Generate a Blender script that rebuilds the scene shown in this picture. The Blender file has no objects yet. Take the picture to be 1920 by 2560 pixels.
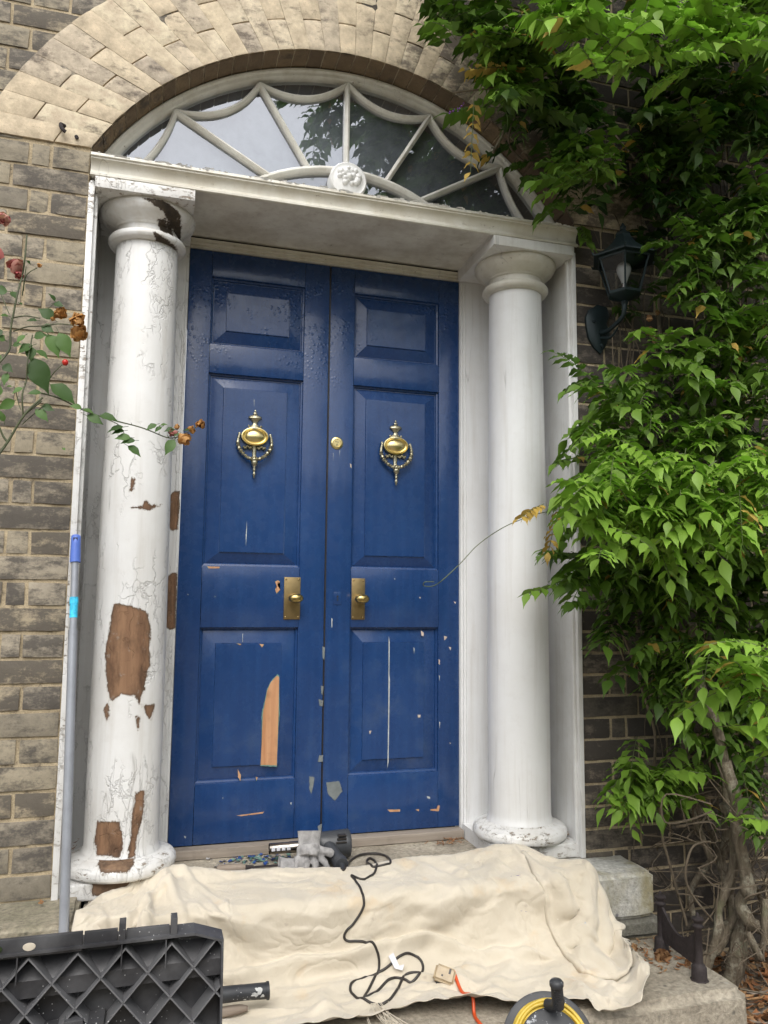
import bpy, bmesh, math, random, zlib, base64
import numpy as np
from mathutils import Vector, Matrix, noise
random.seed(11)
sc = bpy.context.scene
COL = sc.collection
R = math.radians

# ------------------------------------------------------------ camera
def make_camera():
    cx, cy, cz, yaw, pit, rol, f = -.6128, -2.5252, .8715, .2824, .1098, .0097, 1984.9
    F = Vector((math.sin(yaw)*math.cos(pit), math.cos(yaw)*math.cos(pit), math.sin(pit)))
    Rt = Vector((math.cos(yaw), -math.sin(yaw), 0)); U = Rt.cross(F)
    R2 = Rt*math.cos(rol)+U*math.sin(rol); U2 = -Rt*math.sin(rol)+U*math.cos(rol)
    M = Matrix((R2, U2, -F)).transposed().to_4x4(); M.translation = (cx, cy, cz)
    cd = bpy.data.cameras.new('camera'); cd.lens = 36*f/2560; cd.sensor_width = 36
    cd.clip_start = .05; cd.clip_end = 2000
    o = bpy.data.objects.new('camera', cd); o.matrix_world = M; COL.objects.link(o); sc.camera = o
make_camera()

# ------------------------------------------------------------ light
SUN_EL, SUN_AZ = 50, 196        # azimuth clockwise from +Y: the light comes from the front
w = bpy.data.worlds.new('World'); sc.world = w; w.use_nodes = True
nt = w.node_tree; nt.nodes.clear()
sky = nt.nodes.new('ShaderNodeTexSky'); sky.sky_type = 'NISHITA'; sky.sun_disc = False
sky.sun_elevation = R(SUN_EL); sky.sun_rotation = R(SUN_AZ); sky.dust_density = 3; sky.air_density = 1.2
hs = nt.nodes.new('ShaderNodeHueSaturation'); hs.inputs['Saturation'].default_value = .22
bg = nt.nodes.new('ShaderNodeBackground'); bg.inputs[1].default_value = .15
wo = nt.nodes.new('ShaderNodeOutputWorld')
nt.links.new(sky.outputs[0], hs.inputs['Color']); nt.links.new(hs.outputs[0], bg.inputs[0]); nt.links.new(bg.outputs[0], wo.inputs[0])
sl = bpy.data.lights.new('sun', 'SUN'); sl.energy = .85; sl.angle = R(35); sl.color = (1, .96, .9)
so = bpy.data.objects.new('sun', sl); COL.objects.link(so)
sd = Vector((math.sin(R(SUN_AZ))*math.cos(R(SUN_EL)), math.cos(R(SUN_AZ))*math.cos(R(SUN_EL)), math.sin(R(SUN_EL))))
so.rotation_euler = sd.to_track_quat('Z', 'Y').to_euler()
sc.view_settings.view_transform = 'Standard'; sc.view_settings.look = 'None'
sc.view_settings.exposure = .78; sc.view_settings.gamma = 1
sc.cycles.max_bounces = 8; sc.cycles.transparent_max_bounces = 12

# ------------------------------------------------------------ node helpers
class NT:
    def __init__(s, name):
        s.m = bpy.data.materials.new(name); s.m.use_nodes = True
        s.t = s.m.node_tree; s.t.nodes.clear()
        s.out = s.t.nodes.new('ShaderNodeOutputMaterial'); s.co = s.t.nodes.new('ShaderNodeTexCoord')
    def n(s, typ, ins=None, **kw):
        nd = s.t.nodes.new('ShaderNode'+typ)
        for k, v in kw.items(): setattr(nd, k, v)
        for k, v in (ins or {}).items():
            if hasattr(v, 'links') or isinstance(v, bpy.types.NodeSocket): s.t.links.new(v, nd.inputs[k])
            else: nd.inputs[k].default_value = v
        return nd
    def P(s, scale=(1, 1, 1), rot=(0, 0, 0)):
        return s.n('Mapping', {0: s.co.outputs['Object'], 3: scale, 2: rot}).outputs[0]
    def noise(s, scale, detail=6, rough=.6, vec=None, dist=0):
        return s.n('TexNoise', {'Vector': vec or s.P(), 'Scale': scale, 'Detail': detail, 'Roughness': rough, 'Distortion': dist}).outputs['Fac']
    def vor(s, scale, vec=None, feat='F1', out='Distance', rnd=1):
        return s.n('TexVoronoi', {'Vector': vec or s.P(), 'Scale': scale, 'Randomness': rnd}, feature=feat).outputs[out]
    def ramp(s, fac, *st, interp='LINEAR'):
        r = s.n('ValToRGB', {0: fac}); e = r.color_ramp.elements; r.color_ramp.interpolation = interp
        for i, (p, c) in enumerate(st):
            if i >= 2: e.new(p)
            e[i].position = p
        for i, (p, c) in enumerate(st):
            e[i].color = (c, c, c, 1) if isinstance(c, (int, float)) else (*c, 1)
        return r.outputs[0]
    def mix(s, f, a, b, mode='MIX'):
        n = s.n('Mix', data_type='RGBA', blend_type=mode)
        for i, v in ((0, f), (6, a), (7, b)):
            if isinstance(v, bpy.types.NodeSocket): s.t.links.new(v, n.inputs[i])
            elif i == 0: n.inputs[0].default_value = v
            else: n.inputs[i].default_value = (*v, 1) if not isinstance(v, (int, float)) else (v, v, v, 1)
        return n.outputs[2]
    def math(s, op, a, b=0., c=0.):
        n = s.n('Math', operation=op)
        for i, v in enumerate((a, b, c)):
            if isinstance(v, bpy.types.NodeSocket): s.t.links.new(v, n.inputs[i])
            else: n.inputs[i].default_value = v
        return n.outputs[0]
    def bump(s, h, strength=.5, dist=.002, prev=None):
        ins = {'Height': h, 'Strength': strength, 'Distance': dist}
        if prev is not None: ins['Normal'] = prev
        return s.n('Bump', ins).outputs[0]
    def done(s, col, rough=.6, nrm=None, metal=0, extra=None):
        b = s.n('BsdfPrincipled', {'Base Color': col if isinstance(col, bpy.types.NodeSocket) else (*col, 1), 'Roughness': rough, 'Metallic': metal})
        if nrm is not None: s.t.links.new(nrm, b.inputs['Normal'])
        for k, v in (extra or {}).items():
            if isinstance(v, bpy.types.NodeSocket): s.t.links.new(v, b.inputs[k])
            else: b.inputs[k].default_value = v
        s.t.links.new(b.outputs[0], s.out.inputs[0]); s.b = b
        return s.m

def m_brick(name, stops, soot, rim=.03, pit=1., mottle=.35, tile=26, sootcol=(.035, .03, .027), side_soot=0):
    t = NT(name); rnd = t.n('NewGeometry').outputs['Random Per Island']
    base = t.ramp(rnd, *stops)
    n1 = t.noise(tile, 8, .7); n2 = t.noise(7, 5, .6); n3 = t.noise(120, 4, .7)
    c = t.mix(mottle, base, t.ramp(n1, (.3, .25), (.7, .9)), 'OVERLAY')
    # soot crust: broken patches, stretched along the brick, differing from brick to brick
    sh = t.math('ADD', t.noise(16, 10, .72, t.P((.7, 1, 1.5))), t.math('MULTIPLY', rnd, .18))
    sh = t.math('ADD', sh, t.math('MULTIPLY', n2, .35))
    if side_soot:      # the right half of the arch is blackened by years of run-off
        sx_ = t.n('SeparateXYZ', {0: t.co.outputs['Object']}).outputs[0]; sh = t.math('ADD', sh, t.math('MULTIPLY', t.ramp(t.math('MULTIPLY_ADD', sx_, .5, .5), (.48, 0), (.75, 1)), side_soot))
    k = t.ramp(t.math('ADD', sh, t.math('MULTIPLY', t.math('SUBTRACT', n3, .5), .22)), (soot, 0), (soot+.16, 1))
    c = t.mix(t.math('MULTIPLY', k, .85), c, sootcol)
    sp = t.ramp(t.vor(150), (.08, 1), (.16, 0)); sp = t.math('MULTIPLY', sp, t.ramp(n1, (.45, 0), (.6, 1)))
    c = t.mix(t.math('MULTIPLY', sp, .7*pit), c, (.05, .04, .03))
    h = t.math('ADD', t.math('MULTIPLY', n1, 1.), t.math('MULTIPLY', n3, .4)); h = t.math('SUBTRACT', h, t.math('MULTIPLY', sp, .8))
    return t.done(c, .92, t.bump(h, .8, .004))
M = {}
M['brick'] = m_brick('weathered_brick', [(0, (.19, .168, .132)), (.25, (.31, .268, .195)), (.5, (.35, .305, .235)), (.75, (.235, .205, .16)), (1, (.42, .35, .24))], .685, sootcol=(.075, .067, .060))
M['brick_dark'] = m_brick('sooty_shade_tinted_brick', [(0, (.09, .078, .062)), (.25, (.16, .135, .105)), (.5, (.20, .17, .135)), (.75, (.12, .10, .08)), (1, (.25, .205, .15))], .62)  # right wall: extra soot, plus foliage shade put into the darker colours
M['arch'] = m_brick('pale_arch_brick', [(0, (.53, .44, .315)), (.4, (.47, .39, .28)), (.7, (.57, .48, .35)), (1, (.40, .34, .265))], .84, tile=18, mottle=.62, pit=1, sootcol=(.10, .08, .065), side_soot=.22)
M['reveal'] = m_brick('brown_brick', [(0, (.10, .07, .045)), (1, (.17, .12, .07))], .85)
def m_mortar():
    t = NT('lime_mortar'); n = t.noise(9, 6, .6); f = t.noise(200, 3, .7)
    c = t.mix(t.ramp(n, (.3, 0), (.7, 1)), (.30, .24, .155), (.49, .40, .265)); c = t.mix(.35, c, t.ramp(f, (.3, .2), (.7, .9)), 'OVERLAY')
    c = t.mix(t.ramp(t.noise(22, 8, .7), (.56, 0), (.66, .8)), c, (.07, .06, .05))
    return t.done(c, .95, t.bump(f, .9, .003))
M['mortar'] = m_mortar()
def m_stone(name, c0, c1, spots, stain=None, rough=.9, scale=6):
    t = NT(name); n = t.noise(scale, 9, .65); f = t.noise(70, 6, .7)
    c = t.mix(t.ramp(n, (.3, 0), (.68, 1)), c0, c1); c = t.mix(.5, c, t.ramp(f, (.3, .15), (.7, .95)), 'OVERLAY')
    if stain: c = t.mix(t.ramp(t.noise(4.2, 5, .6, t.P((1.3, 1.3, .6))), (.45, 0), (.6, .8)), c, stain)
    sp = t.ramp(t.vor(38, t.n('Vector' 'Math', {0: t.P(), 1: (0, 0, 0)}).outputs[0]), (.12, 1), (.3, 0))
    c = t.mix(t.math('MULTIPLY', sp, t.ramp(t.noise(11, 3), (.5, 0), (.66, .8))), c, spots)
    wsp = t.ramp(t.vor(26), (.1, 1), (.28, 0)); c = t.mix(t.math('MULTIPLY', wsp, t.ramp(t.noise(8, 2, .5, t.P((1, 1, 1), (1, 2, 3))), (.55, 0), (.7, .5))), c, (.5, .48, .42))
    return t.done(c, rough, t.bump(t.math('ADD', f, t.math('MULTIPLY', n, 2.)), .9, .006))
M['stone'] = m_stone('lichened_stone', (.22, .19, .145), (.42, .375, .30), (.07, .065, .06))
M['ledge'] = m_stone('stone_ledge', (.16, .15, .10), (.33, .29, .22), (.05, .05, .04))
M['block'] = m_stone('pale_stone', (.40, .39, .355), (.56, .55, .51), (.10, .10, .13), (.28, .24, .11), .85, 4)
M['slab'] = m_stone('thin_grey_stone', (.13, .125, .10), (.22, .21, .18), (.06, .06, .05))

def m_paint(name, base=(.76, .76, .75), dirt=.25, dirtcol=(.33, .28, .20), cracks=0., bare=False, rough=.38, barecol=((.17, .088, .048), (.31, .18, .10)), woodz=True, dscale=5, chips=0.):
    t = NT(name); n = t.noise(dscale, 7, .62); f = t.noise(60, 5, .6, t.P((1, 1, .35)))
    c = t.mix(t.math('MULTIPLY', t.ramp(n, (.42, 0), (.75, 1)), dirt), base, dirtcol)
    c = t.mix(t.math('MULTIPLY', t.ramp(t.noise(30, 6, .7), (.55, 0), (.75, 1)), dirt*.5), c, dirtcol)
    st = t.noise(34, 5, .6, t.P((1, 1, .05))); c = t.mix(t.math('MULTIPLY', t.ramp(st, (.5, 0), (.8, 1)), .28), c, dirtcol)
    hl = t.math('MULTIPLY', t.ramp(t.math('ABSOLUTE', t.math('SUBTRACT', t.noise(9, 3, .5, t.P((1, 1, .07), (0, .02, 0))), .52)), (.0, 1), (.006, 0)), t.ramp(t.noise(4, 3, .5, t.P((1, 1, .8))), (.55, 0), (.6, 1)))
    c = t.mix(t.math('MULTIPLY', hl, .4), c, (.2, .19, .17))
    h = t.math('SUBTRACT', t.math('MULTIPLY', f, .5), hl); nrm = None; rg = rough
    if cracks:
        wv = t.n('VectorMath', {0: t.P((19, 19, 5)), 1: t.n('TexNoise', {'Vector': t.P(), 'Scale': 24., 'Detail': 4.}).outputs['Color']}, operation='ADD').outputs[0]
        e = t.n('TexVoronoi', {'Vector': wv, 'Scale': 1.}, feature='DISTANCE_TO_EDGE').outputs[0]
        e2 = t.n('TexVoronoi', {'Vector': wv, 'Scale': 2.3}, feature='DISTANCE_TO_EDGE').outputs[0]
        msk = t.ramp(t.noise(6, 4, .6, t.P((1, 1, .6))), (.60-.10*cracks, 0), (.66-.09*cracks, 1))
        msk2 = t.ramp(t.noise(9, 3, .6), (.5, 0), (.6, 1))
        cr = t.math('MAXIMUM', t.math('MULTIPLY', t.ramp(e, (.012, 1), (.03, 0)), msk), t.math('MULTIPLY', t.math('MULTIPLY', t.ramp(e2, (.015, 1), (.04, 0)), msk), msk2))
        c = t.mix(t.math('MULTIPLY', cr, .28), c, (.22, .21, .20)); h = t.math('SUBTRACT', h, t.math('MULTIPLY', cr, 3.))
    if chips:
        ch = t.ramp(t.noise(34, 9, .75, t.P((1, 1, 2.2))), (.66-.1*chips, 0), (.675-.1*chips, 1)); ch = t.math('MULTIPLY', ch, t.ramp(t.noise(5, 3, .5), (.42, 0), (.55, 1)))
        c = t.mix(ch, c, t.mix(t.noise(20), (.16, .12, .085), (.36, .31, .25))); h = t.math('SUBTRACT', h, t.math('MULTIPLY', ch, 3.))
    if bare:
        at = t.n('Attribute', attribute_name='bare').outputs['Fac']
        s_ = t.math('ADD', at, t.math('MULTIPLY', t.math('SUBTRACT', t.noise(38, 8, .8, t.P((1, 1, .5))), .5), .032))
        s_ = t.math('ADD', s_, t.math('MULTIPLY', t.math('SUBTRACT', t.noise(160, 4, .7), .5), .008))
        k = t.ramp(t.math('MULTIPLY_ADD', s_, 40., .5), (.48, 0), (.52, 1)); k2 = t.ramp(t.math('MULTIPLY_ADD', s_, 40., .5), (.34, 0), (.5, 1))
        wd = t.noise(40, 8, .65, t.P((1, 1, .05))); wood = t.mix(t.ramp(wd, (.3, 0), (.7, 1)), barecol[0], barecol[1])
        wood = t.mix(t.ramp(t.noise(16, 7, .7, t.P((1, 1, .4))), (.46, 0), (.66, .85)), wood, tuple(x*.4 for x in barecol[0]))
        wood = t.mix(t.ramp(t.noise(30, 6, .7), (.60, 0), (.68, .7)), wood, (.30, .26, .22)); wood = t.mix(t.ramp(t.math('MULTIPLY_ADD', s_, 40., .5), (.55, .6), (.8, 0)), wood, (.07, .05, .035))
        c = t.mix(t.math('MULTIPLY', k2, .8), c, t.mix(t.noise(90, 4), (.30, .25, .21), (.60, .57, .52))); c = t.mix(k, c, wood)
        h = t.math('SUBTRACT', h, t.math('MULTIPLY', k, 4.)); rg = t.ramp(k, (0, rough), (1, .85))
    return t.done(c, rg, t.bump(h, .6, .0016))
M['white'] = m_paint('white_paint', dirt=.3, chips=.05)
M['white_column'] = m_paint('cracked_white_paint', cracks=1.35, bare=True, dirt=.18, rough=.42)
M['white_capital'] = m_paint('peeling_capital_paint', cracks=.3, bare=True, dirt=.6, barecol=((.035, .027, .02), (.085, .06, .035)), dirtcol=(.42, .36, .25), dscale=9)
M['white_base'] = m_paint('peeling_base_paint', cracks=1., bare=True, dirt=.4, chips=.75, barecol=((.17, .10, .06), (.27, .17, .10)))
M['white_smooth'] = m_paint('clean_white_paint', base=(.77, .775, .775), dirt=.18, cracks=0., rough=.4, dscale=3)
M['white_chipped'] = m_paint('chipped_white_paint', dirt=.4, cracks=1., chips=1.)
M['soffit'] = m_paint('stained_white_paint', base=(.73, .71, .65), dirt=.6, dirtcol=(.30, .24, .17), dscale=7, rough=.6, chips=.2)
M['cream'] = m_paint('old_cream_paint', base=(.66, .64, .57), dirt=.5, dirtcol=(.40, .34, .23), dscale=8, chips=.35)
M['bars'] = m_paint('grey_white_paint', base=(.68, .67, .62), dirt=.45, dirtcol=(.35, .30, .22), chips=.3, dscale=12)
def m_blue():
    t = NT('blue_gloss_paint'); n = t.noise(3, 5, .6); f = t.noise(90, 4, .6, t.P((1, 1, .3)))
    c = t.mix(t.ramp(n, (.3, 0), (.7, 1)), (.010, .037, .125), (.014, .050, .165))
    c = t.mix(t.ramp(t.noise(160, 3, .6, t.P((1, 1, .12))), (.62, 0), (.8, .3)), c, (.05, .10, .24))
    bl = t.ramp(t.vor(70), (.1, 1), (.45, 0)); bl = t.math('MULTIPLY', bl, t.ramp(t.noise(7, 3), (.5, 0), (.62, 1)))
    sc_ = t.n('SeparateXYZ', {0: t.co.outputs['Object']}).outputs[2]; up = t.ramp(sc_, (.0, 0), (1., 1))   # blistering on the weathered upper rails
    top = t.ramp(t.math('SUBTRACT', sc_, 1.0), (.6, 0), (.95, 1))
    h = t.math('ADD', t.math('MULTIPLY', f, .35), t.math('MULTIPLY', t.math('MULTIPLY', bl, top), 2.5)); h = t.math('ADD', h, t.math('MULTIPLY', t.noise(14, 5, .6), .8))
    c = t.mix(t.math('MULTIPLY', t.ramp(t.noise(48, 6, .7, t.P((1, 1, .04))), (.45, 0), (.75, 1)), .45), c, (.022, .075, .215))
    c = t.mix(t.math('MULTIPLY', t.ramp(t.noise(6, 7, .7), (.52, 0), (.7, 1)), t.math('MULTIPLY', t.ramp(sc_, (.6, .55), (1.1, .12)), 1.)), c, (.05, .085, .165))
    ch = t.ramp(t.noise(75, 8, .75, t.P((.35, 1, 2.6))), (.725, 0), (.74, 1)); low = t.ramp(sc_, (.75, 1), (.95, 0))
    ch = t.math('MULTIPLY', ch, low)
    c = t.mix(ch, c, (.42, .40, .37)); h = t.math('SUBTRACT', h, ch)
    sky_w = t.ramp(t.noise(25, 5), (.3, .2), (.7, .34))
    return t.done(c, sky_w, t.bump(h, .5, .0016), extra={'Coat Weight': .25, 'Coat Roughness': .1, 'Specular IOR Level': .4})
M['blue'] = m_blue()
def simple(name, col, rough=.5, metal=0, var=.25, scale=20, bump=.3, bd=.001, extra=None, dark=.4, aniso=(1, 1, 1)):
    t = NT(name); n = t.noise(scale, 6, .65, t.P(aniso)); c = t.mix(t.math('MULTIPLY', t.ramp(n, (.35, 1), (.65, 0)), var*2), col, tuple(x*dark for x in col))
    return t.done(c, rough, t.bump(n, bump, bd), metal, extra)
M['brass'] = simple('aged_brass', (.55, .42, .17), .30, 1, .3, 60, .3, .0006, dark=.35)
M['brass_bright'] = simple('polished_brass', (.78, .64, .31), .30, 1, .15, 30, .1, .0004, dark=.6)
M['brass_tarn'] = simple('tarnished_brass', (.62, .58, .42), .42, 1, .4, 130, .6, .0012, dark=.25)
M['brass_flat'] = simple('dull_brass', (.36, .265, .13), .42, 1, .3, 40, .2, .0005, dark=.6)
def m_wood(name, a, b, rough=.8, scale=45, sq=(1, 1, .05)):
    t = NT(name); n = t.noise(scale, 8, .65, t.P(sq)); c = t.mix(t.ramp(n, (.3, 0), (.7, 1)), a, b)
    c = t.mix(t.ramp(t.noise(14, 5), (.55, 0), (.75, .5)), c, tuple(x*.45 for x in a)); return t.done(c, rough, t.bump(n, .5, .001))
M['wood_orange'] = m_wood('bare_orange_wood', (.42, .19, .085), (.62, .36, .20))
M['wood_grey'] = m_wood('weathered_wood', (.20, .165, .13), (.36, .31, .26), sq=(.05, 1, 1))
M['wood_handle'] = m_wood('worn_wood', (.17, .13, .10), (.30, .25, .20), sq=(.05, 1, 1))
M['chip_grey'] = simple('grey_primer', (.20, .22, .22), .7, scale=40)
M['chip_white'] = simple('pale_crack', (.55, .56, .55), .7)
M['chip_pink'] = simple('pale_filler', (.62, .50, .42), .7)
M['chip_teal'] = simple('teal_undercoat', (.14, .30, .26), .7, scale=50)
def m_cloth():
    t = NT('cotton_canvas'); n = t.noise(5, 6, .6); c = t.mix(t.ramp(n, (.35, 0), (.7, 1)), (.575, .51, .40), (.65, .585, .475))
    sp = t.ramp(t.vor(9), (.022, 1), (.032, 0)); c = t.mix(t.math('MULTIPLY', sp, t.ramp(t.noise(3, 2), (.5, 0), (.55, .8))), c, (.12, .12, .12))
    sp = t.ramp(t.vor(22, t.P((1, 1, 1), (1, .4, 0))), (.03, 1), (.06, 0)); c = t.mix(t.math('MULTIPLY', sp, t.ramp(t.noise(6, 2), (.5, 0), (.6, .7))), c, (.95, .93, .9))
    c = t.mix(t.ramp(t.noise(7, 4, .6, t.P((1, 1, 1), (2, 0, 0))), (.62, 0), (.78, .5)), c, (.60, .40, .18))
    c = t.mix(t.ramp(t.noise(16, 5, .6, t.P((1, 1, 1), (0, 2, 1))), (.67, 0), (.74, .45)), c, (.36, .30, .24))
    wv = t.n('TexWave', {'Vector': t.P(), 'Scale': 420., 'Distortion': 1.}, bands_direction='X').outputs['Fac']
    wr = t.noise(26, 6, .62, t.P((1, .8, .8))); g = t.noise(9, 4, .6)
    nn = t.bump(t.math('ADD', t.math('MULTIPLY', wr, 1.), t.math('MULTIPLY', wv, .05)), .7, .006); rg = t.math('ABSOLUTE', t.math('SUBTRACT', t.noise(5.5, 3, .5, t.P((1, .8, .9)), .6), .5)); nn = t.bump(t.ramp(rg, (0, 0), (.05, 1)), .35, .006, nn); nn = t.bump(g, .25, .008, nn)
    return t.done(c, .95, nn, extra={'Sheen Weight': .3})
M['canvas'] = m_cloth()
def m_plastic(name, col, dust=.3, speck=True, rough=.38, sp=.70):
    t = NT(name); n = t.noise(9, 6, .6); c = t.mix(t.math('MULTIPLY', t.ramp(n, (.4, 0), (.75, 1)), dust), col, (.16, .16, .165))
    if speck:
        k = t.math('MULTIPLY', t.ramp(t.vor(130), (.09, 1), (.14, 0)), t.ramp(t.noise(10, 4), (.5, 0), (.56, 1))); c = t.mix(k, c, (.6, .6, .6))
        k = t.ramp(t.noise(28, 7, .7), (sp, 0), (sp+.02, .8)); c = t.mix(k, c, (.5, .52, .55))
    return t.done(c, rough, t.bump(t.noise(220, 3), .25, .0006))
M['black_plastic'] = m_plastic('black_plastic', (.024, .024, .027), .6)
M['worn_rib'] = m_plastic('worn_black_plastic', (.12, .12, .125), .8)
M['rubber'] = m_plastic('dark_rubber', (.022, .024, .028), .25, True, .5, .64)
M['gun'] = m_plastic('charcoal_plastic', (.03, .033, .038), .2, False, .42)
M['cable'] = simple('black_cable', (.028, .023, .020), .45, var=.1)
M['cable_orange'] = simple('orange_cable', (.62, .085, .02), .4, var=.1)
M['cable_yellow'] = simple('yellow_cable', (.66, .47, .06), .4, var=.3, scale=30, dark=.65)
M['socket'] = simple('grubby_cream_plastic', (.44, .34, .21), .45, scale=30)
M['label'] = simple('paper_label', (.72, .72, .76), .6)
M['alu'] = simple('dull_aluminium', (.36, .38, .42), .42, .35, .15, 12, .1)
M['blue_plastic'] = simple('light_blue_plastic', (.10, .19, .62), .4, var=.1)
M['tape'] = simple('cyan_tape', (.03, .34, .52), .4, var=.5, scale=60, dark=2.2)
M['steel'] = simple('bright_steel', (.30, .27, .24), .22, 1, .2, 60)
M['iron'] = simple('rusty_iron', (.045, .035, .035), .75, .2, .4, 50, .8, .002)
M['lantern'] = simple('dark_green_cast_metal', (.018, .032, .036), .45, .3, .2, 40, .4)
M['glove'] = simple('dusty_grey_fabric', (.36, .35, .345), .95, var=.35, scale=38, bump=.7, bd=.002, dark=.35)
def m_bark():
    t = NT('mottled_bark'); n = t.noise(70, 8, .7, t.P((1, 1, .18))); g = t.noise(24, 6, .7); c = t.mix(t.ramp(n, (.35, 0), (.65, 1)), (.085, .066, .045), (.27, .225, .16))
    c = t.mix(t.ramp(g, (.52, 0), (.62, .7)), c, (.36, .34, .26)); c = t.mix(t.ramp(t.noise(11, 5), (.55, 0), (.7, .6)), c, (.12, .13, .06))
    return t.done(c, .92, t.bump(t.math('ADD', t.math('MULTIPLY', n, 1.6), g), 1., .006))
M['bark'] = m_bark()
M['stem'] = simple('brown_stem', (.16, .125, .085), .85, var=.3, scale=60, bump=.7, bd=.002)
M['green_stem'] = simple('green_stem', (.11, .14, .05), .6, var=.3, scale=30)
M['rose_stem'] = simple('rose_stem', (.085, .10, .045), .6, var=.35, scale=40)
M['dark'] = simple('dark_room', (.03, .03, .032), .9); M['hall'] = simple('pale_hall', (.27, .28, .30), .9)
M['bulb'] = simple('frosted_bulb', (.62, .60, .55), .25, var=.05, extra={'Coat Weight': .5})
M['flake_blue'] = simple('blue_paint_flake', (.02, .06, .22), .5, scale=80)
M['flake_teal'] = simple('teal_paint_flake', (.13, .24, .20), .7, scale=80)
def m_leaf(name, dark, light, trans=.35, rough=.52, spot=0):
    t = NT(name); rnd = t.n('NewGeometry').outputs['Random Per Island']; at = t.n('Attribute', attribute_name='tint').outputs['Fac']
    c = t.mix(at, dark, light); c = t.mix(.55, c, t.ramp(rnd, (0, .3), (1, .72)), 'OVERLAY')
    if spot: c = t.mix(t.ramp(t.noise(60, 4), (.55, 0), (.7, spot)), c, (.16, .09, .03))
    d = t.n('BsdfPrincipled', {'Base Color': c, 'Roughness': rough, 'Specular IOR Level': .45})
    tr = t.n('BsdfTranslucent', {'Color': t.mix(.5, c, (.5, 1, .2), 'MULTIPLY') if not spot else c})
    s = t.n('MixShader', {0: trans, 1: d.outputs[0], 2: tr.outputs[0]}); t.t.links.new(s.outputs[0], t.out.inputs[0]); return t.m
M['leaf'] = m_leaf('climber_leaf', (.020, .056, .010), (.27, .45, .055), .34)
M['leaf_yellow'] = m_leaf('yellowed_leaf', (.42, .27, .05), (.55, .40, .10), .35, .6, .5)
M['rose_leaf'] = m_leaf('rose_leaf', (.035, .075, .018), (.10, .19, .045), .3)
M['dead_leaf'] = m_leaf('dead_leaf', (.25, .13, .06), (.42, .25, .12), .15, .8, .6)
M['needle'] = m_leaf('brown_needles', (.20, .08, .03), (.34, .15, .06), .1, .8)
M['petal_brown'] = m_leaf('withered_petal', (.38, .17, .045), (.50, .27, .09), .3, .7, .35)
M['petal_pink'] = m_leaf('faded_pink_petal', (.36, .06, .07), (.62, .32, .26), .3, .6)
M['hip'] = simple('red_hip', (.50, .02, .012), .3, var=.1)
M['moss'] = simple('green_moss', (.03, .05, .012), .95, var=.5, scale=60, bump=1, bd=.004)
def m_glass():
    t = NT('window_glass'); fr = t.n('Fresnel', {'IOR': 1.5}).outputs[0]
    f = t.math('MINIMUM', t.math('MULTIPLY_ADD', fr, 1.6, .12), 1.)
    tr = t.n('BsdfTransparent', {'Color': (.75, .78, .8, 1)}); gl = t.n('BsdfGlossy', {'Color': (.9, .93, 1, 1), 'Roughness': .0, 'Normal': t.bump(t.noise(1.6, 2), .12, .02)})
    s = t.n('MixShader', {0: f, 1: tr.outputs[0], 2: gl.outputs[0]}); t.t.links.new(s.outputs[0], t.out.inputs[0]); return t.m
M['glass'] = m_glass()
def m_lampglass():
    t = NT('dusty_lamp_glass'); tr = t.n('BsdfTransparent', {'Color': (.72, .75, .78, 1)}); gl = t.n('BsdfGlossy', {'Color': (.8, .85, .9, 1), 'Roughness': .1})
    s = t.n('MixShader', {0: .045, 1: tr.outputs[0], 2: gl.outputs[0]}); t.t.links.new(s.outputs[0], t.out.inputs[0]); return t.m
M['lampglass'] = m_lampglass()
def m_ground():
    t = NT('gravelly_earth'); n = t.noise(2, 7, .6); c = t.mix(t.ramp(n, (.35, 0), (.65, 1)), (.16, .12, .085), (.30, .26, .20)); c = t.mix(.5, c, t.ramp(t.vor(40), (.1, .9), (.6, .3)), 'OVERLAY')
    return t.done(c, .95, t.bump(t.vor(40), .8, .01))
M['ground'] = m_ground()

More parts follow.
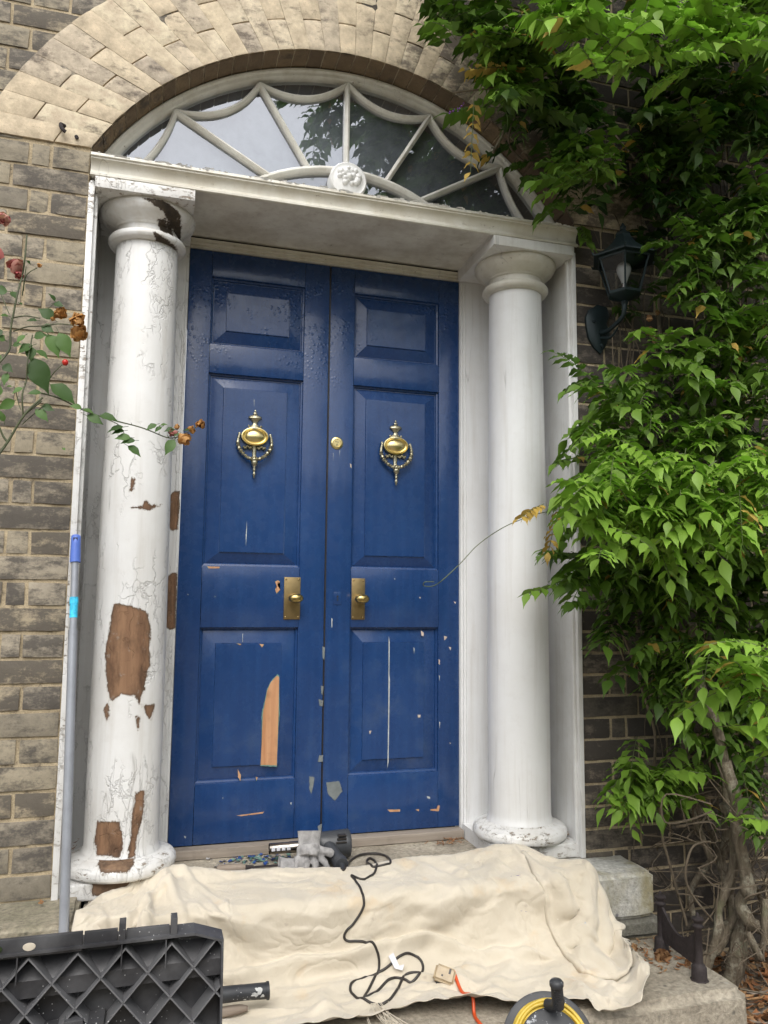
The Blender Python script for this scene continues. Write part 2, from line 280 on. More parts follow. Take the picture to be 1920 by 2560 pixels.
# ------------------------------------------------------------ mesh helpers
class MB:
    def __init__(s): s.v = []; s.f = []; s.m = []; s.att = []
    def add(s, vs, fs, mi=0, att=None):
        o = len(s.v); s.v += [tuple(p) for p in vs]; s.f += [tuple(i+o for i in f) for f in fs]; s.m += [mi]*len(fs)
        s.att += [att if att is not None else 0.]*len(vs) if not isinstance(att, list) else att
        return o
    def box(s, x0, x1, y0, y1, z0, z1, bev=.0, mi=0, seg=2):
        bm = bmesh.new(); bmesh.ops.create_cube(bm, size=1)
        for v in bm.verts: v.co = ((v.co.x+.5)*(x1-x0)+x0, (v.co.y+.5)*(y1-y0)+y0, (v.co.z+.5)*(z1-z0)+z0)
        if bev: bmesh.ops.bevel(bm, geom=bm.edges[:], offset=bev, segments=seg, affect='EDGES', profile=.6)
        bm.verts.index_update(); s.add([v.co[:] for v in bm.verts], [[v.index for v in f.verts] for f in bm.faces], mi); bm.free()
    def tube(s, pts, rad, n=8, mi=0, cap=True, smooth=1, jit=0., att=None):
        P = [Vector(p) for p in pts]
        if smooth and len(P) > 2: P, rad = spline(P, rad, smooth)
        if not isinstance(rad, (list, tuple)): rad = [rad]*len(P)
        vs = []; up = None
        for i, p in enumerate(P):
            t = (P[min(i+1, len(P)-1)]-P[max(i-1, 0)]).normalized()
            if up is None: up = t.orthogonal().normalized()
            up = (up-t*up.dot(t)).normalized(); sd_ = t.cross(up)
            for k in range(n):
                a = 2*math.pi*k/n; rr = rad[i]*(1+(noise.noise(p*30+Vector((k*1.3, 0, 0)))*jit if jit else 0))
                vs.append(p+(up*math.cos(a)+sd_*math.sin(a))*rr)
        fs = [(i*n+k, i*n+(k+1) % n, (i+1)*n+(k+1) % n, (i+1)*n+k) for i in range(len(P)-1) for k in range(n)]
        if cap: fs += [tuple(range(n))[::-1], tuple((len(P)-1)*n+k for k in range(n))]
        s.add(vs, fs, mi, att)
    def lathe(s, prof, c=(0, 0, 0), n=48, mi=0, axis='Z', a0=0, a1=2*math.pi, sx=1, sy=1):
        vs = []; full = abs(a1-a0-2*math.pi) < 1e-6; m = n if full else n+1
        for r, z in prof:
            for k in range(m):
                a = a0+(a1-a0)*k/n; x, y = r*math.cos(a)*sx, r*math.sin(a)*sy
                p = {'Z': (x, y, z), 'Y': (x, z, y), 'X': (z, x, y)}[axis]
                vs.append((c[0]+p[0], c[1]+p[1], c[2]+p[2]))
        fs = [(i*m+k, i*m+(k+1) % m, (i+1)*m+(k+1) % m, (i+1)*m+k) for i in range(len(prof)-1) for k in range(n)]
        s.add(vs, fs, mi)
    def prism(s, poly, y0, y1, mi=0, back=True):      # polygon in x,z, extruded along y
        n = len(poly); vs = [(x, y0, z) for x, z in poly]+[(x, y1, z) for x, z in poly]
        fs = [tuple(range(n))]+([tuple(range(2*n-1, n-1, -1))] if back else [])+[(i, i+n, (i+1) % n+n, (i+1) % n) for i in range(n)]
        s.add(vs, fs, mi)
    def sweep_x(s, prof, x0, x1, nx=1, mi=0, jit=0.):  # profile in y,z swept along x
        m = len(prof); vs = []
        for i in range(nx+1):
            x = x0+(x1-x0)*i/nx
            for j, (y, z) in enumerate(prof):
                d = noise.noise(Vector((x*9, y*30, z*30)))*jit; vs.append((x, y+d, z+d*.6))
        fs = [(i*m+j, i*m+j+1, (i+1)*m+j+1, (i+1)*m+j) for i in range(nx) for j in range(m-1)]+[tuple(range(m))[::-1], tuple(nx*m+j for j in range(m))]
        s.add(vs, fs, mi)
    def build(s, name, mats, parent=None, smooth=35, attname=None):
        me = bpy.data.meshes.new(name); me.from_pydata(s.v, [], s.f)
        bm = bmesh.new(); bm.from_mesh(me); bmesh.ops.recalc_face_normals(bm, faces=bm.faces[:]); bm.to_mesh(me); bm.free()
        for mm in (mats if isinstance(mats, (list, tuple)) else [mats]): me.materials.append(M[mm])
        me.polygons.foreach_set('material_index', s.m)
        if attname:
            a = me.attributes.new(attname, 'FLOAT', 'POINT'); a.data.foreach_set('value', s.att)
        if smooth is not None:
            me.polygons.foreach_set('use_smooth', [True]*len(me.polygons)); me.set_sharp_from_angle(angle=R(smooth))
        return link(name, me, parent)
def link(name, me, parent=None):
    o = bpy.data.objects.new(name, me); COL.objects.link(o)
    if parent:
        o.parent = parent; p = parent; off = Vector((0, 0, 0))
        while p: off += p.location; p = p.parent
        o.location = -off
    return o
def spline(P, rad, sub):
    sub = 4 if sub == 1 else sub; out = []; ro = []
    rl = rad if isinstance(rad, (list, tuple)) else [rad]*len(P)
    for i in range(len(P)-1):
        p0, p1, p2, p3 = P[max(i-1, 0)], P[i], P[i+1], P[min(i+2, len(P)-1)]
        for k in range(sub):
            t = k/sub; out.append(.5*((2*p1)+(-p0+p2)*t+(2*p0-5*p1+4*p2-p3)*t*t+(-p0+3*p1-3*p2+p3)*t**3)); ro.append(rl[i]*(1-t)+rl[i+1]*t)
    return out+[P[-1]], ro+[rl[-1]]
def tag(o, label=None, cat=None, group=None, kind=None):
    if label: o['label'] = label
    if cat: o['category'] = cat
    if group: o['group'] = group
    if kind: o['kind'] = kind
    return o
def empty(name, loc, label, cat, group=None):
    o = bpy.data.objects.new(name, None); o.empty_display_size = .1; COL.objects.link(o); o.location = loc
    return tag(o, label, cat, group)
def sdf(poly, x, z):
    d = 1e9; ins = False
    for i in range(len(poly)):
        x1, z1 = poly[i]; x2, z2 = poly[i-1]
        ex, ez = x2-x1, z2-z1; t = max(0, min(1, ((x-x1)*ex+(z-z1)*ez)/(ex*ex+ez*ez+1e-12)))
        d = min(d, math.hypot(x-x1-ex*t, z-z1-ez*t))
        if (z1 > z) != (z2 > z) and x < (x2-x1)*(z-z1)/(z2-z1)+x1: ins = not ins
    return d if ins else -d

# ------------------------------------------------------------ measured shapes (world metres)
WL = [
(60,-63,268,90),(54,-62,267,90),(127,-52,274,90),(56,-66,254,90),(52,-68,262,90),(101,-69,256,90),(72,-53,266,90),(53,-54,260,90),(83,-60,274,90),(109,-65,266,90),(130,-48,283,90),(111,-62,270,90),
(84,-70,260,90),(58,-73,243,90),(43,-66,249,90),(83,-64,263,90),(125,-62,282,90),(55,-66,251,90),(68,-65,252,90),(79,-71,246,90),(53,-52,272,90),(89,-65,270,90),(49,-73,249,90),(111,-46,272,90),
(53,-46,275,90),(119,-46,287,90),(88,-66,255,90),(52,-70,252,90),(70,-65,248,90),(39,-69,259,90),(102,-66,269,90),(68,-73,259,90),(51,-54,271,90),(55,-60,271,90),(58,-51,266,90),(80,-62,270,90),
(42,-67,253,90),(117,-60,265,90),(42,-67,256,90),(67,-48,278,90),(62,-47,283,90),(78,-55,258,90),(108,-60,265,90),(57,-48,276,90),(76,-51,267,90),(96,-59,262,90),(90,-66,258,90),(110,-73,258,90),
(160,-10,334,35),(109,-30,309,35),(115,-16,294,35),(142,-34,305,35),(162,-13,339,35),(47,-15,267,35),(153,-13,306,35),(52,-26,268,35),(146,-23,284,35),(88,-34,303,35),(111,-13,300,35),(105,-25,307,35),
(119,-34,284,35),(38,-25,272,35),(127,-29,301,35),(42,-19,299,35),(145,-24,298,35),(132,-33,274,35),(142,-27,312,35),(146,-15,310,35),(46,-30,254,35),(46,-26,275,35),(118,-27,317,35),(102,-17,295,35),
(86,-28,304,35),(147,-15,313,35),(165,-18,300,35),(115,-12,311,35),(130,-23,289,35),(45,-25,262,35),(107,-32,303,35),(43,-30,256,35),(151,-20,310,35),(66,-32,269,35),(49,-26,268,35),(60,-34,295,35),
(159,-20,324,35),(99,-11,293,35),(46,-18,273,35),(132,-14,296,35),(86,-12,288,35),(115,-29,298,35),(76,-10,287,35),(146,-24,304,35),(135,-24,308,35),(99,-19,281,35),(101,-33,300,35),(147,-27,291,35),
(38,-29,283,35),(126,-29,310,35),(51,-17,267,35),(57,-31,273,35),(39,-27,296,35),(50,-10,311,35),(122,-18,285,35),(126,-17,296,35),(123,-22,292,35),(48,-22,261,35),(42,-13,301,35),(63,-17,291,35),
(25,-23,291,55),(38,-25,278,55),(57,-21,274,55),(48,-28,262,55),(43,-22,291,55),(44,-22,290,55),(42,-23,287,55),(52,-22,264,55),(41,-27,267,55),(31,-25,294,55),(35,-28,272,55),(22,-38,276,55),
(46,-26,259,55),(41,-39,266,55),(48,-27,272,55),(52,-23,269,55),(68,-25,239,50),(86,-22,238,50),(70,-23,236,50),(74,-32,235,50),(84,-23,245,50),(73,-22,238,50),(66,-31,232,50),(70,-31,242,50),
(64,-33,226,50),(157,-10,287,20),(140,-20,232,20),(106,-20,256,20),(159,-25,273,20),(163,-10,287,20),(132,-28,226,20),(158,-15,278,20),(104,-29,258,20),(127,-10,267,20),(146,-10,269,20),(117,-10,272,20),
(169,-10,253,20),(149,-13,250,20),(101,-27,259,20),(130,-19,250,20),(143,-29,235,20),(106,-25,260,20),(138,-17,273,20),(124,-15,261,20),(158,-23,273,20),(154,-29,267,20),(144,-20,230,20),(139,-27,255,20),
(121,-22,251,20),(120,-29,265,20),(147,-21,241,20),(108,-18,260,20),(165,-10,265,20),(135,-17,273,20),(141,-15,251,20),(143,-29,269,20),(110,-21,260,20),(113,-16,260,20),(140,-11,232,20),(120,-26,215,35),
(140,-18,220,35),(109,-37,202,35),(159,-15,211,35),(116,-25,196,35),(159,-16,239,35),(144,-26,204,35),(122,-34,186,35),(134,-22,221,35),(146,-32,188,35),(138,-18,194,35),(103,-37,202,35),(121,-32,184,35),
(152,-19,190,35),(119,-29,204,35),(115,-23,200,35),(137,-26,208,35),(109,-31,190,35),(125,-25,219,35),(104,-38,193,35),(159,-20,232,35),(128,-32,209,35),(124,-26,194,35),(135,-24,222,35),(118,-23,208,35),
(134,-25,204,35),(148,-16,203,35),(124,-32,213,35),(119,-32,214,35),(113,-32,204,35),(120,-32,196,35),(142,-31,192,35),(137,-37,220,35),(143,-39,227,35),(131,-34,202,35),(125,-28,219,35),(132,-37,213,35),
(135,-38,223,35),(128,-26,196,35),(149,-31,216,35),(125,-25,194,35),(127,-29,185,35),(132,-37,208,35),(116,-39,214,35),(133,-21,198,35),(153,-23,222,35),(151,-17,170,50),(84,-18,135,50),(130,-23,164,50),
(141,-26,156,50),(138,-34,170,50),(111,-37,146,50),(91,-18,160,50),(94,-32,159,50),(146,-19,186,50),(75,-22,145,50),(100,-36,142,50),(76,-37,160,50),(129,-25,156,50),(154,-21,147,50),(127,-29,167,50),
(137,-18,146,50),(120,-37,147,50),(121,-25,177,50),(123,-40,141,50),(134,-27,141,50),(118,-38,148,50),(136,-26,186,50),(78,-38,137,50),(97,-27,153,50),(87,-41,145,50),(143,-23,171,50),(131,-38,163,50),
(86,-33,155,50),(77,-25,137,50),(130,-23,142,50),(110,-17,142,50),(89,-19,161,50),(106,-34,137,50),(116,-25,173,50),(108,-18,156,50),(97,-20,135,50),(89,-16,143,50),(142,-33,148,50),(113,-26,150,50),
(84,-28,135,50),(68,-42,153,50),(118,-20,173,50),(138,-20,180,50),(124,-17,175,50),(116,-30,176,50),(145,-23,171,50),(92,-16,132,50),(78,-34,140,50),(127,-29,161,50),(104,-20,158,50),(113,-17,171,50),
(130,-20,146,50),(98,-41,166,50),(129,-17,147,50),(141,-30,160,50),(143,-33,183,50),(113,-26,153,50),(75,-39,151,50),(95,-35,172,50),(110,-39,160,50),(100,-35,146,50),(94,-24,161,50),(64,-43,141,50),
(149,-20,181,50),(94,-21,143,50),(123,-33,162,50),(97,-27,164,50),(99,-30,176,50),(153,-23,147,50),(139,-34,162,50),(139,-22,185,50),(81,-29,148,50),(135,-24,186,50),(140,-24,188,50),(100,-15,146,50),
(134,-40,182,50),(106,-21,142,50),(124,-22,174,50),(93,-33,168,50),(72,-32,148,50),(72,-52,132,85),(53,-63,108,85),(112,-59,133,85),(105,-57,121,85),(127,-40,136,85),(83,-61,126,85),(69,-57,116,85),
(98,-40,118,85),(106,-48,129,85),(96,-59,109,85),(83,-61,112,85),(70,-60,116,85),(102,-66,124,85),(109,-35,121,85),(117,-57,124,85),(100,-51,122,85),(90,-39,112,85),(120,-39,116,85),(65,-55,131,85),
(65,-50,127,85),(58,-60,121,85),(77,-68,119,85),(71,-60,123,85),(89,-56,119,85),(81,-55,117,85),(58,-58,114,85),(114,-53,134,85),(80,-42,118,85),(111,-37,122,85),(71,-69,114,85),(98,-43,131,85),
(72,-38,117,85),(110,-42,110,85),(85,-57,126,85),(93,-66,113,85),(89,-71,110,85),(81,-68,108,85),(104,-49,127,85),(96,-39,135,85),(88,-51,107,85),(104,-72,115,85),(109,-41,114,85),(80,-49,115,85),
(66,-37,121,85),(76,-72,110,85),(82,-52,121,85),(114,-52,123,85),(90,-51,116,85),(89,-40,130,85),(69,-64,113,85),(120,-58,131,85),(83,-45,110,85),(76,-45,129,85),(71,-70,127,85),(112,-42,118,85),
(48,-69,117,85),(83,-65,127,85),(100,-43,134,85),(69,-44,128,85),(77,-43,128,85),(102,-40,113,85),(72,-63,120,85),(128,-37,129,85),(60,-49,122,85),(121,-39,125,85),(64,-67,122,85),(70,-45,122,85),
(63,-57,119,85),(133,-42,125,85),(55,-74,106,85),(62,-53,116,85),(83,-61,116,85),(101,-51,125,85),(110,-44,129,85),(48,-68,119,85),(70,-43,122,85),(68,-41,113,85),(110,-66,113,85),(94,-64,118,85),
(119,-41,130,85),(101,-69,122,85),(97,-70,129,85),(106,-64,128,85),(69,-67,112,85),(67,-64,130,85),(127,-25,101,42),(84,-31,100,42),(148,-23,98,42),(139,-31,106,42),(104,-19,98,42),(118,-23,96,42),
(129,-31,103,42),(70,-34,100,42),(88,-34,102,42),(80,-31,114,42),(128,-33,111,42),(78,-21,101,42),(65,-37,95,42),(120,-32,112,42),(70,-30,95,42),(143,-25,99,42),(102,-25,102,42),(119,-28,101,42),
(70,-19,111,42),(85,-27,100,42),(71,-38,114,42),(123,-27,112,42),(104,-36,96,42),(101,-23,97,42),(107,-20,100,42),(128,-37,103,42),(77,-23,99,42),(94,-34,98,42),(100,-21,107,42),(136,-37,110,42),
(97,-17,105,42),(119,-15,107,42),(130,-19,93,42),(152,-20,100,42),(112,-16,100,42),(117,-29,104,42),(121,-23,96,42),(70,-31,104,42),(142,-30,99,42),(105,-26,93,42),(120,-29,108,42),(129,-15,95,42),
(116,-15,102,42),(129,-26,94,42),(68,-32,97,42),(131,-27,101,42),(112,-15,111,42),(101,-37,91,42),(80,-18,103,42),(84,-34,108,42),(69,-25,101,42),(81,-27,102,42),(116,-34,111,42),(142,-21,100,42),
(89,-30,101,42),(119,-27,91,42),(100,-27,98,42),(139,-18,105,42),(116,-13,71,40),(99,-29,75,40),(134,-15,74,40),(104,-26,85,40),(152,-14,79,40),(128,-11,83,40),(152,-16,75,40),(143,-23,86,40),
(144,-14,77,40),(129,-27,84,40),(139,-19,72,40),(106,-26,73,40),(103,-20,79,40),(149,-20,87,40),(144,-20,70,40),(122,-20,72,40),(115,-25,83,40),(102,-28,85,40),(125,-12,74,40),(104,-12,85,40),
(145,-26,86,40),(146,-16,87,40),(145,-24,88,40),(121,-21,79,40),(102,-15,76,38),(100,-21,91,38),(91,-9,90,38),(103,-18,69,38),(108,-11,67,38),(99,-24,76,38),(88,-15,88,38),(92,-20,69,38),
(104,-15,86,38),(99,-15,94,38),(94,-23,88,38),(93,-21,88,38),(85,-17,79,38),(87,-21,92,38),(94,-21,84,38),(102,-19,79,38),(122,-22,52,45),(111,-12,59,45),(115,-22,66,45),(113,-20,53,45),
(108,-17,64,45),(111,-15,38,45),(112,-17,67,45),(108,-20,48,45),(127,-14,45,45),(94,-17,40,45),(108,-23,68,45),(116,-10,28,65),(106,-14,25,65),(97,-16,30,65),(91,-18,24,65),(93,-18,31,65),
(94,-12,29,65),(105,-19,33,65),(90,-14,31,65),(105,-19,33,65),(113,-16,28,65),(93,-15,22,65),(103,-18,31,65),(99,-12,32,65),(100,-10,30,65),(99,-19,27,65),(86,-91,67,100),(83,-89,75,100),
(81,-89,67,100),(88,-85,69,100),(77,-89,72,100),(84,-88,53,100),(87,-83,61,100),(80,-89,59,100),(72,-94,79,100),(85,-86,74,100),(92,-84,66,100),(87,-82,75,100),(135,-26,50,30),(155,-13,56,30),
(132,-28,55,30),(139,-15,28,30),(147,-20,49,30),(150,-14,49,30),(129,-22,31,30),(128,-31,20,30),(132,-29,17,30),(136,-15,30,30),(136,-23,57,30),(132,-32,19,30),(134,-30,31,30),(136,-22,39,30),
(143,-14,55,30),(137,-19,50,30),(133,-20,54,30),(147,-11,45,30),(144,-16,59,30),(126,-20,46,30),(146,-21,51,30),(124,-33,30,30),(63,-21,257,15),(79,-9,238,15),(75,-14,256,15),(82,-20,262,15),
(74,-15,241,15),(80,-5,286,15),(76,-13,238,15),(64,-21,262,15),(67,-11,259,15),(71,-7,240,15),(80,-16,244,15),(72,-17,276,15),(73,-8,286,15),(80,-6,287,15),(72,-20,248,15),(86,-15,251,15),
(72,-14,266,15),(58,-6,261,15),(73,-10,268,15),(71,-12,240,15),(54,-9,276,15),(69,-20,277,15),(56,-14,254,15),(57,-11,272,15),(85,-14,269,15),(82,-8,272,15),(68,-21,275,15),(76,-10,259,15),
(97,-5,249,15),(59,-8,284,15),(52,-9,282,15),(75,-20,248,15),(81,-13,275,15),(77,-15,267,15),(32,-22,286,35),(24,-26,283,35),(22,-29,286,35),(18,-28,288,35),(25,-29,290,35),(31,-33,272,35),
(33,-25,279,35),(26,-30,276,35),(32,-30,275,35),(119,-21,236,20),(113,-26,272,20),(162,-19,276,20),(122,-11,271,20),(148,-14,275,20),(141,-24,232,20),(117,-23,227,20),(117,-17,248,20),(136,-10,293,20),
(98,-26,242,20),(110,-32,274,20),(116,-33,252,20),(118,-13,277,20),(163,-12,241,20),(125,-19,275,20),(105,-19,247,20),(122,-21,242,20),(139,-29,278,20),(136,-24,282,20),(138,-24,279,20),(135,-27,273,20),
(124,-21,232,20),(141,-32,253,20),(145,-31,257,20),(118,-34,250,20),(108,-25,274,20),(107,-30,258,20),(117,-12,237,20),(120,-28,245,20),(159,-22,293,20),(134,-11,262,20),(123,-32,273,20),(114,-23,234,20),
(157,-26,260,20),(119,-20,240,20),(149,-24,259,20),(114,-18,257,20),(131,-18,279,20),(159,-22,228,20),(118,-15,253,20),(101,-26,239,20),(120,-16,286,20),(112,-21,249,20),(156,-16,248,20),(146,-31,231,20),
(142,-30,229,20),(114,-12,241,20),(145,-29,257,20),(113,-13,275,20),(149,-16,279,20),(157,-12,283,20),(131,-25,283,20),(119,-5,246,15),(120,-6,97,15),(129,-9,106,15),(113,-5,105,15),(164,-4,283,15),
(111,-7,219,15),(130,-5,117,15),(149,-5,244,15),(118,-5,119,15),(105,-5,204,15),(143,-8,243,15),(154,-6,274,15),(153,-9,248,15),(167,-5,123,15),(147,-6,125,15),(161,-5,96,15),(151,-8,281,15),
(129,-9,128,15),(155,-9,106,15),(145,-7,144,15),(137,-7,252,15),(164,-6,206,15),(115,-6,147,15),(121,-5,178,15),(166,-8,230,15),(111,-6,233,15),(101,-6,245,15),(166,-5,236,15),(145,-3,147,15),
(134,-4,249,15),(99,-9,194,15),(108,-5,227,15),(170,-3,283,15),(114,-9,225,15),(118,-6,141,15),(108,-3,94,15),(141,-7,233,15),(140,-5,148,15),(127,-7,184,15),(116,-5,271,15),(131,-6,103,15),
(176,-6,282,15),(131,-3,168,15),(135,-4,152,15),(177,-4,273,15),(121,-4,142,15)]
WS=[(0.703,-0.250,0.933,0.458,-0.280,0.901,0.6),
(0.697,-0.200,1.012,0.567,-0.230,1.040,0.5),
(0.805,-0.200,0.877,0.642,-0.230,0.863,0.5),
(0.723,-0.200,1.218,0.625,-0.230,1.164,0.6),
(0.839,-0.300,1.198,0.593,-0.330,1.215,0.7),
(0.830,-0.100,1.376,0.659,-0.130,1.333,0.5),
(0.878,-0.050,1.489,0.670,-0.080,1.314,0.4),
(0.471,-0.300,2.616,0.275,-0.330,2.555,2.0),
(0.322,-0.300,2.488,0.295,-0.330,2.209,2.0),
(0.553,-0.300,1.173,0.456,-0.330,1.116,2.0),
(0.609,-0.300,1.169,0.549,-0.330,1.021,2.0),
(1.137,-0.600,0.249,0.913,-0.630,0.303,1.0),
(0.777,-0.300,2.320,0.452,-0.330,2.141,0.6),
(0.777,-0.350,2.348,0.582,-0.380,2.216,0.5),
(0.391,-0.350,2.648,0.255,-0.380,2.624,0.6),
(0.434,-0.350,2.699,0.322,-0.380,2.571,0.6),
(0.851,-0.040,2.256,0.864,-0.070,2.152,0.4),
(0.463,-0.350,2.818,0.490,-0.380,2.703,0.6),
(0.836,-0.500,2.665,0.667,-0.530,2.434,0.8),
(0.725,-0.600,2.659,0.500,-0.630,2.434,0.9)]
COLP=[[(-0.723,0.852),(-0.689,0.848),(-0.648,0.838),(-0.620,0.820),(-0.611,0.750),(-0.609,0.679),(-0.616,0.624),(-0.624,0.586),(-0.636,0.551),(-0.651,0.579),(-0.691,0.580),(-0.717,0.560),(-0.728,0.591),(-0.739,0.681),(-0.739,0.722),(-0.731,0.792)],
[(-0.743,0.211),(-0.675,0.210),(-0.666,0.159),(-0.671,0.112),(-0.739,0.116),(-0.745,0.155)],
[(-0.632,0.291),(-0.609,0.293),(-0.609,0.236),(-0.621,0.190),(-0.628,0.103),(-0.648,0.108),(-0.642,0.204),(-0.640,0.244)],
[(-0.629,0.548),(-0.592,0.543),(-0.600,0.498),(-0.611,0.513)],
[(-0.685,1.146),(-0.655,1.154),(-0.641,1.169),(-0.627,1.157),(-0.592,1.163),(-0.633,1.141)],
[(-0.643,0.514),(-0.633,0.510),(-0.634,0.458)],
[(-0.739,0.537),(-0.723,0.557),(-0.724,0.502),(-0.731,0.516)],
[(-0.694,1.196),(-0.686,1.240),(-0.675,1.241),(-0.680,1.189)]]
CAPP=[[(-0.691,2.129),(-0.615,2.133),(-0.571,2.110),(-0.566,2.067),(-0.599,2.078),(-0.629,2.105),(-0.673,2.122)],
[(-0.643,2.084),(-0.596,2.087),(-0.589,2.040),(-0.627,2.047)],
[(-0.651,2.035),(-0.578,2.018),(-0.575,1.989),(-0.625,1.996),(-0.646,2.013)]]
BASP=[(-0.738,0.125),(-0.624,0.116),(-0.641,0.080),(-0.724,0.084)]
PLIP=[(-0.747,0.065),(-0.609,0.062),(-0.607,0.006),(-0.742,0.015)]
JMBP=[[(-0.564,0.957),(-0.528,0.957),(-0.529,0.764),(-0.564,0.764)],[(-0.562,1.242),(-0.531,1.244),(-0.531,1.109),(-0.565,1.100)]]
CHIPS=[('w',[(-0.170,0.599),(-0.163,0.593),(-0.162,0.457),(-0.164,0.285),(-0.221,0.290),(-0.219,0.363),(-0.218,0.467),(-0.204,0.547),(-0.192,0.575)]),
('g',[(0.016,0.218),(0.063,0.221),(0.075,0.184),(0.047,0.153),(0.021,0.179)]),
('g',[(-0.047,0.243),(-0.028,0.238),(-0.032,0.206),(-0.039,0.181),(-0.046,0.199)]),
('w',[(-0.301,0.123),(-0.253,0.126),(-0.205,0.130),(-0.209,0.124),(-0.285,0.120)]),
('w',[(-0.428,0.982),(-0.383,0.982),(-0.385,0.976),(-0.423,0.975)]),
('w',[(0.246,0.109),(0.295,0.107),(0.293,0.099),(0.255,0.100)]),
('w',[(0.412,0.100),(0.437,0.100),(0.441,0.112),(0.449,0.111),(0.446,0.091),(0.412,0.095)]),
('w',[(0.353,0.102),(0.368,0.103),(0.366,0.096)]),
('c',[(-0.293,1.149),(-0.291,1.105),(-0.294,1.055),(-0.297,1.097)]),
('c',[(0.243,0.737),(0.250,0.715),(0.249,0.596),(0.253,0.579),(0.251,0.428),(0.249,0.278),(0.242,0.257),(0.244,0.428),(0.244,0.596)]),
('c',[(0.391,0.148),(0.416,0.145),(0.414,0.138),(0.398,0.140)]),
('w',[(-0.300,0.279),(-0.289,0.259),(-0.290,0.239),(-0.298,0.252)]),
('w',[(-0.237,0.250),(-0.230,0.248),(-0.234,0.236)]),
('p',[(0.360,0.445),(0.372,0.444),(0.371,0.434),(0.361,0.434)]),
('p',[(0.372,0.756),(0.383,0.749),(0.382,0.734),(0.374,0.737)]),
('p',[(0.464,0.736),(0.479,0.733),(0.473,0.723),(0.466,0.719)]),
('p',[(0.483,0.695),(0.494,0.693),(0.491,0.681)]),
('p',[(0.443,0.649),(0.449,0.647),(0.447,0.627),(0.443,0.632)]),
('c',[(0.443,0.589),(0.450,0.586),(0.447,0.567)]),
('c',[(0.444,0.417),(0.451,0.413),(0.448,0.392)]),
('c',[(0.341,0.693),(0.348,0.691),(0.345,0.667)]),
('p',[(0.503,0.867),(0.514,0.865),(0.511,0.857)]),
('p',[(0.363,0.883),(0.371,0.882),(0.368,0.875)]),
('c',[(0.263,0.953),(0.270,0.950),(0.266,0.946)]),
('p',[(0.487,0.339),(0.493,0.336),(0.490,0.331)]),
('w',[(-0.237,0.710),(-0.220,0.708),(-0.227,0.698)]),
('w',[(-0.317,0.712),(-0.300,0.710),(-0.304,0.706)]),
('c',[(-0.298,0.747),(-0.295,0.747),(-0.295,0.718),(-0.297,0.718)]),
('p',[(0.172,0.393),(0.182,0.393),(0.176,0.379)]),
('g',[(-0.011,0.559),(-0.001,0.557),(-0.004,0.526),(-0.009,0.530)]),
('g',[(-0.019,0.512),(-0.001,0.505),(-0.003,0.485),(-0.014,0.489)]),
('g',[(-0.008,0.700),(0.002,0.696),(0.000,0.650),(-0.006,0.658)]),
('g',[(-0.012,0.314),(0.002,0.314),(0.001,0.289),(-0.017,0.292)]),
('w',[(-0.186,0.933),(-0.176,0.937),(-0.168,0.933),(-0.176,0.918),(-0.167,0.904),(-0.179,0.889),(-0.185,0.903),(-0.179,0.916)]),
('c',[(0.023,0.802),(0.030,0.800),(0.029,0.767),(0.025,0.768)]),
('c',[(-0.002,1.016),(0.003,1.016),(0.003,0.970),(-0.002,0.971)]),
('g',[(-0.013,0.069),(0.002,0.076),(0.001,0.052),(-0.010,0.052)]),
('c',[(-0.350,0.186),(-0.346,0.186),(-0.348,0.180)]),
('c',[(-0.478,0.068),(-0.464,0.065),(-0.467,0.059),(-0.474,0.062)]),
('c',[(-0.116,0.155),(-0.106,0.156),(-0.109,0.147)]),
('c',[(-0.400,0.879),(-0.394,0.877),(-0.398,0.874)]),
('c',[(-0.493,0.884),(-0.487,0.883),(-0.490,0.879)]),
('p',[(0.086,1.381),(0.093,1.377),(0.092,1.364),(0.087,1.368)]),
('c',[(-0.281,1.597),(-0.278,1.597),(-0.278,1.567)]),
('c',[(-0.272,1.352),(-0.270,1.352),(-0.271,1.305),(-0.273,1.309)]),
('c',[(0.020,1.417),(0.022,1.417),(0.022,1.382)]),
('c',[(0.044,1.427),(0.047,1.428),(0.045,1.401)])]

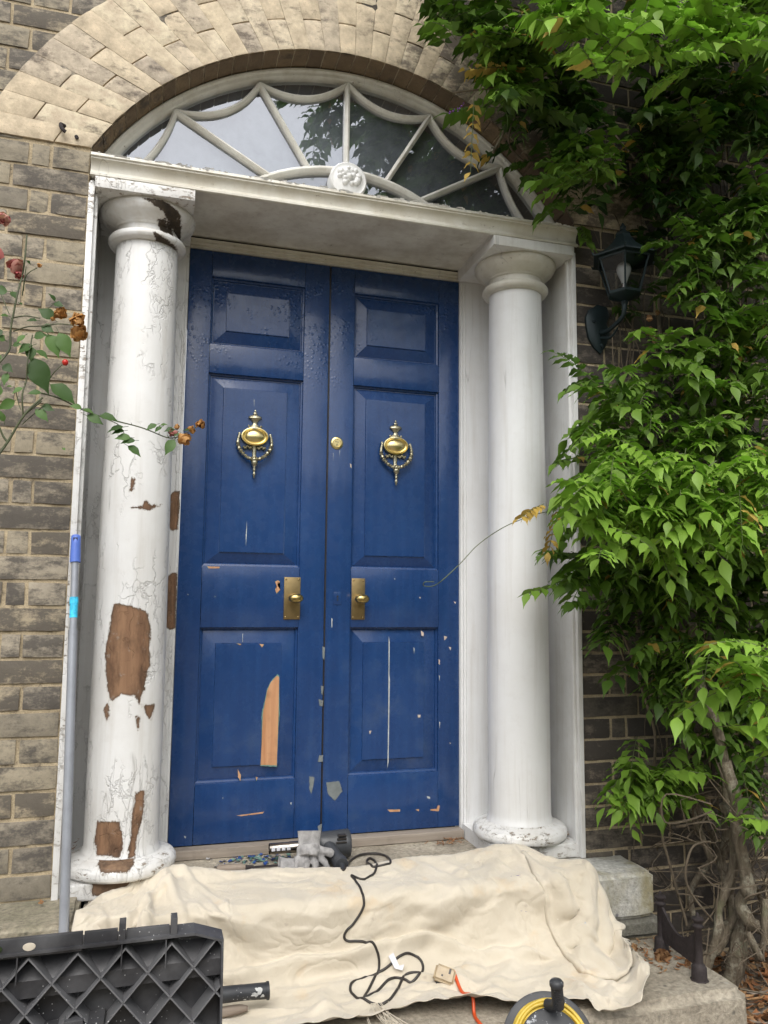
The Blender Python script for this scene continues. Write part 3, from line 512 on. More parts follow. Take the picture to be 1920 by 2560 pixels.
CORD=[(-0.004,0.012,0.022),(0.007,0.019,0.024),(0.056,0.149,0.001),(0.099,0.199,0.001),(0.139,0.212,0.001),(0.173,0.199,0.001),(0.190,0.161,0.001),(0.163,0.034,0.028),(0.143,0.015,0.027),(0.115,0.016,0.025),(0.097,0.025,0.025),(0.110,0.131,0.001),(0.129,0.163,0.001),(0.137,0.120,0.001),(0.098,-0.011,0.016),(0.064,-0.055,0.014),(0.032,-0.070,0.021),(0.015,-0.040,0.022),(0.017,-0.086,0.021),(0.014,-0.181,0.011),(0.012,-0.197,-0.014),(-0.015,-0.198,-0.055),(-0.042,-0.198,-0.081),(-0.036,-0.202,-0.099),(0.016,-0.214,-0.106),(0.028,-0.211,-0.115),(0.047,-0.222,-0.137),(0.051,-0.233,-0.162),(0.040,-0.246,-0.184),(-0.003,-0.317,-0.186),(-0.025,-0.355,-0.186),(0.006,-0.343,-0.185),(0.046,-0.311,-0.179),(0.077,-0.290,-0.182),(0.099,-0.297,-0.185),(0.120,-0.320,-0.179),(0.156,-0.286,-0.180),(0.174,-0.259,-0.171),(0.169,-0.238,-0.157),(0.142,-0.229,-0.144),(0.110,-0.239,-0.143),(0.080,-0.244,-0.160),(0.045,-0.241,-0.182),(0.004,-0.261,-0.175),(-0.034,-0.276,-0.182),(-0.051,-0.297,-0.186),(-0.051,-0.331,-0.186),(-0.034,-0.369,-0.186),(-0.009,-0.397,-0.186),(0.020,-0.401,-0.184),(0.055,-0.372,-0.178),(0.094,-0.302,-0.185),(0.117,-0.273,-0.178),(0.143,-0.271,-0.176),(0.170,-0.276,-0.182),(0.188,-0.291,-0.184)]
SPOTS=[(-0.590,-0.014,0.034,0.0035,0),(-0.714,-0.143,0.014,0.0040,0),(-0.689,-0.171,0.013,0.0040,0),(-0.289,-0.218,-0.137,0.0035,0),(0.030,-0.216,-0.137,0.0030,0),(0.032,-0.194,0.005,0.0030,0),(0.632,-0.234,0.008,0.0045,1),(0.680,-0.215,-0.005,0.0045,1),(0.295,-0.208,-0.131,0.0060,1),(0.412,-0.231,-0.151,0.0025,0),(0.616,-0.368,-0.176,0.0030,0),(0.208,-0.050,0.014,0.0025,0),(0.254,-0.172,0.015,0.0060,2),(0.665,-0.286,-0.112,0.0060,3),(0.184,-0.222,-0.146,0.0040,0),(0.308,-0.325,-0.183,0.0020,0),(0.159,-0.211,-0.116,0.0015,0),(-0.594,-0.065,0.031,0.0020,1),(-0.196,-0.109,0.013,0.0020,0)]
SCRIB=[[(0.476,-0.205,-0.010),(0.481,-0.200,-0.029),(0.483,-0.201,-0.037)],[(0.477,-0.201,-0.039),(0.470,-0.202,-0.048),(0.486,-0.204,-0.057)],[(0.503,-0.202,-0.041),(0.502,-0.204,-0.025),(0.518,-0.207,-0.021)],[(0.495,-0.206,-0.066),(0.514,-0.206,-0.067),(0.530,-0.208,-0.072)],[(0.508,-0.206,-0.067),(0.504,-0.210,-0.079),(0.499,-0.214,-0.088)],[(0.458,-0.161,0.014),(0.470,-0.169,0.013),(0.497,-0.153,0.015),(0.529,-0.160,0.016)],[(0.532,-0.208,-0.072),(0.542,-0.211,-0.080),(0.554,-0.212,-0.079)]]
OCORD=[(0.220,-0.378,-0.176),(0.233,-0.404,-0.185),(0.240,-0.436,-0.198),(0.234,-0.492,-0.198),(0.230,-0.534,-0.198)]
SOCK=[(0.198,-0.268,-0.183),(0.239,-0.334,-0.166),(0.220,-0.382,-0.178),(0.172,-0.338,-0.185),(0.096,-0.262,-0.174)]
STEMS=[(0.0175,[(1.349,-0.100,0.137),(1.344,-0.100,0.050),(1.337,-0.100,-0.022),(1.339,-0.100,-0.094),(1.340,-0.100,-0.152)]),
(0.0149,[(1.243,-0.220,0.208),(1.267,-0.220,0.117),(1.270,-0.220,0.034),(1.269,-0.220,-0.021),(1.244,-0.220,-0.079),(1.215,-0.220,-0.126),(1.196,-0.220,-0.178),(1.184,-0.220,-0.230),(1.164,-0.220,-0.303)]),
(0.0171,[(1.276,-0.200,-0.056),(1.279,-0.200,-0.095),(1.273,-0.200,-0.152),(1.255,-0.200,-0.205),(1.219,-0.200,-0.250),(1.175,-0.200,-0.272),(1.141,-0.200,-0.284)]),
(0.0199,[(1.201,-0.280,0.356),(1.224,-0.280,0.261),(1.240,-0.280,0.176),(1.247,-0.280,0.107),(1.261,-0.280,0.052),(1.269,-0.280,-0.002),(1.265,-0.280,-0.039),(1.261,-0.280,-0.095),(1.265,-0.280,-0.136),(1.291,-0.280,-0.158),(1.351,-0.280,-0.179),(1.429,-0.280,-0.195)]),
(0.0274,[(1.287,-0.250,-0.159),(1.266,-0.250,-0.227),(1.251,-0.250,-0.279),(1.234,-0.250,-0.356)]),
(0.0111,[(1.250,-0.300,-0.169),(1.273,-0.300,-0.234),(1.293,-0.300,-0.249),(1.299,-0.300,-0.211),(1.309,-0.300,-0.132),(1.328,-0.300,-0.081)]),
(0.0107,[(1.325,-0.060,-0.016),(1.272,-0.060,-0.081),(1.234,-0.060,-0.139),(1.224,-0.060,-0.212)]),
(0.0038,[(1.122,-0.300,0.117),(1.066,-0.300,0.110),(1.033,-0.300,0.076),(1.025,-0.300,0.024),(1.042,-0.300,-0.029),(1.084,-0.300,-0.085),(1.134,-0.300,-0.129)]),
(0.0044,[(1.002,-0.200,0.267),(1.006,-0.200,0.184),(1.013,-0.200,0.102),(1.028,-0.200,0.060),(1.052,-0.200,-0.018),(1.076,-0.200,-0.087),(1.093,-0.200,-0.148),(1.097,-0.200,-0.170)]),
(0.0024,[(1.166,-0.100,-0.028),(1.109,-0.100,-0.075),(1.047,-0.100,-0.119)]),
(0.0031,[(1.157,-0.060,0.070),(1.097,-0.060,0.056),(1.069,-0.060,0.030)]),
(0.0013,[(1.085,-0.100,0.032),(1.050,-0.100,-0.013),(1.046,-0.100,-0.033),(1.079,-0.100,-0.064)]),
(0.0020,[(1.008,-0.150,-0.011),(1.118,-0.150,-0.020),(1.203,-0.150,-0.038),(1.281,-0.150,-0.070)]),
(0.0091,[(1.448,-0.100,-0.089),(1.487,-0.100,-0.180),(1.521,-0.100,-0.232)]),
(0.0065,[(1.480,-0.120,0.034),(1.442,-0.120,-0.010),(1.423,-0.120,-0.089)]),
(0.0106,[(1.321,-0.050,0.067),(1.354,-0.050,-0.024),(1.362,-0.050,-0.098)]),
(0.0027,[(1.228,-0.200,-0.057),(1.201,-0.200,-0.121),(1.158,-0.200,-0.176)]),
(0.0107,[(1.242,-0.100,0.783),(1.229,-0.100,0.573),(1.220,-0.100,0.462),(1.206,-0.100,0.227),(1.267,-0.100,-0.008)]),
(0.0165,[(1.104,-0.270,0.804),(1.141,-0.270,0.608),(1.189,-0.270,0.465),(1.211,-0.270,0.353),(1.223,-0.270,0.228)]),
(0.0051,[(0.946,-0.080,0.798),(0.989,-0.080,0.686),(1.041,-0.080,0.559),(1.083,-0.080,0.424),(1.084,-0.080,0.302)]),
(0.0042,[(0.914,-0.060,0.829),(0.949,-0.060,0.765),(1.001,-0.060,0.629)]),
(0.0125,[(1.166,-0.050,0.585),(1.210,-0.050,0.455),(1.223,-0.050,0.290),(1.274,-0.050,0.133)]),
(0.0122,[(1.050,-0.060,1.026),(1.065,-0.060,0.920),(1.072,-0.060,0.830),(1.115,-0.060,0.700)]),
(0.0076,[(1.158,-0.060,2.003),(1.163,-0.060,1.852),(1.199,-0.060,1.749),(1.206,-0.060,1.670)]),
(0.0078,[(1.335,-0.080,3.067),(1.309,-0.080,2.935),(1.252,-0.080,2.799),(1.240,-0.080,2.598)]),
(0.0045,[(1.477,-0.100,2.966),(1.427,-0.100,2.820),(1.379,-0.100,2.687)]),
(0.0062,[(0.905,-0.060,2.949),(0.767,-0.060,2.854),(0.652,-0.060,2.766),(0.577,-0.060,2.670),(0.540,-0.060,2.556),(0.494,-0.060,2.460)]),
(0.0040,[(0.710,-0.040,2.810),(0.624,-0.040,2.701),(0.567,-0.040,2.538),(0.622,-0.040,2.458)]),
(0.0049,[(0.932,-0.100,2.623),(1.046,-0.100,2.498),(1.113,-0.100,2.418)]),
(0.0031,[(1.253,-0.200,2.787),(1.170,-0.200,2.706),(1.031,-0.200,2.643)]),
(0.0034,[(0.270,-0.250,2.522),(0.410,-0.250,2.554),(0.555,-0.250,2.620),(0.697,-0.250,2.743)]),
(0.0028,[(0.189,-0.300,0.925),(0.159,-0.300,0.924),(0.162,-0.300,0.913),(0.196,-0.300,0.918),(0.266,-0.300,0.979),(0.333,-0.300,1.040),(0.417,-0.300,1.096),(0.512,-0.300,1.135),(0.572,-0.300,1.151),(0.707,-0.300,1.182),(0.852,-0.300,1.211),(0.950,-0.300,1.215),(1.082,-0.300,1.192)]),
(0.0053,[(1.382,-0.040,2.646),(1.456,-0.040,2.874),(1.555,-0.040,3.114)]),
(0.0052,[(1.260,-0.030,2.573),(1.248,-0.030,2.840),(1.225,-0.030,3.099)])]
ROSE=[(0.0035,[(-1.002,-0.400,1.196),(-0.971,-0.400,1.252),(-0.935,-0.400,1.321),(-0.896,-0.400,1.369)]),
(0.0021,[(-0.903,-0.380,1.387),(-0.857,-0.380,1.374),(-0.805,-0.380,1.352),(-0.743,-0.380,1.330),(-0.655,-0.380,1.313),(-0.591,-0.380,1.294),(-0.562,-0.380,1.292)]),
(0.0028,[(-1.001,-0.420,1.441),(-0.978,-0.420,1.485),(-0.978,-0.420,1.530),(-0.972,-0.420,1.583),(-0.966,-0.420,1.632),(-0.960,-0.420,1.682),(-0.953,-0.420,1.716),(-0.953,-0.420,1.783)]),
(0.0021,[(-0.940,-0.400,1.321),(-0.943,-0.400,1.372),(-0.937,-0.400,1.414),(-0.935,-0.400,1.453),(-0.928,-0.400,1.529)]),
(0.0014,[(-0.955,-0.420,1.640),(-0.948,-0.420,1.677),(-0.923,-0.420,1.697)]),
(0.0018,[(-0.980,-0.420,1.566),(-0.945,-0.420,1.568),(-0.910,-0.420,1.567)]),
(0.0018,[(-0.976,-0.400,1.540),(-0.941,-0.400,1.547),(-0.909,-0.400,1.554),(-0.868,-0.400,1.563),(-0.835,-0.400,1.565)]),
(0.0014,[(-0.887,-0.400,1.419),(-0.871,-0.400,1.440),(-0.854,-0.400,1.458)]),
(0.0014,[(-1.006,-0.420,1.624),(-0.993,-0.420,1.596),(-0.981,-0.420,1.569)]),
(0.0011,[(-0.897,-0.400,1.602),(-0.880,-0.400,1.622)]),
(0.0014,[(-0.743,-0.380,1.333),(-0.711,-0.380,1.316),(-0.694,-0.380,1.287)]),
(0.0014,[(-0.961,-0.400,1.383),(-0.951,-0.400,1.349),(-0.944,-0.400,1.333)]),
(0.0024,[(-0.937,-0.400,1.321),(-0.899,-0.400,1.362)]),
(0.0031,[(-0.971,-0.400,1.252),(-0.983,-0.400,1.267),(-1.003,-0.400,1.313)]),
(0.0014,[(-0.942,-0.400,1.301),(-0.906,-0.400,1.336),(-0.890,-0.400,1.353)]),
(0.0014,[(-0.568,-0.380,1.295),(-0.536,-0.380,1.311),(-0.504,-0.380,1.334)]),
(0.0014,[(-0.957,-0.420,1.627),(-0.953,-0.420,1.657),(-0.949,-0.420,1.697)])]
RLEAF=[([(-0.883,-0.400,1.617),(-0.859,-0.410,1.614)],0.0142),
([(-0.880,-0.400,1.624),(-0.892,-0.410,1.642)],0.0107),
([(-0.881,-0.400,1.577),(-0.916,-0.410,1.602)],0.0214),
([(-0.909,-0.400,1.554),(-0.878,-0.410,1.544)],0.0178),
([(-0.919,-0.400,1.569),(-0.944,-0.410,1.567)],0.0100),
([(-0.927,-0.400,1.503),(-0.962,-0.410,1.483)],0.0214),
([(-0.930,-0.400,1.499),(-0.929,-0.410,1.461)],0.0178),
([(-0.925,-0.400,1.470),(-0.884,-0.410,1.384)],0.0214),
([(-0.925,-0.400,1.523),(-0.895,-0.410,1.536)],0.0196),
([(-0.893,-0.400,1.536),(-0.860,-0.410,1.480)],0.0196),
([(-0.867,-0.400,1.542),(-0.836,-0.410,1.483)],0.0214),
([(-0.918,-0.400,1.491),(-0.886,-0.410,1.475)],0.0125),
([(-0.986,-0.400,1.572),(-1.005,-0.410,1.573)],0.0125),
([(-0.993,-0.400,1.637),(-1.026,-0.410,1.635)],0.0178),
([(-0.981,-0.400,1.638),(-0.970,-0.410,1.619)],0.0142),
([(-0.993,-0.400,1.445),(-0.968,-0.410,1.431)],0.0160),
([(-0.991,-0.400,1.509),(-1.010,-0.410,1.517)],0.0178),
([(-0.973,-0.400,1.498),(-0.952,-0.410,1.504)],0.0107),
([(-0.900,-0.400,1.382),(-0.932,-0.410,1.381)],0.0064),
([(-0.881,-0.400,1.406),(-0.812,-0.410,1.367)],0.0160),
([(-0.898,-0.400,1.349),(-0.867,-0.410,1.340)],0.0078),
([(-0.912,-0.400,1.339),(-0.878,-0.410,1.313)],0.0100),
([(-0.803,-0.400,1.350),(-0.830,-0.410,1.356)],0.0078),
([(-0.800,-0.400,1.347),(-0.772,-0.410,1.342)],0.0078),
([(-0.790,-0.400,1.332),(-0.748,-0.410,1.316)],0.0142),
([(-0.760,-0.400,1.334),(-0.712,-0.410,1.330)],0.0064),
([(-0.698,-0.400,1.309),(-0.740,-0.410,1.299)],0.0036),
([(-0.697,-0.400,1.299),(-0.729,-0.410,1.292)],0.0100),
([(-0.681,-0.400,1.282),(-0.719,-0.410,1.281)],0.0028),
([(-0.669,-0.400,1.275),(-0.705,-0.410,1.270)],0.0114),
([(-0.687,-0.400,1.260),(-0.651,-0.410,1.238)],0.0100),
([(-0.617,-0.400,1.321),(-0.645,-0.410,1.307)],0.0093),
([(-0.604,-0.400,1.316),(-0.624,-0.410,1.302)],0.0093),
([(-0.608,-0.400,1.319),(-0.592,-0.410,1.324)],0.0050),
([(-0.572,-0.400,1.311),(-0.598,-0.410,1.307)],0.0121),
([(-0.563,-0.400,1.305),(-0.572,-0.410,1.292)],0.0085),
([(-0.571,-0.400,1.284),(-0.595,-0.410,1.243)],0.0107),
([(-0.547,-0.400,1.310),(-0.531,-0.410,1.315)],0.0050),
([(-0.960,-0.400,1.357),(-0.997,-0.410,1.333)],0.0160),
([(-0.967,-0.400,1.392),(-0.980,-0.410,1.392)],0.0078),
([(-0.944,-0.400,1.391),(-0.968,-0.410,1.377)],0.0107),
([(-0.981,-0.400,1.426),(-0.989,-0.410,1.394)],0.0125),
([(-0.982,-0.400,1.302),(-0.991,-0.410,1.327)],0.0107),
([(-0.946,-0.400,1.527),(-0.966,-0.410,1.506)],0.0089),
([(-0.944,-0.400,1.716),(-0.951,-0.410,1.721)],0.0064),
([(-0.996,-0.400,1.393),(-1.004,-0.410,1.358)],0.0142),
([(-0.999,-0.400,1.535),(-1.019,-0.410,1.516)],0.0142),
([(-0.998,-0.400,1.470),(-1.015,-0.410,1.452)],0.0142),
([(-0.965,-0.400,1.610),(-0.955,-0.410,1.605)],0.0057),
([(-0.843,-0.400,1.244),(-0.836,-0.410,1.239)],0.0018)]
RFLOW=[((-0.867,-0.400,1.595),0.0214,0),((-0.824,-0.400,1.580),0.0214,0),((-0.819,-0.400,1.547),0.0249,0),((-0.546,-0.400,1.286),0.0214,0),((-0.505,-0.400,1.329),0.0178,0),((-0.528,-0.400,1.314),0.0125,0),((-0.575,-0.400,1.301),0.0142,1),((-0.976,-0.400,1.705),0.0249,1),((-0.969,-0.400,1.683),0.0142,1),((-0.922,-0.400,1.714),0.0078,0),((-0.848,-0.400,1.465),0.0100,2),((-0.884,-0.400,1.578),0.0071,0),((-0.566,-0.400,1.318),0.0089,0),((-1.022,-0.400,1.735),0.0214,1),((-1.012,-0.400,1.827),0.0214,1)]
CLOTH = [   # canvas sheet: rows from back to front, x y z in millimetres
[-785,-91,23,-778,-76,23,-771,-60,24,-761,-43,24,-749,-28,26,-735,-16,27,-717,-10,29,-699,-5,31,-678,-1,33,-657,7,34,-636,21,55,-616,48,55,-596,77,55,-576,106,55,-557,133,55,-537,152,55,-518,161,29,-498,167,23,-480,165,23,-462,161,23,-446,154,24,-432,143,24,-418,131,24,-399,119,24,-377,108,23,-346,100,22,-309,95,22,-267,90,22,-224,84,23,-180,79,23,-142,72,22,-105,61,23,-70,51,24,-38,43,24,-5,38,23,25,37,22,55,37,22,84,41,22,113,45,23,141,50,24,168,58,25,195,65,25,221,73,25,246,79,24,270,83,22,290,79,23,311,73,24,330,67,25,349,63,25,370,62,25,391,66,25,413,71,25,435,74,27,457,75,29,479,71,34,500,60,39,521,47,46,540,34,55,560,19,59,578,12,61,596,7,62,613,1,64,629,-3,63,645,-8,62,660,-17,59,675,-27,54,689,-38,49,704,-50,43,719,-62,38,735,-74,34,751,-86,30,766,-98,28,779,-107,27,791,-117,26],
[-789,-105,25,-781,-90,24,-773,-76,24,-763,-59,25,-750,-45,26,-735,-34,28,-717,-28,29,-698,-23,31,-678,-17,31,-657,-7,31,-636,4,34,-618,29,55,-596,53,57,-577,87,56,-554,114,57,-536,132,55,-516,141,34,-500,146,23,-481,144,23,-463,140,24,-447,133,24,-432,122,24,-418,111,25,-398,100,27,-376,89,25,-345,81,25,-308,76,25,-266,70,24,-223,65,23,-181,60,25,-142,53,21,-106,43,24,-71,33,25,-38,25,25,-5,21,22,25,20,23,55,20,22,84,24,21,112,27,24,140,32,26,167,39,27,194,47,25,220,54,26,245,60,23,269,64,21,289,60,22,310,54,24,330,47,25,349,43,26,369,42,26,391,46,24,413,51,24,435,54,25,457,55,29,478,51,34,499,40,40,520,28,46,540,15,53,559,1,57,578,-8,59,595,-15,62,612,-19,61,628,-23,60,644,-28,59,659,-36,55,674,-46,52,689,-57,48,704,-69,43,719,-80,37,734,-91,33,750,-102,30,766,-113,28,778,-122,28,790,-132,29],
[-793,-118,27,-785,-105,21,-776,-91,19,-764,-75,18,-751,-61,17,-736,-49,18,-718,-43,17,-699,-36,17,-679,-27,16,-659,-14,17,-638,-2,21,-621,14,50,-603,36,61,-581,73,57,-549,95,62,-528,112,58,-510,122,44,-505,126,20,-485,123,22,-466,119,23,-449,112,24,-433,103,28,-417,94,33,-398,83,34,-376,72,35,-346,63,32,-308,58,27,-267,52,18,-225,45,20,-182,42,20,-144,35,18,-106,25,18,-71,15,23,-38,8,22,-5,3,17,25,2,23,54,3,19,83,6,16,111,9,20,139,12,26,167,19,24,193,29,20,220,36,25,245,42,23,268,45,16,289,40,15,310,34,18,330,27,21,349,22,24,369,22,21,390,27,17,413,32,15,435,35,18,456,35,26,477,30,34,498,19,38,521,9,40,540,-4,46,560,-17,49,580,-26,50,595,-39,58,611,-39,52,628,-40,48,644,-46,49,660,-52,44,676,-61,41,689,-75,42,704,-88,41,719,-98,33,734,-108,27,750,-119,24,765,-129,25,777,-138,27,788,-146,33],
[-798,-133,30,-787,-120,25,-777,-107,20,-765,-92,16,-751,-78,14,-735,-66,13,-717,-59,13,-698,-52,15,-679,-41,19,-659,-28,20,-640,-12,19,-620,7,33,-607,29,58,-591,64,62,-567,90,60,-542,105,57,-523,108,54,-504,111,36,-486,108,34,-467,103,34,-449,97,36,-433,89,41,-418,77,42,-398,65,43,-377,53,38,-346,46,28,-310,42,15,-269,33,16,-226,27,18,-183,25,13,-144,17,13,-107,6,14,-72,-3,20,-39,-9,17,-6,-15,15,25,-17,23,53,-15,17,82,-12,14,111,-9,17,139,-6,24,166,1,19,193,11,15,219,18,19,244,24,20,268,25,19,289,20,13,310,14,14,330,7,19,349,2,22,369,2,17,391,6,13,413,11,12,435,15,15,456,15,23,477,10,29,500,2,30,520,-9,35,539,-22,41,561,-34,40,582,-46,42,595,-61,52,612,-63,48,628,-60,40,644,-63,37,661,-70,34,677,-78,30,693,-89,29,706,-103,31,720,-116,32,735,-126,26,750,-135,30,764,-147,30,776,-154,33,787,-161,37],
[-802,-147,33,-790,-135,28,-779,-122,24,-765,-107,20,-750,-94,18,-734,-82,18,-717,-74,22,-699,-66,25,-679,-57,25,-658,-45,20,-639,-27,16,-619,-5,21,-603,13,45,-590,42,58,-570,70,59,-547,86,62,-526,90,57,-505,94,48,-486,91,47,-467,87,47,-449,80,48,-434,69,48,-419,57,45,-400,45,37,-378,36,27,-348,30,16,-311,21,14,-270,12,17,-227,8,12,-184,5,12,-145,-3,12,-108,-12,14,-72,-21,19,-39,-26,14,-6,-34,15,24,-35,22,53,-33,15,82,-31,13,111,-28,14,138,-25,21,165,-18,18,192,-8,13,218,0,14,244,5,17,267,5,20,288,-1,14,310,-6,12,330,-13,17,349,-18,22,369,-19,16,391,-15,12,413,-11,12,436,-6,12,458,-4,16,479,-7,20,501,-16,23,520,-28,31,540,-39,32,563,-52,31,583,-65,34,597,-82,44,613,-88,45,627,-82,34,644,-82,29,661,-89,25,677,-96,22,694,-105,20,708,-118,22,722,-131,24,736,-144,27,751,-153,32,763,-162,39,775,-170,39,786,-176,41],
[-806,-162,36,-794,-149,35,-781,-135,33,-767,-121,30,-752,-107,28,-736,-96,28,-717,-88,30,-699,-81,27,-679,-73,20,-660,-61,15,-640,-46,15,-620,-24,21,-603,-3,35,-590,20,55,-570,47,58,-549,65,59,-527,71,60,-506,75,56,-487,71,54,-468,66,52,-451,58,48,-436,48,42,-421,38,34,-402,28,25,-380,19,16,-349,9,12,-311,-1,14,-271,-9,12,-228,-13,12,-184,-14,12,-146,-22,12,-108,-31,15,-73,-38,16,-39,-45,12,-6,-52,14,24,-53,21,53,-51,14,82,-50,14,110,-47,14,138,-43,18,165,-36,19,191,-26,12,218,-18,12,243,-15,15,267,-16,21,288,-22,17,309,-27,11,330,-33,14,349,-38,21,370,-39,17,391,-36,12,414,-32,12,436,-28,12,458,-25,14,479,-27,20,500,-35,23,520,-45,23,542,-57,23,564,-73,25,584,-84,27,600,-101,36,613,-112,42,627,-106,30,644,-103,22,660,-108,19,677,-116,17,694,-125,16,708,-136,20,721,-148,27,735,-160,33,749,-171,37,762,-180,43,774,-185,46,784,-191,45],
[-811,-178,40,-796,-165,39,-783,-151,38,-768,-136,36,-752,-122,35,-735,-110,32,-718,-103,27,-700,-96,21,-680,-89,15,-659,-79,12,-639,-67,14,-621,-44,23,-602,-20,30,-587,5,41,-570,25,58,-549,42,59,-529,50,56,-509,54,52,-489,50,48,-471,45,43,-454,38,37,-438,29,30,-423,19,23,-403,10,17,-380,-1,12,-349,-13,12,-311,-23,12,-271,-30,12,-228,-33,12,-185,-33,12,-146,-41,12,-109,-49,16,-73,-57,13,-39,-65,12,-7,-71,14,23,-70,20,52,-70,13,81,-69,15,110,-65,14,137,-60,14,165,-53,18,191,-44,12,217,-37,12,242,-36,12,266,-37,19,288,-43,19,309,-48,13,330,-53,12,350,-58,18,371,-60,19,392,-57,12,414,-53,12,436,-49,12,458,-46,15,479,-47,22,500,-54,23,521,-62,17,543,-77,18,565,-94,23,584,-104,23,602,-118,27,615,-136,39,628,-132,30,643,-124,17,660,-129,14,677,-136,13,694,-145,12,710,-155,14,725,-165,19,738,-176,25,752,-186,31,765,-195,37,775,-201,43,783,-206,49],
[-812,-186,32,-798,-180,39,-784,-168,35,-769,-152,32,-753,-137,30,-736,-125,27,-719,-117,21,-700,-111,16,-679,-106,13,-658,-100,12,-638,-88,13,-619,-65,18,-605,-40,30,-588,-15,33,-569,6,49,-550,19,57,-530,27,55,-511,32,44,-492,29,39,-473,24,34,-456,17,28,-440,8,23,-424,-1,18,-403,-10,14,-380,-22,12,-348,-36,12,-311,-47,12,-271,-51,12,-228,-53,12,-186,-53,12,-147,-60,13,-110,-67,14,-74,-76,12,-40,-84,12,-7,-89,14,22,-88,18,52,-88,12,81,-88,15,109,-84,15,137,-78,14,164,-71,17,190,-62,12,216,-57,14,241,-56,11,265,-57,16,287,-63,20,309,-69,16,329,-74,11,350,-78,16,372,-80,19,392,-78,13,414,-73,12,436,-69,13,457,-66,18,478,-67,23,499,-72,18,521,-83,14,543,-98,16,564,-115,22,583,-125,19,602,-136,20,616,-155,33,628,-158,29,642,-148,13,660,-150,13,677,-157,14,694,-166,14,709,-176,13,724,-186,17,738,-195,23,752,-203,29,763,-209,37,772,-214,43,783,-217,47],
[-813,-192,20,-800,-191,32,-785,-182,35,-770,-168,30,-754,-152,25,-737,-139,21,-719,-131,16,-699,-127,13,-678,-126,12,-657,-120,12,-637,-109,13,-619,-86,16,-605,-62,30,-589,-37,29,-569,-14,38,-550,-3,51,-530,3,51,-512,8,42,-493,5,35,-474,1,30,-457,-5,25,-441,-13,20,-424,-22,16,-403,-31,12,-379,-46,12,-348,-59,12,-311,-70,12,-271,-72,12,-228,-72,12,-186,-72,12,-148,-78,13,-110,-86,12,-75,-96,12,-41,-104,12,-7,-107,15,22,-106,17,52,-107,12,81,-106,14,108,-102,15,136,-96,15,163,-88,16,189,-80,13,215,-77,15,240,-77,11,265,-77,13,287,-84,19,309,-89,18,329,-95,12,350,-99,15,372,-101,19,393,-99,15,415,-94,12,436,-89,15,457,-85,21,478,-86,20,499,-93,14,521,-104,13,543,-118,15,564,-136,20,583,-146,17,601,-154,14,618,-171,24,632,-180,30,641,-172,14,660,-170,14,677,-177,14,694,-186,13,708,-197,13,723,-206,17,739,-211,21,754,-215,25,766,-220,32,776,-225,37,786,-221,34],
[-815,-197,7,-802,-200,21,-787,-193,28,-769,-183,31,-753,-169,24,-737,-154,17,-718,-147,13,-698,-146,13,-676,-146,12,-655,-140,12,-635,-130,13,-618,-108,16,-604,-84,30,-589,-59,26,-569,-34,29,-551,-25,43,-531,-21,48,-512,-17,42,-494,-19,32,-476,-22,26,-458,-27,22,-441,-34,18,-424,-42,14,-402,-55,12,-379,-69,12,-347,-83,12,-311,-93,12,-271,-93,12,-228,-91,12,-187,-92,12,-148,-97,12,-111,-107,12,-75,-116,12,-41,-123,12,-8,-126,15,22,-124,16,52,-126,13,81,-124,14,108,-120,15,135,-113,15,162,-105,13,189,-99,13,214,-98,15,239,-97,12,264,-98,13,286,-104,17,308,-110,19,329,-116,14,351,-120,13,372,-122,17,394,-119,17,415,-114,12,436,-108,17,457,-104,21,478,-105,15,500,-115,12,522,-126,14,542,-139,14,564,-156,18,582,-166,14,600,-173,10,619,-187,16,633,-200,27,643,-197,15,661,-191,6,678,-195,2,694,-204,3,711,-211,6,729,-215,9,746,-218,11,758,-226,20,769,-233,26,779,-229,25,789,-224,21],
[-816,-202,-7,-805,-206,7,-790,-204,18,-773,-191,21,-753,-182,21,-735,-172,17,-716,-166,16,-696,-165,12,-675,-165,13,-654,-161,12,-634,-151,14,-617,-129,16,-603,-107,29,-589,-83,25,-570,-56,22,-551,-46,33,-532,-45,43,-512,-42,42,-495,-43,31,-477,-44,23,-458,-48,19,-441,-54,15,-423,-65,13,-402,-80,12,-378,-94,12,-347,-106,12,-310,-114,12,-270,-114,12,-228,-111,12,-187,-112,12,-149,-117,12,-112,-127,12,-76,-136,12,-42,-142,12,-9,-144,16,22,-142,15,52,-144,14,80,-142,13,107,-137,14,135,-131,15,161,-123,12,188,-119,15,213,-118,14,238,-118,13,263,-119,14,285,-124,15,307,-130,18,329,-136,15,351,-141,12,372,-142,14,394,-139,17,415,-134,13,436,-128,19,457,-123,17,478,-125,12,500,-137,14,522,-148,16,543,-161,17,564,-177,14,582,-189,7,599,-193,6,616,-205,12,633,-220,24,648,-221,21,664,-213,5,681,-210,-5,701,-213,-8,719,-218,-6,737,-223,-2,748,-231,7,759,-240,16,773,-238,14,781,-228,10,792,-227,7],
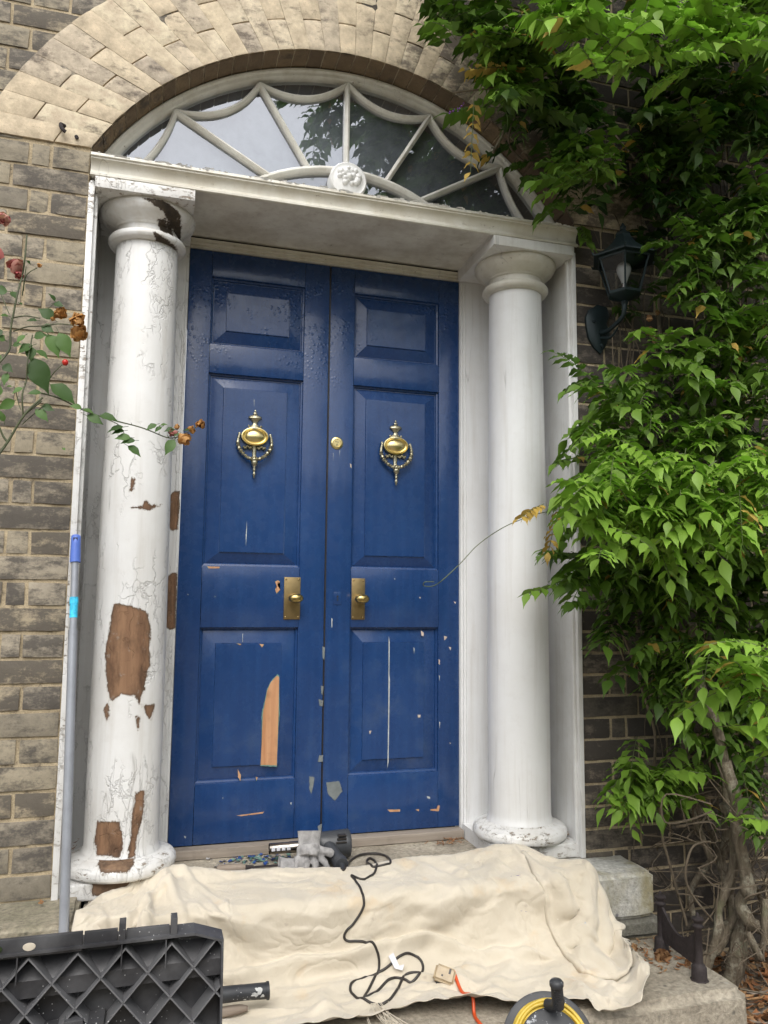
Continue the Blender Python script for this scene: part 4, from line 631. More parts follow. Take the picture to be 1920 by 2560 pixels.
[-817,-206,-22,-805,-209,-8,-792,-212,5,-774,-205,12,-757,-192,11,-736,-186,13,-715,-184,13,-695,-181,13,-674,-183,11,-653,-180,13,-633,-171,14,-616,-151,15,-602,-129,28,-585,-106,29,-571,-78,17,-551,-67,24,-532,-67,34,-513,-65,40,-495,-65,31,-477,-65,21,-459,-67,16,-441,-76,14,-423,-90,13,-401,-105,12,-377,-119,12,-346,-129,12,-310,-134,12,-270,-133,12,-228,-130,12,-188,-131,12,-150,-138,12,-112,-148,13,-77,-156,13,-43,-160,12,-9,-162,15,21,-160,13,51,-162,14,80,-160,12,107,-155,14,134,-148,16,160,-142,13,187,-140,15,213,-139,13,237,-139,15,262,-139,15,284,-145,13,306,-151,17,329,-157,15,351,-161,13,373,-162,13,394,-159,16,415,-153,13,436,-147,18,457,-142,13,479,-148,13,501,-159,14,523,-170,13,544,-182,10,564,-199,10,582,-205,3,599,-210,4,617,-218,7,634,-232,14,652,-235,12,668,-222,-8,688,-221,-17,707,-224,-18,725,-230,-15,737,-238,-6,748,-246,3,764,-247,4,775,-237,0,783,-229,-4,795,-231,-6],
[-819,-210,-37,-805,-210,-25,-794,-216,-11,-777,-217,2,-758,-204,3,-740,-192,1,-719,-190,0,-698,-189,1,-676,-192,3,-654,-194,7,-632,-192,12,-614,-173,13,-598,-151,23,-582,-129,31,-573,-101,15,-552,-90,17,-532,-88,25,-514,-86,34,-495,-86,31,-477,-85,20,-459,-87,13,-441,-100,15,-423,-115,13,-401,-131,12,-376,-144,13,-345,-151,12,-309,-153,12,-270,-153,12,-229,-151,13,-188,-152,14,-150,-160,13,-113,-168,12,-77,-175,11,-43,-178,10,-10,-184,8,21,-183,9,51,-184,8,79,-177,9,106,-171,12,133,-165,13,160,-162,14,186,-160,15,212,-159,12,236,-160,15,261,-160,16,283,-166,12,306,-172,13,328,-183,8,350,-184,8,373,-184,8,394,-183,8,416,-172,11,437,-166,13,458,-165,13,480,-170,11,502,-181,9,524,-190,6,545,-202,3,566,-213,2,585,-212,-6,604,-214,-10,623,-219,-10,638,-235,-3,656,-242,-3,673,-231,-22,694,-232,-28,714,-236,-29,724,-243,-18,738,-253,-11,754,-256,-8,767,-248,-11,776,-236,-15,786,-234,-16,798,-235,-18],
[-820,-215,-50,-806,-212,-41,-795,-218,-28,-780,-225,-11,-759,-217,-4,-742,-201,-8,-723,-192,-13,-702,-194,-11,-680,-193,-11,-657,-194,-7,-634,-200,0,-612,-195,11,-596,-174,18,-582,-153,32,-575,-125,15,-554,-113,13,-533,-108,17,-514,-105,26,-495,-106,29,-477,-104,19,-458,-110,16,-440,-125,14,-422,-140,14,-400,-156,13,-375,-168,14,-344,-172,12,-308,-172,12,-269,-171,12,-229,-171,12,-189,-173,12,-151,-181,9,-114,-190,5,-78,-191,1,-44,-192,-2,-10,-190,-5,21,-190,-5,50,-192,-4,78,-191,-1,106,-190,2,132,-190,6,159,-181,8,185,-184,8,211,-183,10,236,-179,11,260,-179,9,282,-186,10,306,-192,7,328,-196,0,350,-197,-3,373,-196,-4,394,-190,-5,416,-190,-1,437,-190,2,459,-190,5,481,-192,4,502,-200,1,524,-205,-5,546,-209,-11,569,-217,-14,589,-215,-22,608,-217,-26,627,-222,-28,642,-238,-21,659,-250,-17,678,-240,-35,701,-242,-41,710,-249,-29,726,-259,-23,744,-265,-23,759,-259,-24,767,-246,-28,779,-237,-29,790,-241,-27,801,-240,-29],
[-821,-221,-62,-808,-216,-55,-795,-218,-43,-781,-228,-26,-761,-228,-14,-742,-215,-15,-725,-203,-23,-705,-196,-25,-683,-194,-25,-661,-194,-21,-638,-197,-14,-617,-199,3,-607,-192,23,-589,-176,34,-576,-148,15,-556,-136,13,-534,-129,13,-514,-124,19,-496,-125,25,-476,-125,20,-456,-135,20,-439,-149,15,-421,-165,14,-399,-180,11,-374,-189,6,-343,-193,1,-307,-191,0,-268,-191,0,-229,-192,0,-189,-193,-1,-151,-198,-4,-114,-201,-8,-78,-201,-12,-44,-198,-16,-10,-192,-20,20,-194,-19,50,-196,-17,78,-196,-15,105,-193,-12,132,-194,-8,158,-196,-5,185,-197,-3,210,-197,0,235,-196,-1,259,-196,-3,281,-203,-2,305,-208,-4,328,-211,-8,351,-209,-13,374,-202,-18,396,-197,-19,417,-193,-18,439,-196,-13,460,-199,-10,482,-203,-10,504,-203,-15,527,-204,-22,548,-210,-29,572,-221,-31,592,-220,-37,612,-221,-42,630,-227,-45,646,-242,-38,661,-257,-33,682,-250,-48,703,-253,-46,720,-256,-40,731,-270,-36,749,-270,-39,759,-257,-42,770,-245,-45,783,-245,-42,793,-248,-39,804,-244,-41],
[-823,-228,-73,-809,-223,-67,-795,-220,-58,-781,-229,-42,-763,-236,-26,-742,-228,-22,-725,-216,-29,-708,-206,-36,-686,-200,-38,-664,-196,-35,-641,-195,-26,-622,-197,-6,-612,-203,19,-595,-200,35,-578,-171,16,-557,-158,13,-536,-150,12,-514,-143,14,-495,-143,22,-475,-149,23,-454,-160,23,-437,-174,13,-419,-189,11,-398,-201,8,-372,-208,3,-341,-208,-2,-305,-201,-9,-268,-195,-14,-228,-197,-15,-189,-203,-15,-152,-207,-17,-114,-205,-22,-78,-199,-28,-44,-193,-34,-10,-193,-38,20,-195,-35,50,-194,-34,78,-193,-32,105,-193,-28,132,-196,-23,158,-202,-18,184,-209,-13,209,-211,-11,234,-211,-11,259,-210,-13,282,-212,-16,306,-213,-20,330,-211,-26,352,-204,-32,375,-198,-37,397,-194,-40,418,-194,-37,440,-196,-31,462,-196,-27,484,-198,-28,507,-200,-33,529,-204,-40,550,-210,-48,575,-221,-48,596,-218,-54,615,-221,-59,630,-233,-62,646,-249,-56,664,-264,-49,687,-258,-59,710,-256,-56,722,-269,-51,736,-279,-49,751,-270,-56,760,-256,-60,775,-251,-60,787,-255,-55,796,-251,-53,807,-249,-53],
[-824,-235,-84,-810,-231,-78,-798,-228,-69,-780,-228,-57,-765,-240,-42,-744,-241,-31,-725,-230,-35,-709,-219,-44,-689,-210,-49,-666,-205,-47,-644,-202,-40,-624,-203,-21,-612,-210,4,-600,-215,27,-579,-193,19,-558,-179,12,-536,-171,14,-514,-162,14,-494,-162,16,-474,-173,20,-453,-183,15,-434,-197,14,-418,-208,5,-397,-216,-1,-371,-215,-8,-340,-212,-16,-305,-206,-25,-268,-197,-31,-228,-198,-32,-189,-204,-32,-151,-206,-34,-114,-202,-40,-78,-195,-46,-43,-192,-52,-10,-196,-56,20,-199,-52,50,-198,-51,78,-195,-50,105,-194,-45,133,-195,-39,159,-199,-34,185,-207,-29,210,-213,-27,235,-216,-27,259,-215,-28,283,-214,-34,308,-212,-40,330,-206,-46,353,-198,-51,376,-196,-58,398,-195,-59,420,-199,-54,441,-199,-50,464,-198,-46,486,-198,-46,508,-200,-51,530,-204,-58,553,-209,-66,578,-216,-66,599,-217,-72,616,-227,-77,632,-239,-79,649,-252,-74,670,-263,-66,692,-253,-69,712,-266,-68,723,-284,-62,740,-283,-66,751,-268,-74,765,-258,-77,780,-262,-73,792,-261,-69,799,-251,-69,810,-252,-67],
[-825,-241,-96,-813,-236,-90,-801,-238,-79,-784,-235,-70,-764,-240,-58,-747,-249,-44,-726,-244,-42,-708,-233,-50,-691,-223,-58,-669,-214,-59,-647,-211,-53,-626,-210,-36,-610,-215,-14,-599,-222,10,-579,-203,6,-558,-195,11,-536,-187,8,-515,-189,6,-494,-185,10,-473,-192,9,-452,-201,5,-433,-205,0,-414,-201,-7,-393,-203,-17,-371,-210,-30,-340,-210,-38,-304,-205,-45,-268,-197,-50,-228,-196,-51,-189,-202,-49,-151,-204,-52,-114,-198,-57,-77,-193,-65,-42,-193,-72,-9,-199,-74,21,-203,-69,50,-201,-69,78,-196,-68,105,-195,-62,133,-195,-56,160,-196,-50,186,-202,-46,210,-210,-44,235,-215,-45,260,-216,-47,284,-212,-54,308,-206,-60,331,-199,-67,355,-197,-73,378,-197,-78,400,-200,-76,421,-202,-72,443,-203,-68,465,-203,-65,487,-202,-65,510,-203,-70,532,-206,-77,555,-210,-85,581,-215,-85,601,-222,-92,618,-232,-96,637,-241,-98,656,-246,-93,678,-254,-83,697,-259,-81,710,-283,-76,727,-292,-78,741,-281,-85,754,-268,-92,770,-268,-90,785,-272,-85,795,-262,-86,802,-254,-85,813,-255,-80],
[-827,-247,-108,-814,-243,-102,-804,-246,-90,-788,-246,-79,-767,-243,-74,-749,-252,-60,-728,-256,-52,-708,-248,-56,-691,-237,-66,-672,-226,-71,-650,-219,-67,-629,-220,-51,-612,-223,-30,-597,-229,-10,-578,-207,-16,-557,-200,-11,-536,-193,-12,-515,-192,-9,-493,-194,-6,-472,-191,-9,-453,-196,-13,-434,-199,-20,-415,-199,-28,-393,-195,-38,-369,-198,-50,-339,-203,-59,-304,-204,-65,-267,-197,-68,-228,-195,-69,-189,-200,-68,-151,-201,-70,-114,-194,-75,-77,-193,-83,-42,-195,-91,-9,-203,-91,21,-207,-87,50,-202,-87,78,-198,-84,105,-196,-79,133,-196,-72,160,-196,-67,186,-201,-62,212,-205,-62,236,-213,-63,261,-211,-65,285,-205,-72,309,-199,-80,333,-197,-89,356,-199,-96,379,-203,-96,401,-206,-92,423,-206,-89,444,-207,-86,466,-208,-84,488,-208,-84,511,-210,-89,533,-213,-95,556,-218,-102,582,-222,-104,602,-229,-111,622,-237,-115,640,-245,-115,660,-252,-108,681,-256,-95,693,-277,-89,712,-296,-90,730,-293,-97,742,-279,-104,759,-275,-107,775,-280,-102,789,-277,-100,796,-263,-102,805,-259,-99,816,-259,-92],
[-828,-253,-121,-815,-248,-115,-805,-251,-104,-792,-256,-89,-771,-251,-86,-751,-254,-77,-731,-264,-66,-709,-262,-64,-691,-252,-72,-674,-240,-80,-653,-229,-81,-633,-230,-64,-614,-233,-47,-595,-234,-32,-578,-211,-38,-557,-203,-34,-537,-194,-36,-515,-197,-28,-494,-201,-23,-474,-196,-26,-456,-192,-32,-436,-193,-40,-417,-193,-50,-395,-192,-61,-370,-192,-71,-339,-195,-79,-305,-200,-85,-267,-196,-87,-228,-194,-86,-189,-197,-86,-151,-195,-88,-114,-192,-93,-77,-194,-102,-41,-199,-110,-9,-207,-108,21,-209,-104,50,-202,-105,78,-200,-101,106,-198,-95,133,-198,-89,161,-199,-83,185,-207,-78,211,-208,-79,237,-210,-82,261,-203,-83,286,-198,-91,310,-197,-101,335,-200,-111,358,-204,-116,380,-211,-112,402,-212,-108,424,-211,-106,445,-212,-104,467,-213,-103,489,-214,-104,512,-217,-108,535,-221,-113,557,-226,-119,583,-231,-121,603,-243,-127,622,-253,-128,639,-263,-126,657,-271,-118,677,-276,-102,692,-294,-99,715,-302,-108,730,-290,-117,746,-282,-122,764,-287,-120,781,-290,-115,790,-278,-117,798,-267,-116,808,-267,-108,819,-264,-103],
[-829,-259,-134,-816,-253,-129,-806,-256,-118,-795,-264,-101,-775,-262,-94,-753,-258,-91,-734,-267,-83,-712,-272,-76,-691,-266,-78,-674,-255,-86,-655,-243,-91,-634,-234,-81,-613,-234,-67,-592,-238,-55,-578,-215,-62,-558,-204,-58,-537,-199,-55,-515,-201,-47,-494,-207,-42,-474,-208,-41,-456,-203,-50,-438,-200,-60,-419,-199,-70,-396,-199,-82,-371,-198,-92,-340,-196,-99,-305,-196,-104,-268,-194,-105,-228,-193,-104,-189,-194,-105,-151,-192,-108,-113,-194,-113,-77,-198,-120,-41,-203,-128,-9,-212,-126,21,-211,-122,50,-207,-121,78,-205,-116,106,-202,-111,133,-201,-105,161,-203,-100,185,-210,-96,211,-205,-96,236,-201,-98,262,-198,-102,286,-198,-111,312,-202,-122,336,-205,-133,358,-212,-134,380,-218,-129,403,-217,-126,425,-216,-124,447,-217,-121,468,-219,-121,490,-221,-123,513,-225,-127,535,-231,-131,558,-240,-134,583,-247,-132,603,-258,-138,621,-270,-139,637,-282,-134,654,-291,-126,674,-295,-111,694,-306,-113,718,-303,-128,734,-291,-137,752,-293,-137,770,-300,-133,783,-293,-132,789,-279,-133,801,-275,-126,810,-274,-117,821,-270,-112],
[-830,-265,-145,-817,-260,-142,-807,-261,-133,-797,-271,-115,-778,-273,-104,-757,-268,-102,-736,-270,-99,-716,-278,-92,-694,-279,-89,-674,-271,-92,-655,-259,-98,-635,-246,-95,-614,-244,-85,-591,-242,-78,-576,-218,-85,-559,-206,-81,-538,-205,-74,-516,-205,-66,-495,-210,-63,-475,-216,-61,-455,-218,-65,-437,-216,-75,-418,-214,-87,-395,-213,-98,-370,-212,-109,-340,-208,-116,-305,-202,-121,-268,-198,-123,-228,-195,-122,-189,-194,-123,-151,-196,-127,-113,-199,-133,-76,-203,-139,-41,-208,-144,-9,-215,-143,21,-215,-140,50,-217,-134,78,-213,-130,106,-212,-123,133,-208,-120,160,-207,-117,186,-211,-113,211,-204,-115,237,-201,-118,262,-201,-122,287,-204,-131,313,-209,-142,337,-213,-151,359,-221,-149,381,-225,-147,404,-223,-144,426,-222,-141,447,-224,-139,469,-226,-138,491,-231,-140,513,-238,-143,535,-247,-144,557,-256,-147,582,-263,-144,602,-274,-149,618,-287,-146,635,-298,-141,654,-304,-137,676,-310,-125,697,-313,-130,719,-303,-147,738,-302,-152,756,-306,-150,773,-309,-147,780,-295,-149,793,-284,-146,805,-284,-134,814,-284,-124,824,-277,-121],
[-830,-276,-150,-818,-268,-152,-808,-266,-147,-798,-276,-129,-782,-283,-114,-760,-280,-111,-740,-276,-113,-719,-281,-109,-698,-287,-104,-676,-284,-102,-655,-276,-105,-634,-264,-103,-613,-256,-102,-592,-244,-101,-580,-220,-107,-560,-212,-101,-538,-211,-92,-516,-210,-86,-496,-213,-84,-476,-220,-83,-456,-227,-86,-437,-231,-93,-417,-231,-102,-394,-229,-112,-369,-227,-123,-339,-222,-130,-304,-216,-135,-267,-209,-138,-228,-204,-140,-188,-201,-141,-150,-202,-147,-112,-205,-153,-76,-208,-159,-41,-211,-160,-8,-216,-160,22,-218,-158,50,-224,-149,78,-225,-141,106,-223,-135,133,-218,-133,160,-213,-134,186,-214,-132,212,-208,-133,238,-209,-136,264,-209,-142,289,-213,-151,314,-218,-161,336,-226,-160,359,-230,-164,381,-232,-164,404,-232,-160,426,-233,-157,448,-234,-154,469,-238,-153,490,-246,-153,511,-257,-152,533,-267,-153,555,-273,-160,581,-279,-154,600,-291,-156,620,-297,-157,641,-302,-158,659,-308,-154,677,-322,-140,694,-327,-139,714,-317,-155,733,-314,-163,752,-316,-162,769,-317,-160,780,-302,-162,795,-296,-153,810,-292,-143,819,-292,-132,827,-284,-129],
[-827,-290,-149,-819,-281,-157,-808,-277,-155,-797,-281,-143,-785,-291,-127,-764,-291,-120,-743,-289,-122,-723,-286,-125,-702,-291,-122,-680,-292,-119,-663,-279,-120,-643,-265,-119,-623,-252,-119,-601,-242,-122,-583,-225,-128,-561,-220,-119,-539,-218,-112,-517,-216,-106,-496,-217,-105,-476,-222,-106,-456,-229,-109,-437,-237,-115,-417,-243,-121,-393,-245,-127,-367,-243,-135,-337,-238,-142,-302,-230,-147,-266,-223,-151,-227,-216,-155,-188,-211,-159,-150,-211,-166,-112,-212,-174,-75,-213,-177,-41,-214,-176,-7,-219,-176,23,-224,-175,52,-230,-165,79,-235,-152,107,-235,-145,133,-229,-145,159,-223,-149,186,-220,-149,213,-220,-148,239,-219,-154,265,-221,-160,290,-226,-168,314,-233,-170,338,-239,-169,359,-246,-170,381,-246,-176,403,-247,-173,426,-248,-169,447,-250,-166,468,-255,-163,488,-265,-159,510,-276,-160,532,-283,-166,554,-289,-171,582,-293,-168,603,-299,-171,623,-307,-170,640,-315,-166,654,-323,-156,672,-335,-149,690,-347,-142,708,-340,-155,726,-330,-170,745,-326,-174,763,-324,-173,781,-314,-172,796,-311,-160,808,-305,-147,817,-298,-139,830,-291,-138],
[-825,-304,-150,-817,-297,-159,-806,-294,-160,-796,-295,-150,-784,-301,-137,-766,-302,-130,-745,-302,-128,-726,-299,-133,-705,-297,-137,-684,-297,-137,-664,-289,-138,-646,-273,-140,-627,-258,-141,-608,-245,-142,-583,-237,-145,-562,-230,-136,-540,-226,-131,-519,-223,-127,-498,-224,-127,-477,-226,-129,-456,-230,-133,-436,-236,-138,-416,-243,-143,-392,-251,-147,-366,-255,-149,-335,-254,-153,-300,-247,-156,-264,-239,-161,-225,-231,-167,-187,-225,-173,-149,-224,-181,-111,-226,-185,-75,-227,-185,-41,-227,-184,-8,-233,-183,22,-237,-184,53,-237,-179,80,-242,-166,107,-246,-156,133,-241,-157,160,-237,-160,187,-236,-159,214,-234,-163,240,-233,-170,267,-237,-174,291,-245,-173,315,-250,-168,336,-256,-174,358,-261,-177,380,-262,-184,402,-264,-182,424,-266,-177,445,-269,-173,466,-273,-170,488,-278,-172,511,-280,-178,534,-282,-183,557,-290,-184,581,-306,-176,600,-317,-173,619,-326,-173,635,-334,-167,651,-341,-160,669,-349,-157,686,-363,-148,703,-364,-153,721,-351,-171,739,-341,-181,758,-334,-183,778,-330,-177,796,-327,-165,807,-321,-151,814,-313,-139,828,-303,-138],
[-823,-318,-150,-814,-315,-157,-804,-313,-162,-790,-309,-159,-778,-314,-147,-763,-316,-139,-745,-317,-134,-725,-314,-137,-706,-310,-145,-686,-306,-149,-665,-298,-153,-646,-284,-159,-626,-271,-161,-606,-259,-161,-584,-250,-159,-563,-242,-153,-541,-237,-150,-520,-233,-147,-499,-232,-148,-478,-233,-151,-457,-236,-156,-436,-240,-161,-415,-245,-166,-391,-251,-168,-365,-257,-169,-334,-263,-168,-299,-262,-168,-261,-255,-171,-223,-249,-176,-184,-244,-183,-146,-243,-185,-108,-245,-183,-76,-244,-182,-42,-244,-182,-10,-248,-186,20,-253,-188,51,-250,-184,81,-251,-180,107,-256,-169,134,-253,-168,161,-252,-169,188,-251,-172,215,-248,-178,242,-252,-178,269,-259,-177,291,-263,-171,313,-266,-170,335,-272,-177,357,-277,-185,378,-280,-187,400,-282,-183,422,-285,-179,443,-287,-179,465,-288,-181,487,-289,-185,510,-292,-188,533,-297,-188,554,-307,-185,577,-324,-175,597,-335,-176,615,-345,-175,631,-353,-170,648,-359,-167,666,-366,-164,683,-377,-157,700,-385,-152,716,-374,-168,735,-359,-182,754,-351,-186,774,-347,-177,792,-343,-167,806,-336,-155,812,-328,-141,823,-317,-136],
[-821,-334,-147,-813,-334,-155,-802,-330,-157,-790,-326,-164,-777,-329,-154,-760,-329,-148,-743,-332,-141,-724,-331,-139,-705,-326,-147,-686,-319,-155,-665,-311,-160,-646,-297,-170,-627,-282,-180,-606,-271,-180,-585,-264,-174,-563,-256,-168,-542,-251,-166,-521,-247,-165,-500,-246,-168,-479,-246,-170,-458,-249,-173,-437,-256,-175,-416,-262,-178,-392,-263,-184,-365,-267,-185,-333,-269,-186,-298,-270,-185,-260,-270,-183,-220,-268,-184,-180,-265,-187,-142,-263,-183,-107,-261,-183,-76,-259,-181,-43,-259,-183,-10,-259,-182,20,-257,-177,48,-263,-186,78,-265,-187,107,-267,-182,134,-267,-178,162,-267,-178,190,-266,-184,218,-267,-187,246,-270,-188,272,-276,-185,292,-279,-167,313,-285,-169,334,-292,-180,354,-297,-188,376,-301,-186,398,-302,-181,419,-303,-179,441,-304,-183,463,-306,-186,485,-307,-188,508,-311,-188,530,-316,-188,551,-326,-183,574,-342,-175,593,-354,-179,611,-364,-177,629,-370,-177,646,-376,-175,663,-383,-172,680,-391,-167,696,-401,-157,713,-398,-162,731,-379,-182,750,-370,-187,770,-366,-176,788,-360,-167,804,-352,-156,810,-342,-144,818,-330,-135],
[-819,-350,-144,-808,-350,-150,-798,-348,-155,-789,-345,-165,-773,-342,-164,-757,-343,-158,-740,-346,-150,-722,-347,-143,-703,-341,-149,-685,-334,-159,-664,-326,-165,-644,-312,-172,-626,-297,-184,-606,-287,-186,-585,-277,-186,-564,-272,-180,-543,-268,-179,-522,-265,-179,-500,-264,-182,-480,-263,-184,-459,-265,-185,-438,-269,-185,-416,-274,-186,-391,-279,-184,-365,-283,-182,-333,-288,-187,-297,-289,-187,-260,-289,-185,-220,-286,-181,-180,-281,-182,-142,-278,-187,-107,-281,-176,-75,-278,-181,-43,-277,-186,-10,-275,-179,21,-276,-175,51,-278,-177,79,-280,-183,107,-282,-184,134,-282,-181,162,-281,-182,190,-280,-187,217,-281,-185,244,-284,-182,266,-286,-169,288,-295,-165,310,-303,-176,330,-311,-187,352,-318,-186,374,-322,-183,395,-322,-178,417,-322,-181,439,-322,-186,461,-324,-188,483,-326,-189,505,-331,-188,527,-336,-184,548,-344,-178,571,-361,-178,590,-372,-183,608,-381,-185,626,-389,-182,643,-395,-179,660,-400,-178,676,-405,-174,692,-415,-166,709,-420,-160,727,-402,-178,746,-390,-186,766,-385,-174,784,-378,-165,798,-367,-154,808,-356,-144,814,-343,-134],
[-817,-366,-143,-807,-366,-150,-798,-365,-157,-787,-363,-166,-771,-358,-170,-755,-356,-166,-737,-358,-158,-721,-361,-149,-701,-357,-150,-683,-348,-162,-663,-340,-169,-643,-328,-175,-624,-315,-185,-604,-307,-185,-584,-296,-187,-563,-290,-185,-542,-286,-184,-521,-281,-188,-501,-280,-185,-479,-280,-183,-458,-283,-180,-437,-286,-179,-416,-291,-179,-391,-296,-178,-365,-302,-185,-332,-308,-188,-297,-309,-188,-259,-307,-187,-220,-303,-181,-180,-297,-183,-143,-297,-182,-109,-299,-171,-75,-298,-183,-42,-294,-188,-9,-291,-185,22,-294,-181,52,-296,-178,80,-298,-185,107,-299,-185,134,-299,-180,161,-298,-182,188,-296,-186,215,-295,-180,239,-298,-172,263,-306,-165,285,-315,-171,306,-322,-183,328,-331,-188,349,-338,-180,370,-342,-177,393,-342,-178,414,-340,-184,436,-340,-188,459,-342,-189,481,-345,-188,503,-350,-185,524,-355,-179,545,-364,-177,567,-379,-183,587,-390,-187,605,-399,-185,622,-407,-181,639,-413,-180,655,-418,-182,672,-421,-181,689,-427,-177,705,-435,-166,723,-426,-173,741,-413,-181,761,-405,-172,780,-396,-163,792,-383,-152,801,-370,-142,809,-356,-133],
[-815,-380,-142,-806,-381,-150,-796,-381,-157,-784,-379,-165,-770,-375,-172,-753,-371,-171,-735,-371,-166,-718,-374,-156,-699,-372,-152,-681,-364,-163,-663,-355,-173,-642,-345,-178,-623,-335,-185,-603,-327,-184,-582,-315,-187,-561,-309,-185,-541,-305,-183,-520,-301,-188,-499,-299,-184,-478,-298,-183,-457,-302,-180,-436,-307,-179,-415,-312,-183,-390,-317,-184,-364,-322,-188,-332,-327,-188,-296,-329,-188,-259,-326,-187,-220,-321,-182,-180,-314,-185,-146,-316,-170,-110,-319,-174,-76,-317,-186,-42,-311,-188,-8,-309,-188,23,-313,-185,53,-315,-180,80,-315,-187,106,-315,-185,133,-315,-180,160,-315,-183,187,-313,-187,214,-311,-181,236,-318,-167,261,-328,-168,282,-334,-179,304,-341,-188,325,-350,-185,346,-357,-176,368,-362,-175,389,-361,-182,411,-359,-188,434,-359,-189,457,-360,-188,479,-364,-187,500,-369,-182,521,-375,-177,542,-383,-183,564,-397,-186,584,-407,-187,601,-417,-182,618,-425,-180,634,-431,-184,651,-436,-186,668,-438,-186,685,-440,-186,702,-446,-178,719,-448,-169,736,-438,-174,757,-425,-169,775,-413,-160,786,-398,-149,797,-385,-141,805,-370,-132],
[-812,-394,-142,-803,-395,-148,-793,-395,-154,-781,-393,-161,-767,-391,-170,-752,-387,-175,-733,-385,-172,-716,-386,-164,-697,-386,-156,-679,-380,-163,-662,-372,-175,-642,-363,-181,-622,-354,-186,-601,-346,-184,-580,-334,-187,-560,-328,-185,-539,-325,-182,-519,-321,-185,-498,-319,-188,-477,-318,-188,-456,-321,-185,-435,-328,-181,-414,-333,-183,-390,-338,-187,-364,-343,-188,-332,-346,-188,-296,-348,-188,-258,-344,-187,-219,-338,-184,-180,-336,-182,-146,-338,-167,-111,-339,-178,-76,-335,-187,-42,-329,-188,-8,-328,-188,24,-333,-185,53,-333,-180,80,-332,-187,106,-331,-184,132,-331,-181,159,-330,-184,187,-329,-187,211,-331,-177,234,-340,-168,259,-348,-174,280,-355,-184,302,-362,-188,322,-368,-180,343,-375,-174,364,-380,-179,385,-380,-187,408,-379,-188,432,-377,-188,454,-378,-188,476,-382,-185,497,-388,-180,519,-394,-181,539,-401,-187,561,-415,-179,580,-426,-184,597,-434,-181,614,-442,-184,630,-449,-187,646,-454,-188,664,-455,-186,681,-455,-182,696,-457,-187,714,-466,-170,732,-463,-165,753,-447,-163,770,-431,-157,780,-414,-147,791,-398,-139,800,-383,-131],
[-810,-408,-143,-802,-408,-150,-793,-408,-156,-781,-407,-163,-767,-406,-171,-750,-402,-174,-731,-399,-176,-713,-398,-171,-695,-399,-162,-676,-396,-162,-660,-390,-175,-641,-382,-183,-621,-375,-186,-600,-368,-185,-579,-355,-188,-558,-350,-185,-537,-347,-183,-517,-344,-182,-496,-341,-186,-475,-339,-188,-454,-342,-188,-434,-348,-184,-413,-355,-182,-389,-360,-187,-363,-364,-188,-331,-365,-188,-296,-366,-188,-258,-362,-185,-218,-356,-185,-181,-357,-179,-145,-359,-166,-112,-358,-182,-76,-353,-188,-41,-346,-188,-8,-347,-187,24,-351,-183,53,-351,-179,80,-348,-188,106,-347,-184,132,-346,-182,159,-346,-186,185,-346,-185,208,-352,-175,233,-361,-173,256,-368,-180,278,-376,-188,299,-382,-183,318,-387,-174,339,-393,-176,360,-397,-184,382,-399,-189,405,-398,-188,429,-396,-188,452,-396,-188,474,-400,-182,495,-407,-180,516,-413,-186,537,-421,-187,558,-434,-175,576,-444,-180,594,-453,-181,610,-460,-186,626,-466,-188,642,-472,-187,658,-472,-181,674,-470,-181,688,-471,-188,709,-480,-175,727,-485,-159,745,-468,-151,765,-450,-153,778,-430,-145,786,-412,-137,796,-396,-130],
[-808,-421,-143,-799,-421,-148,-791,-421,-156,-778,-421,-160,-765,-420,-168,-749,-417,-170,-730,-414,-175,-711,-412,-176,-693,-413,-169,-674,-413,-163,-657,-409,-172,-640,-402,-183,-620,-396,-187,-599,-391,-185,-577,-378,-188,-557,-373,-187,-536,-370,-187,-515,-366,-183,-494,-363,-185,-474,-361,-188,-453,-363,-188,-433,-369,-186,-412,-376,-182,-388,-381,-184,-362,-384,-188,-331,-384,-188,-295,-383,-186,-258,-378,-183,-218,-374,-187,-179,-380,-180,-145,-380,-165,-112,-377,-181,-76,-371,-188,-41,-363,-188,-7,-365,-187,24,-368,-183,53,-368,-180,80,-365,-188,106,-363,-184,131,-362,-183,158,-362,-187,183,-365,-181,207,-373,-178,231,-382,-179,254,-388,-186,276,-396,-187,296,-402,-177,316,-407,-170,336,-411,-178,357,-415,-185,379,-417,-188,403,-417,-187,427,-416,-188,449,-415,-184,471,-419,-181,493,-425,-185,514,-432,-189,534,-440,-184,553,-451,-169,573,-462,-177,590,-471,-182,606,-478,-185,622,-484,-187,638,-488,-182,653,-488,-178,668,-486,-184,683,-489,-183,704,-494,-179,721,-501,-158,736,-488,-138,757,-469,-145,774,-447,-143,783,-428,-137,791,-408,-130],
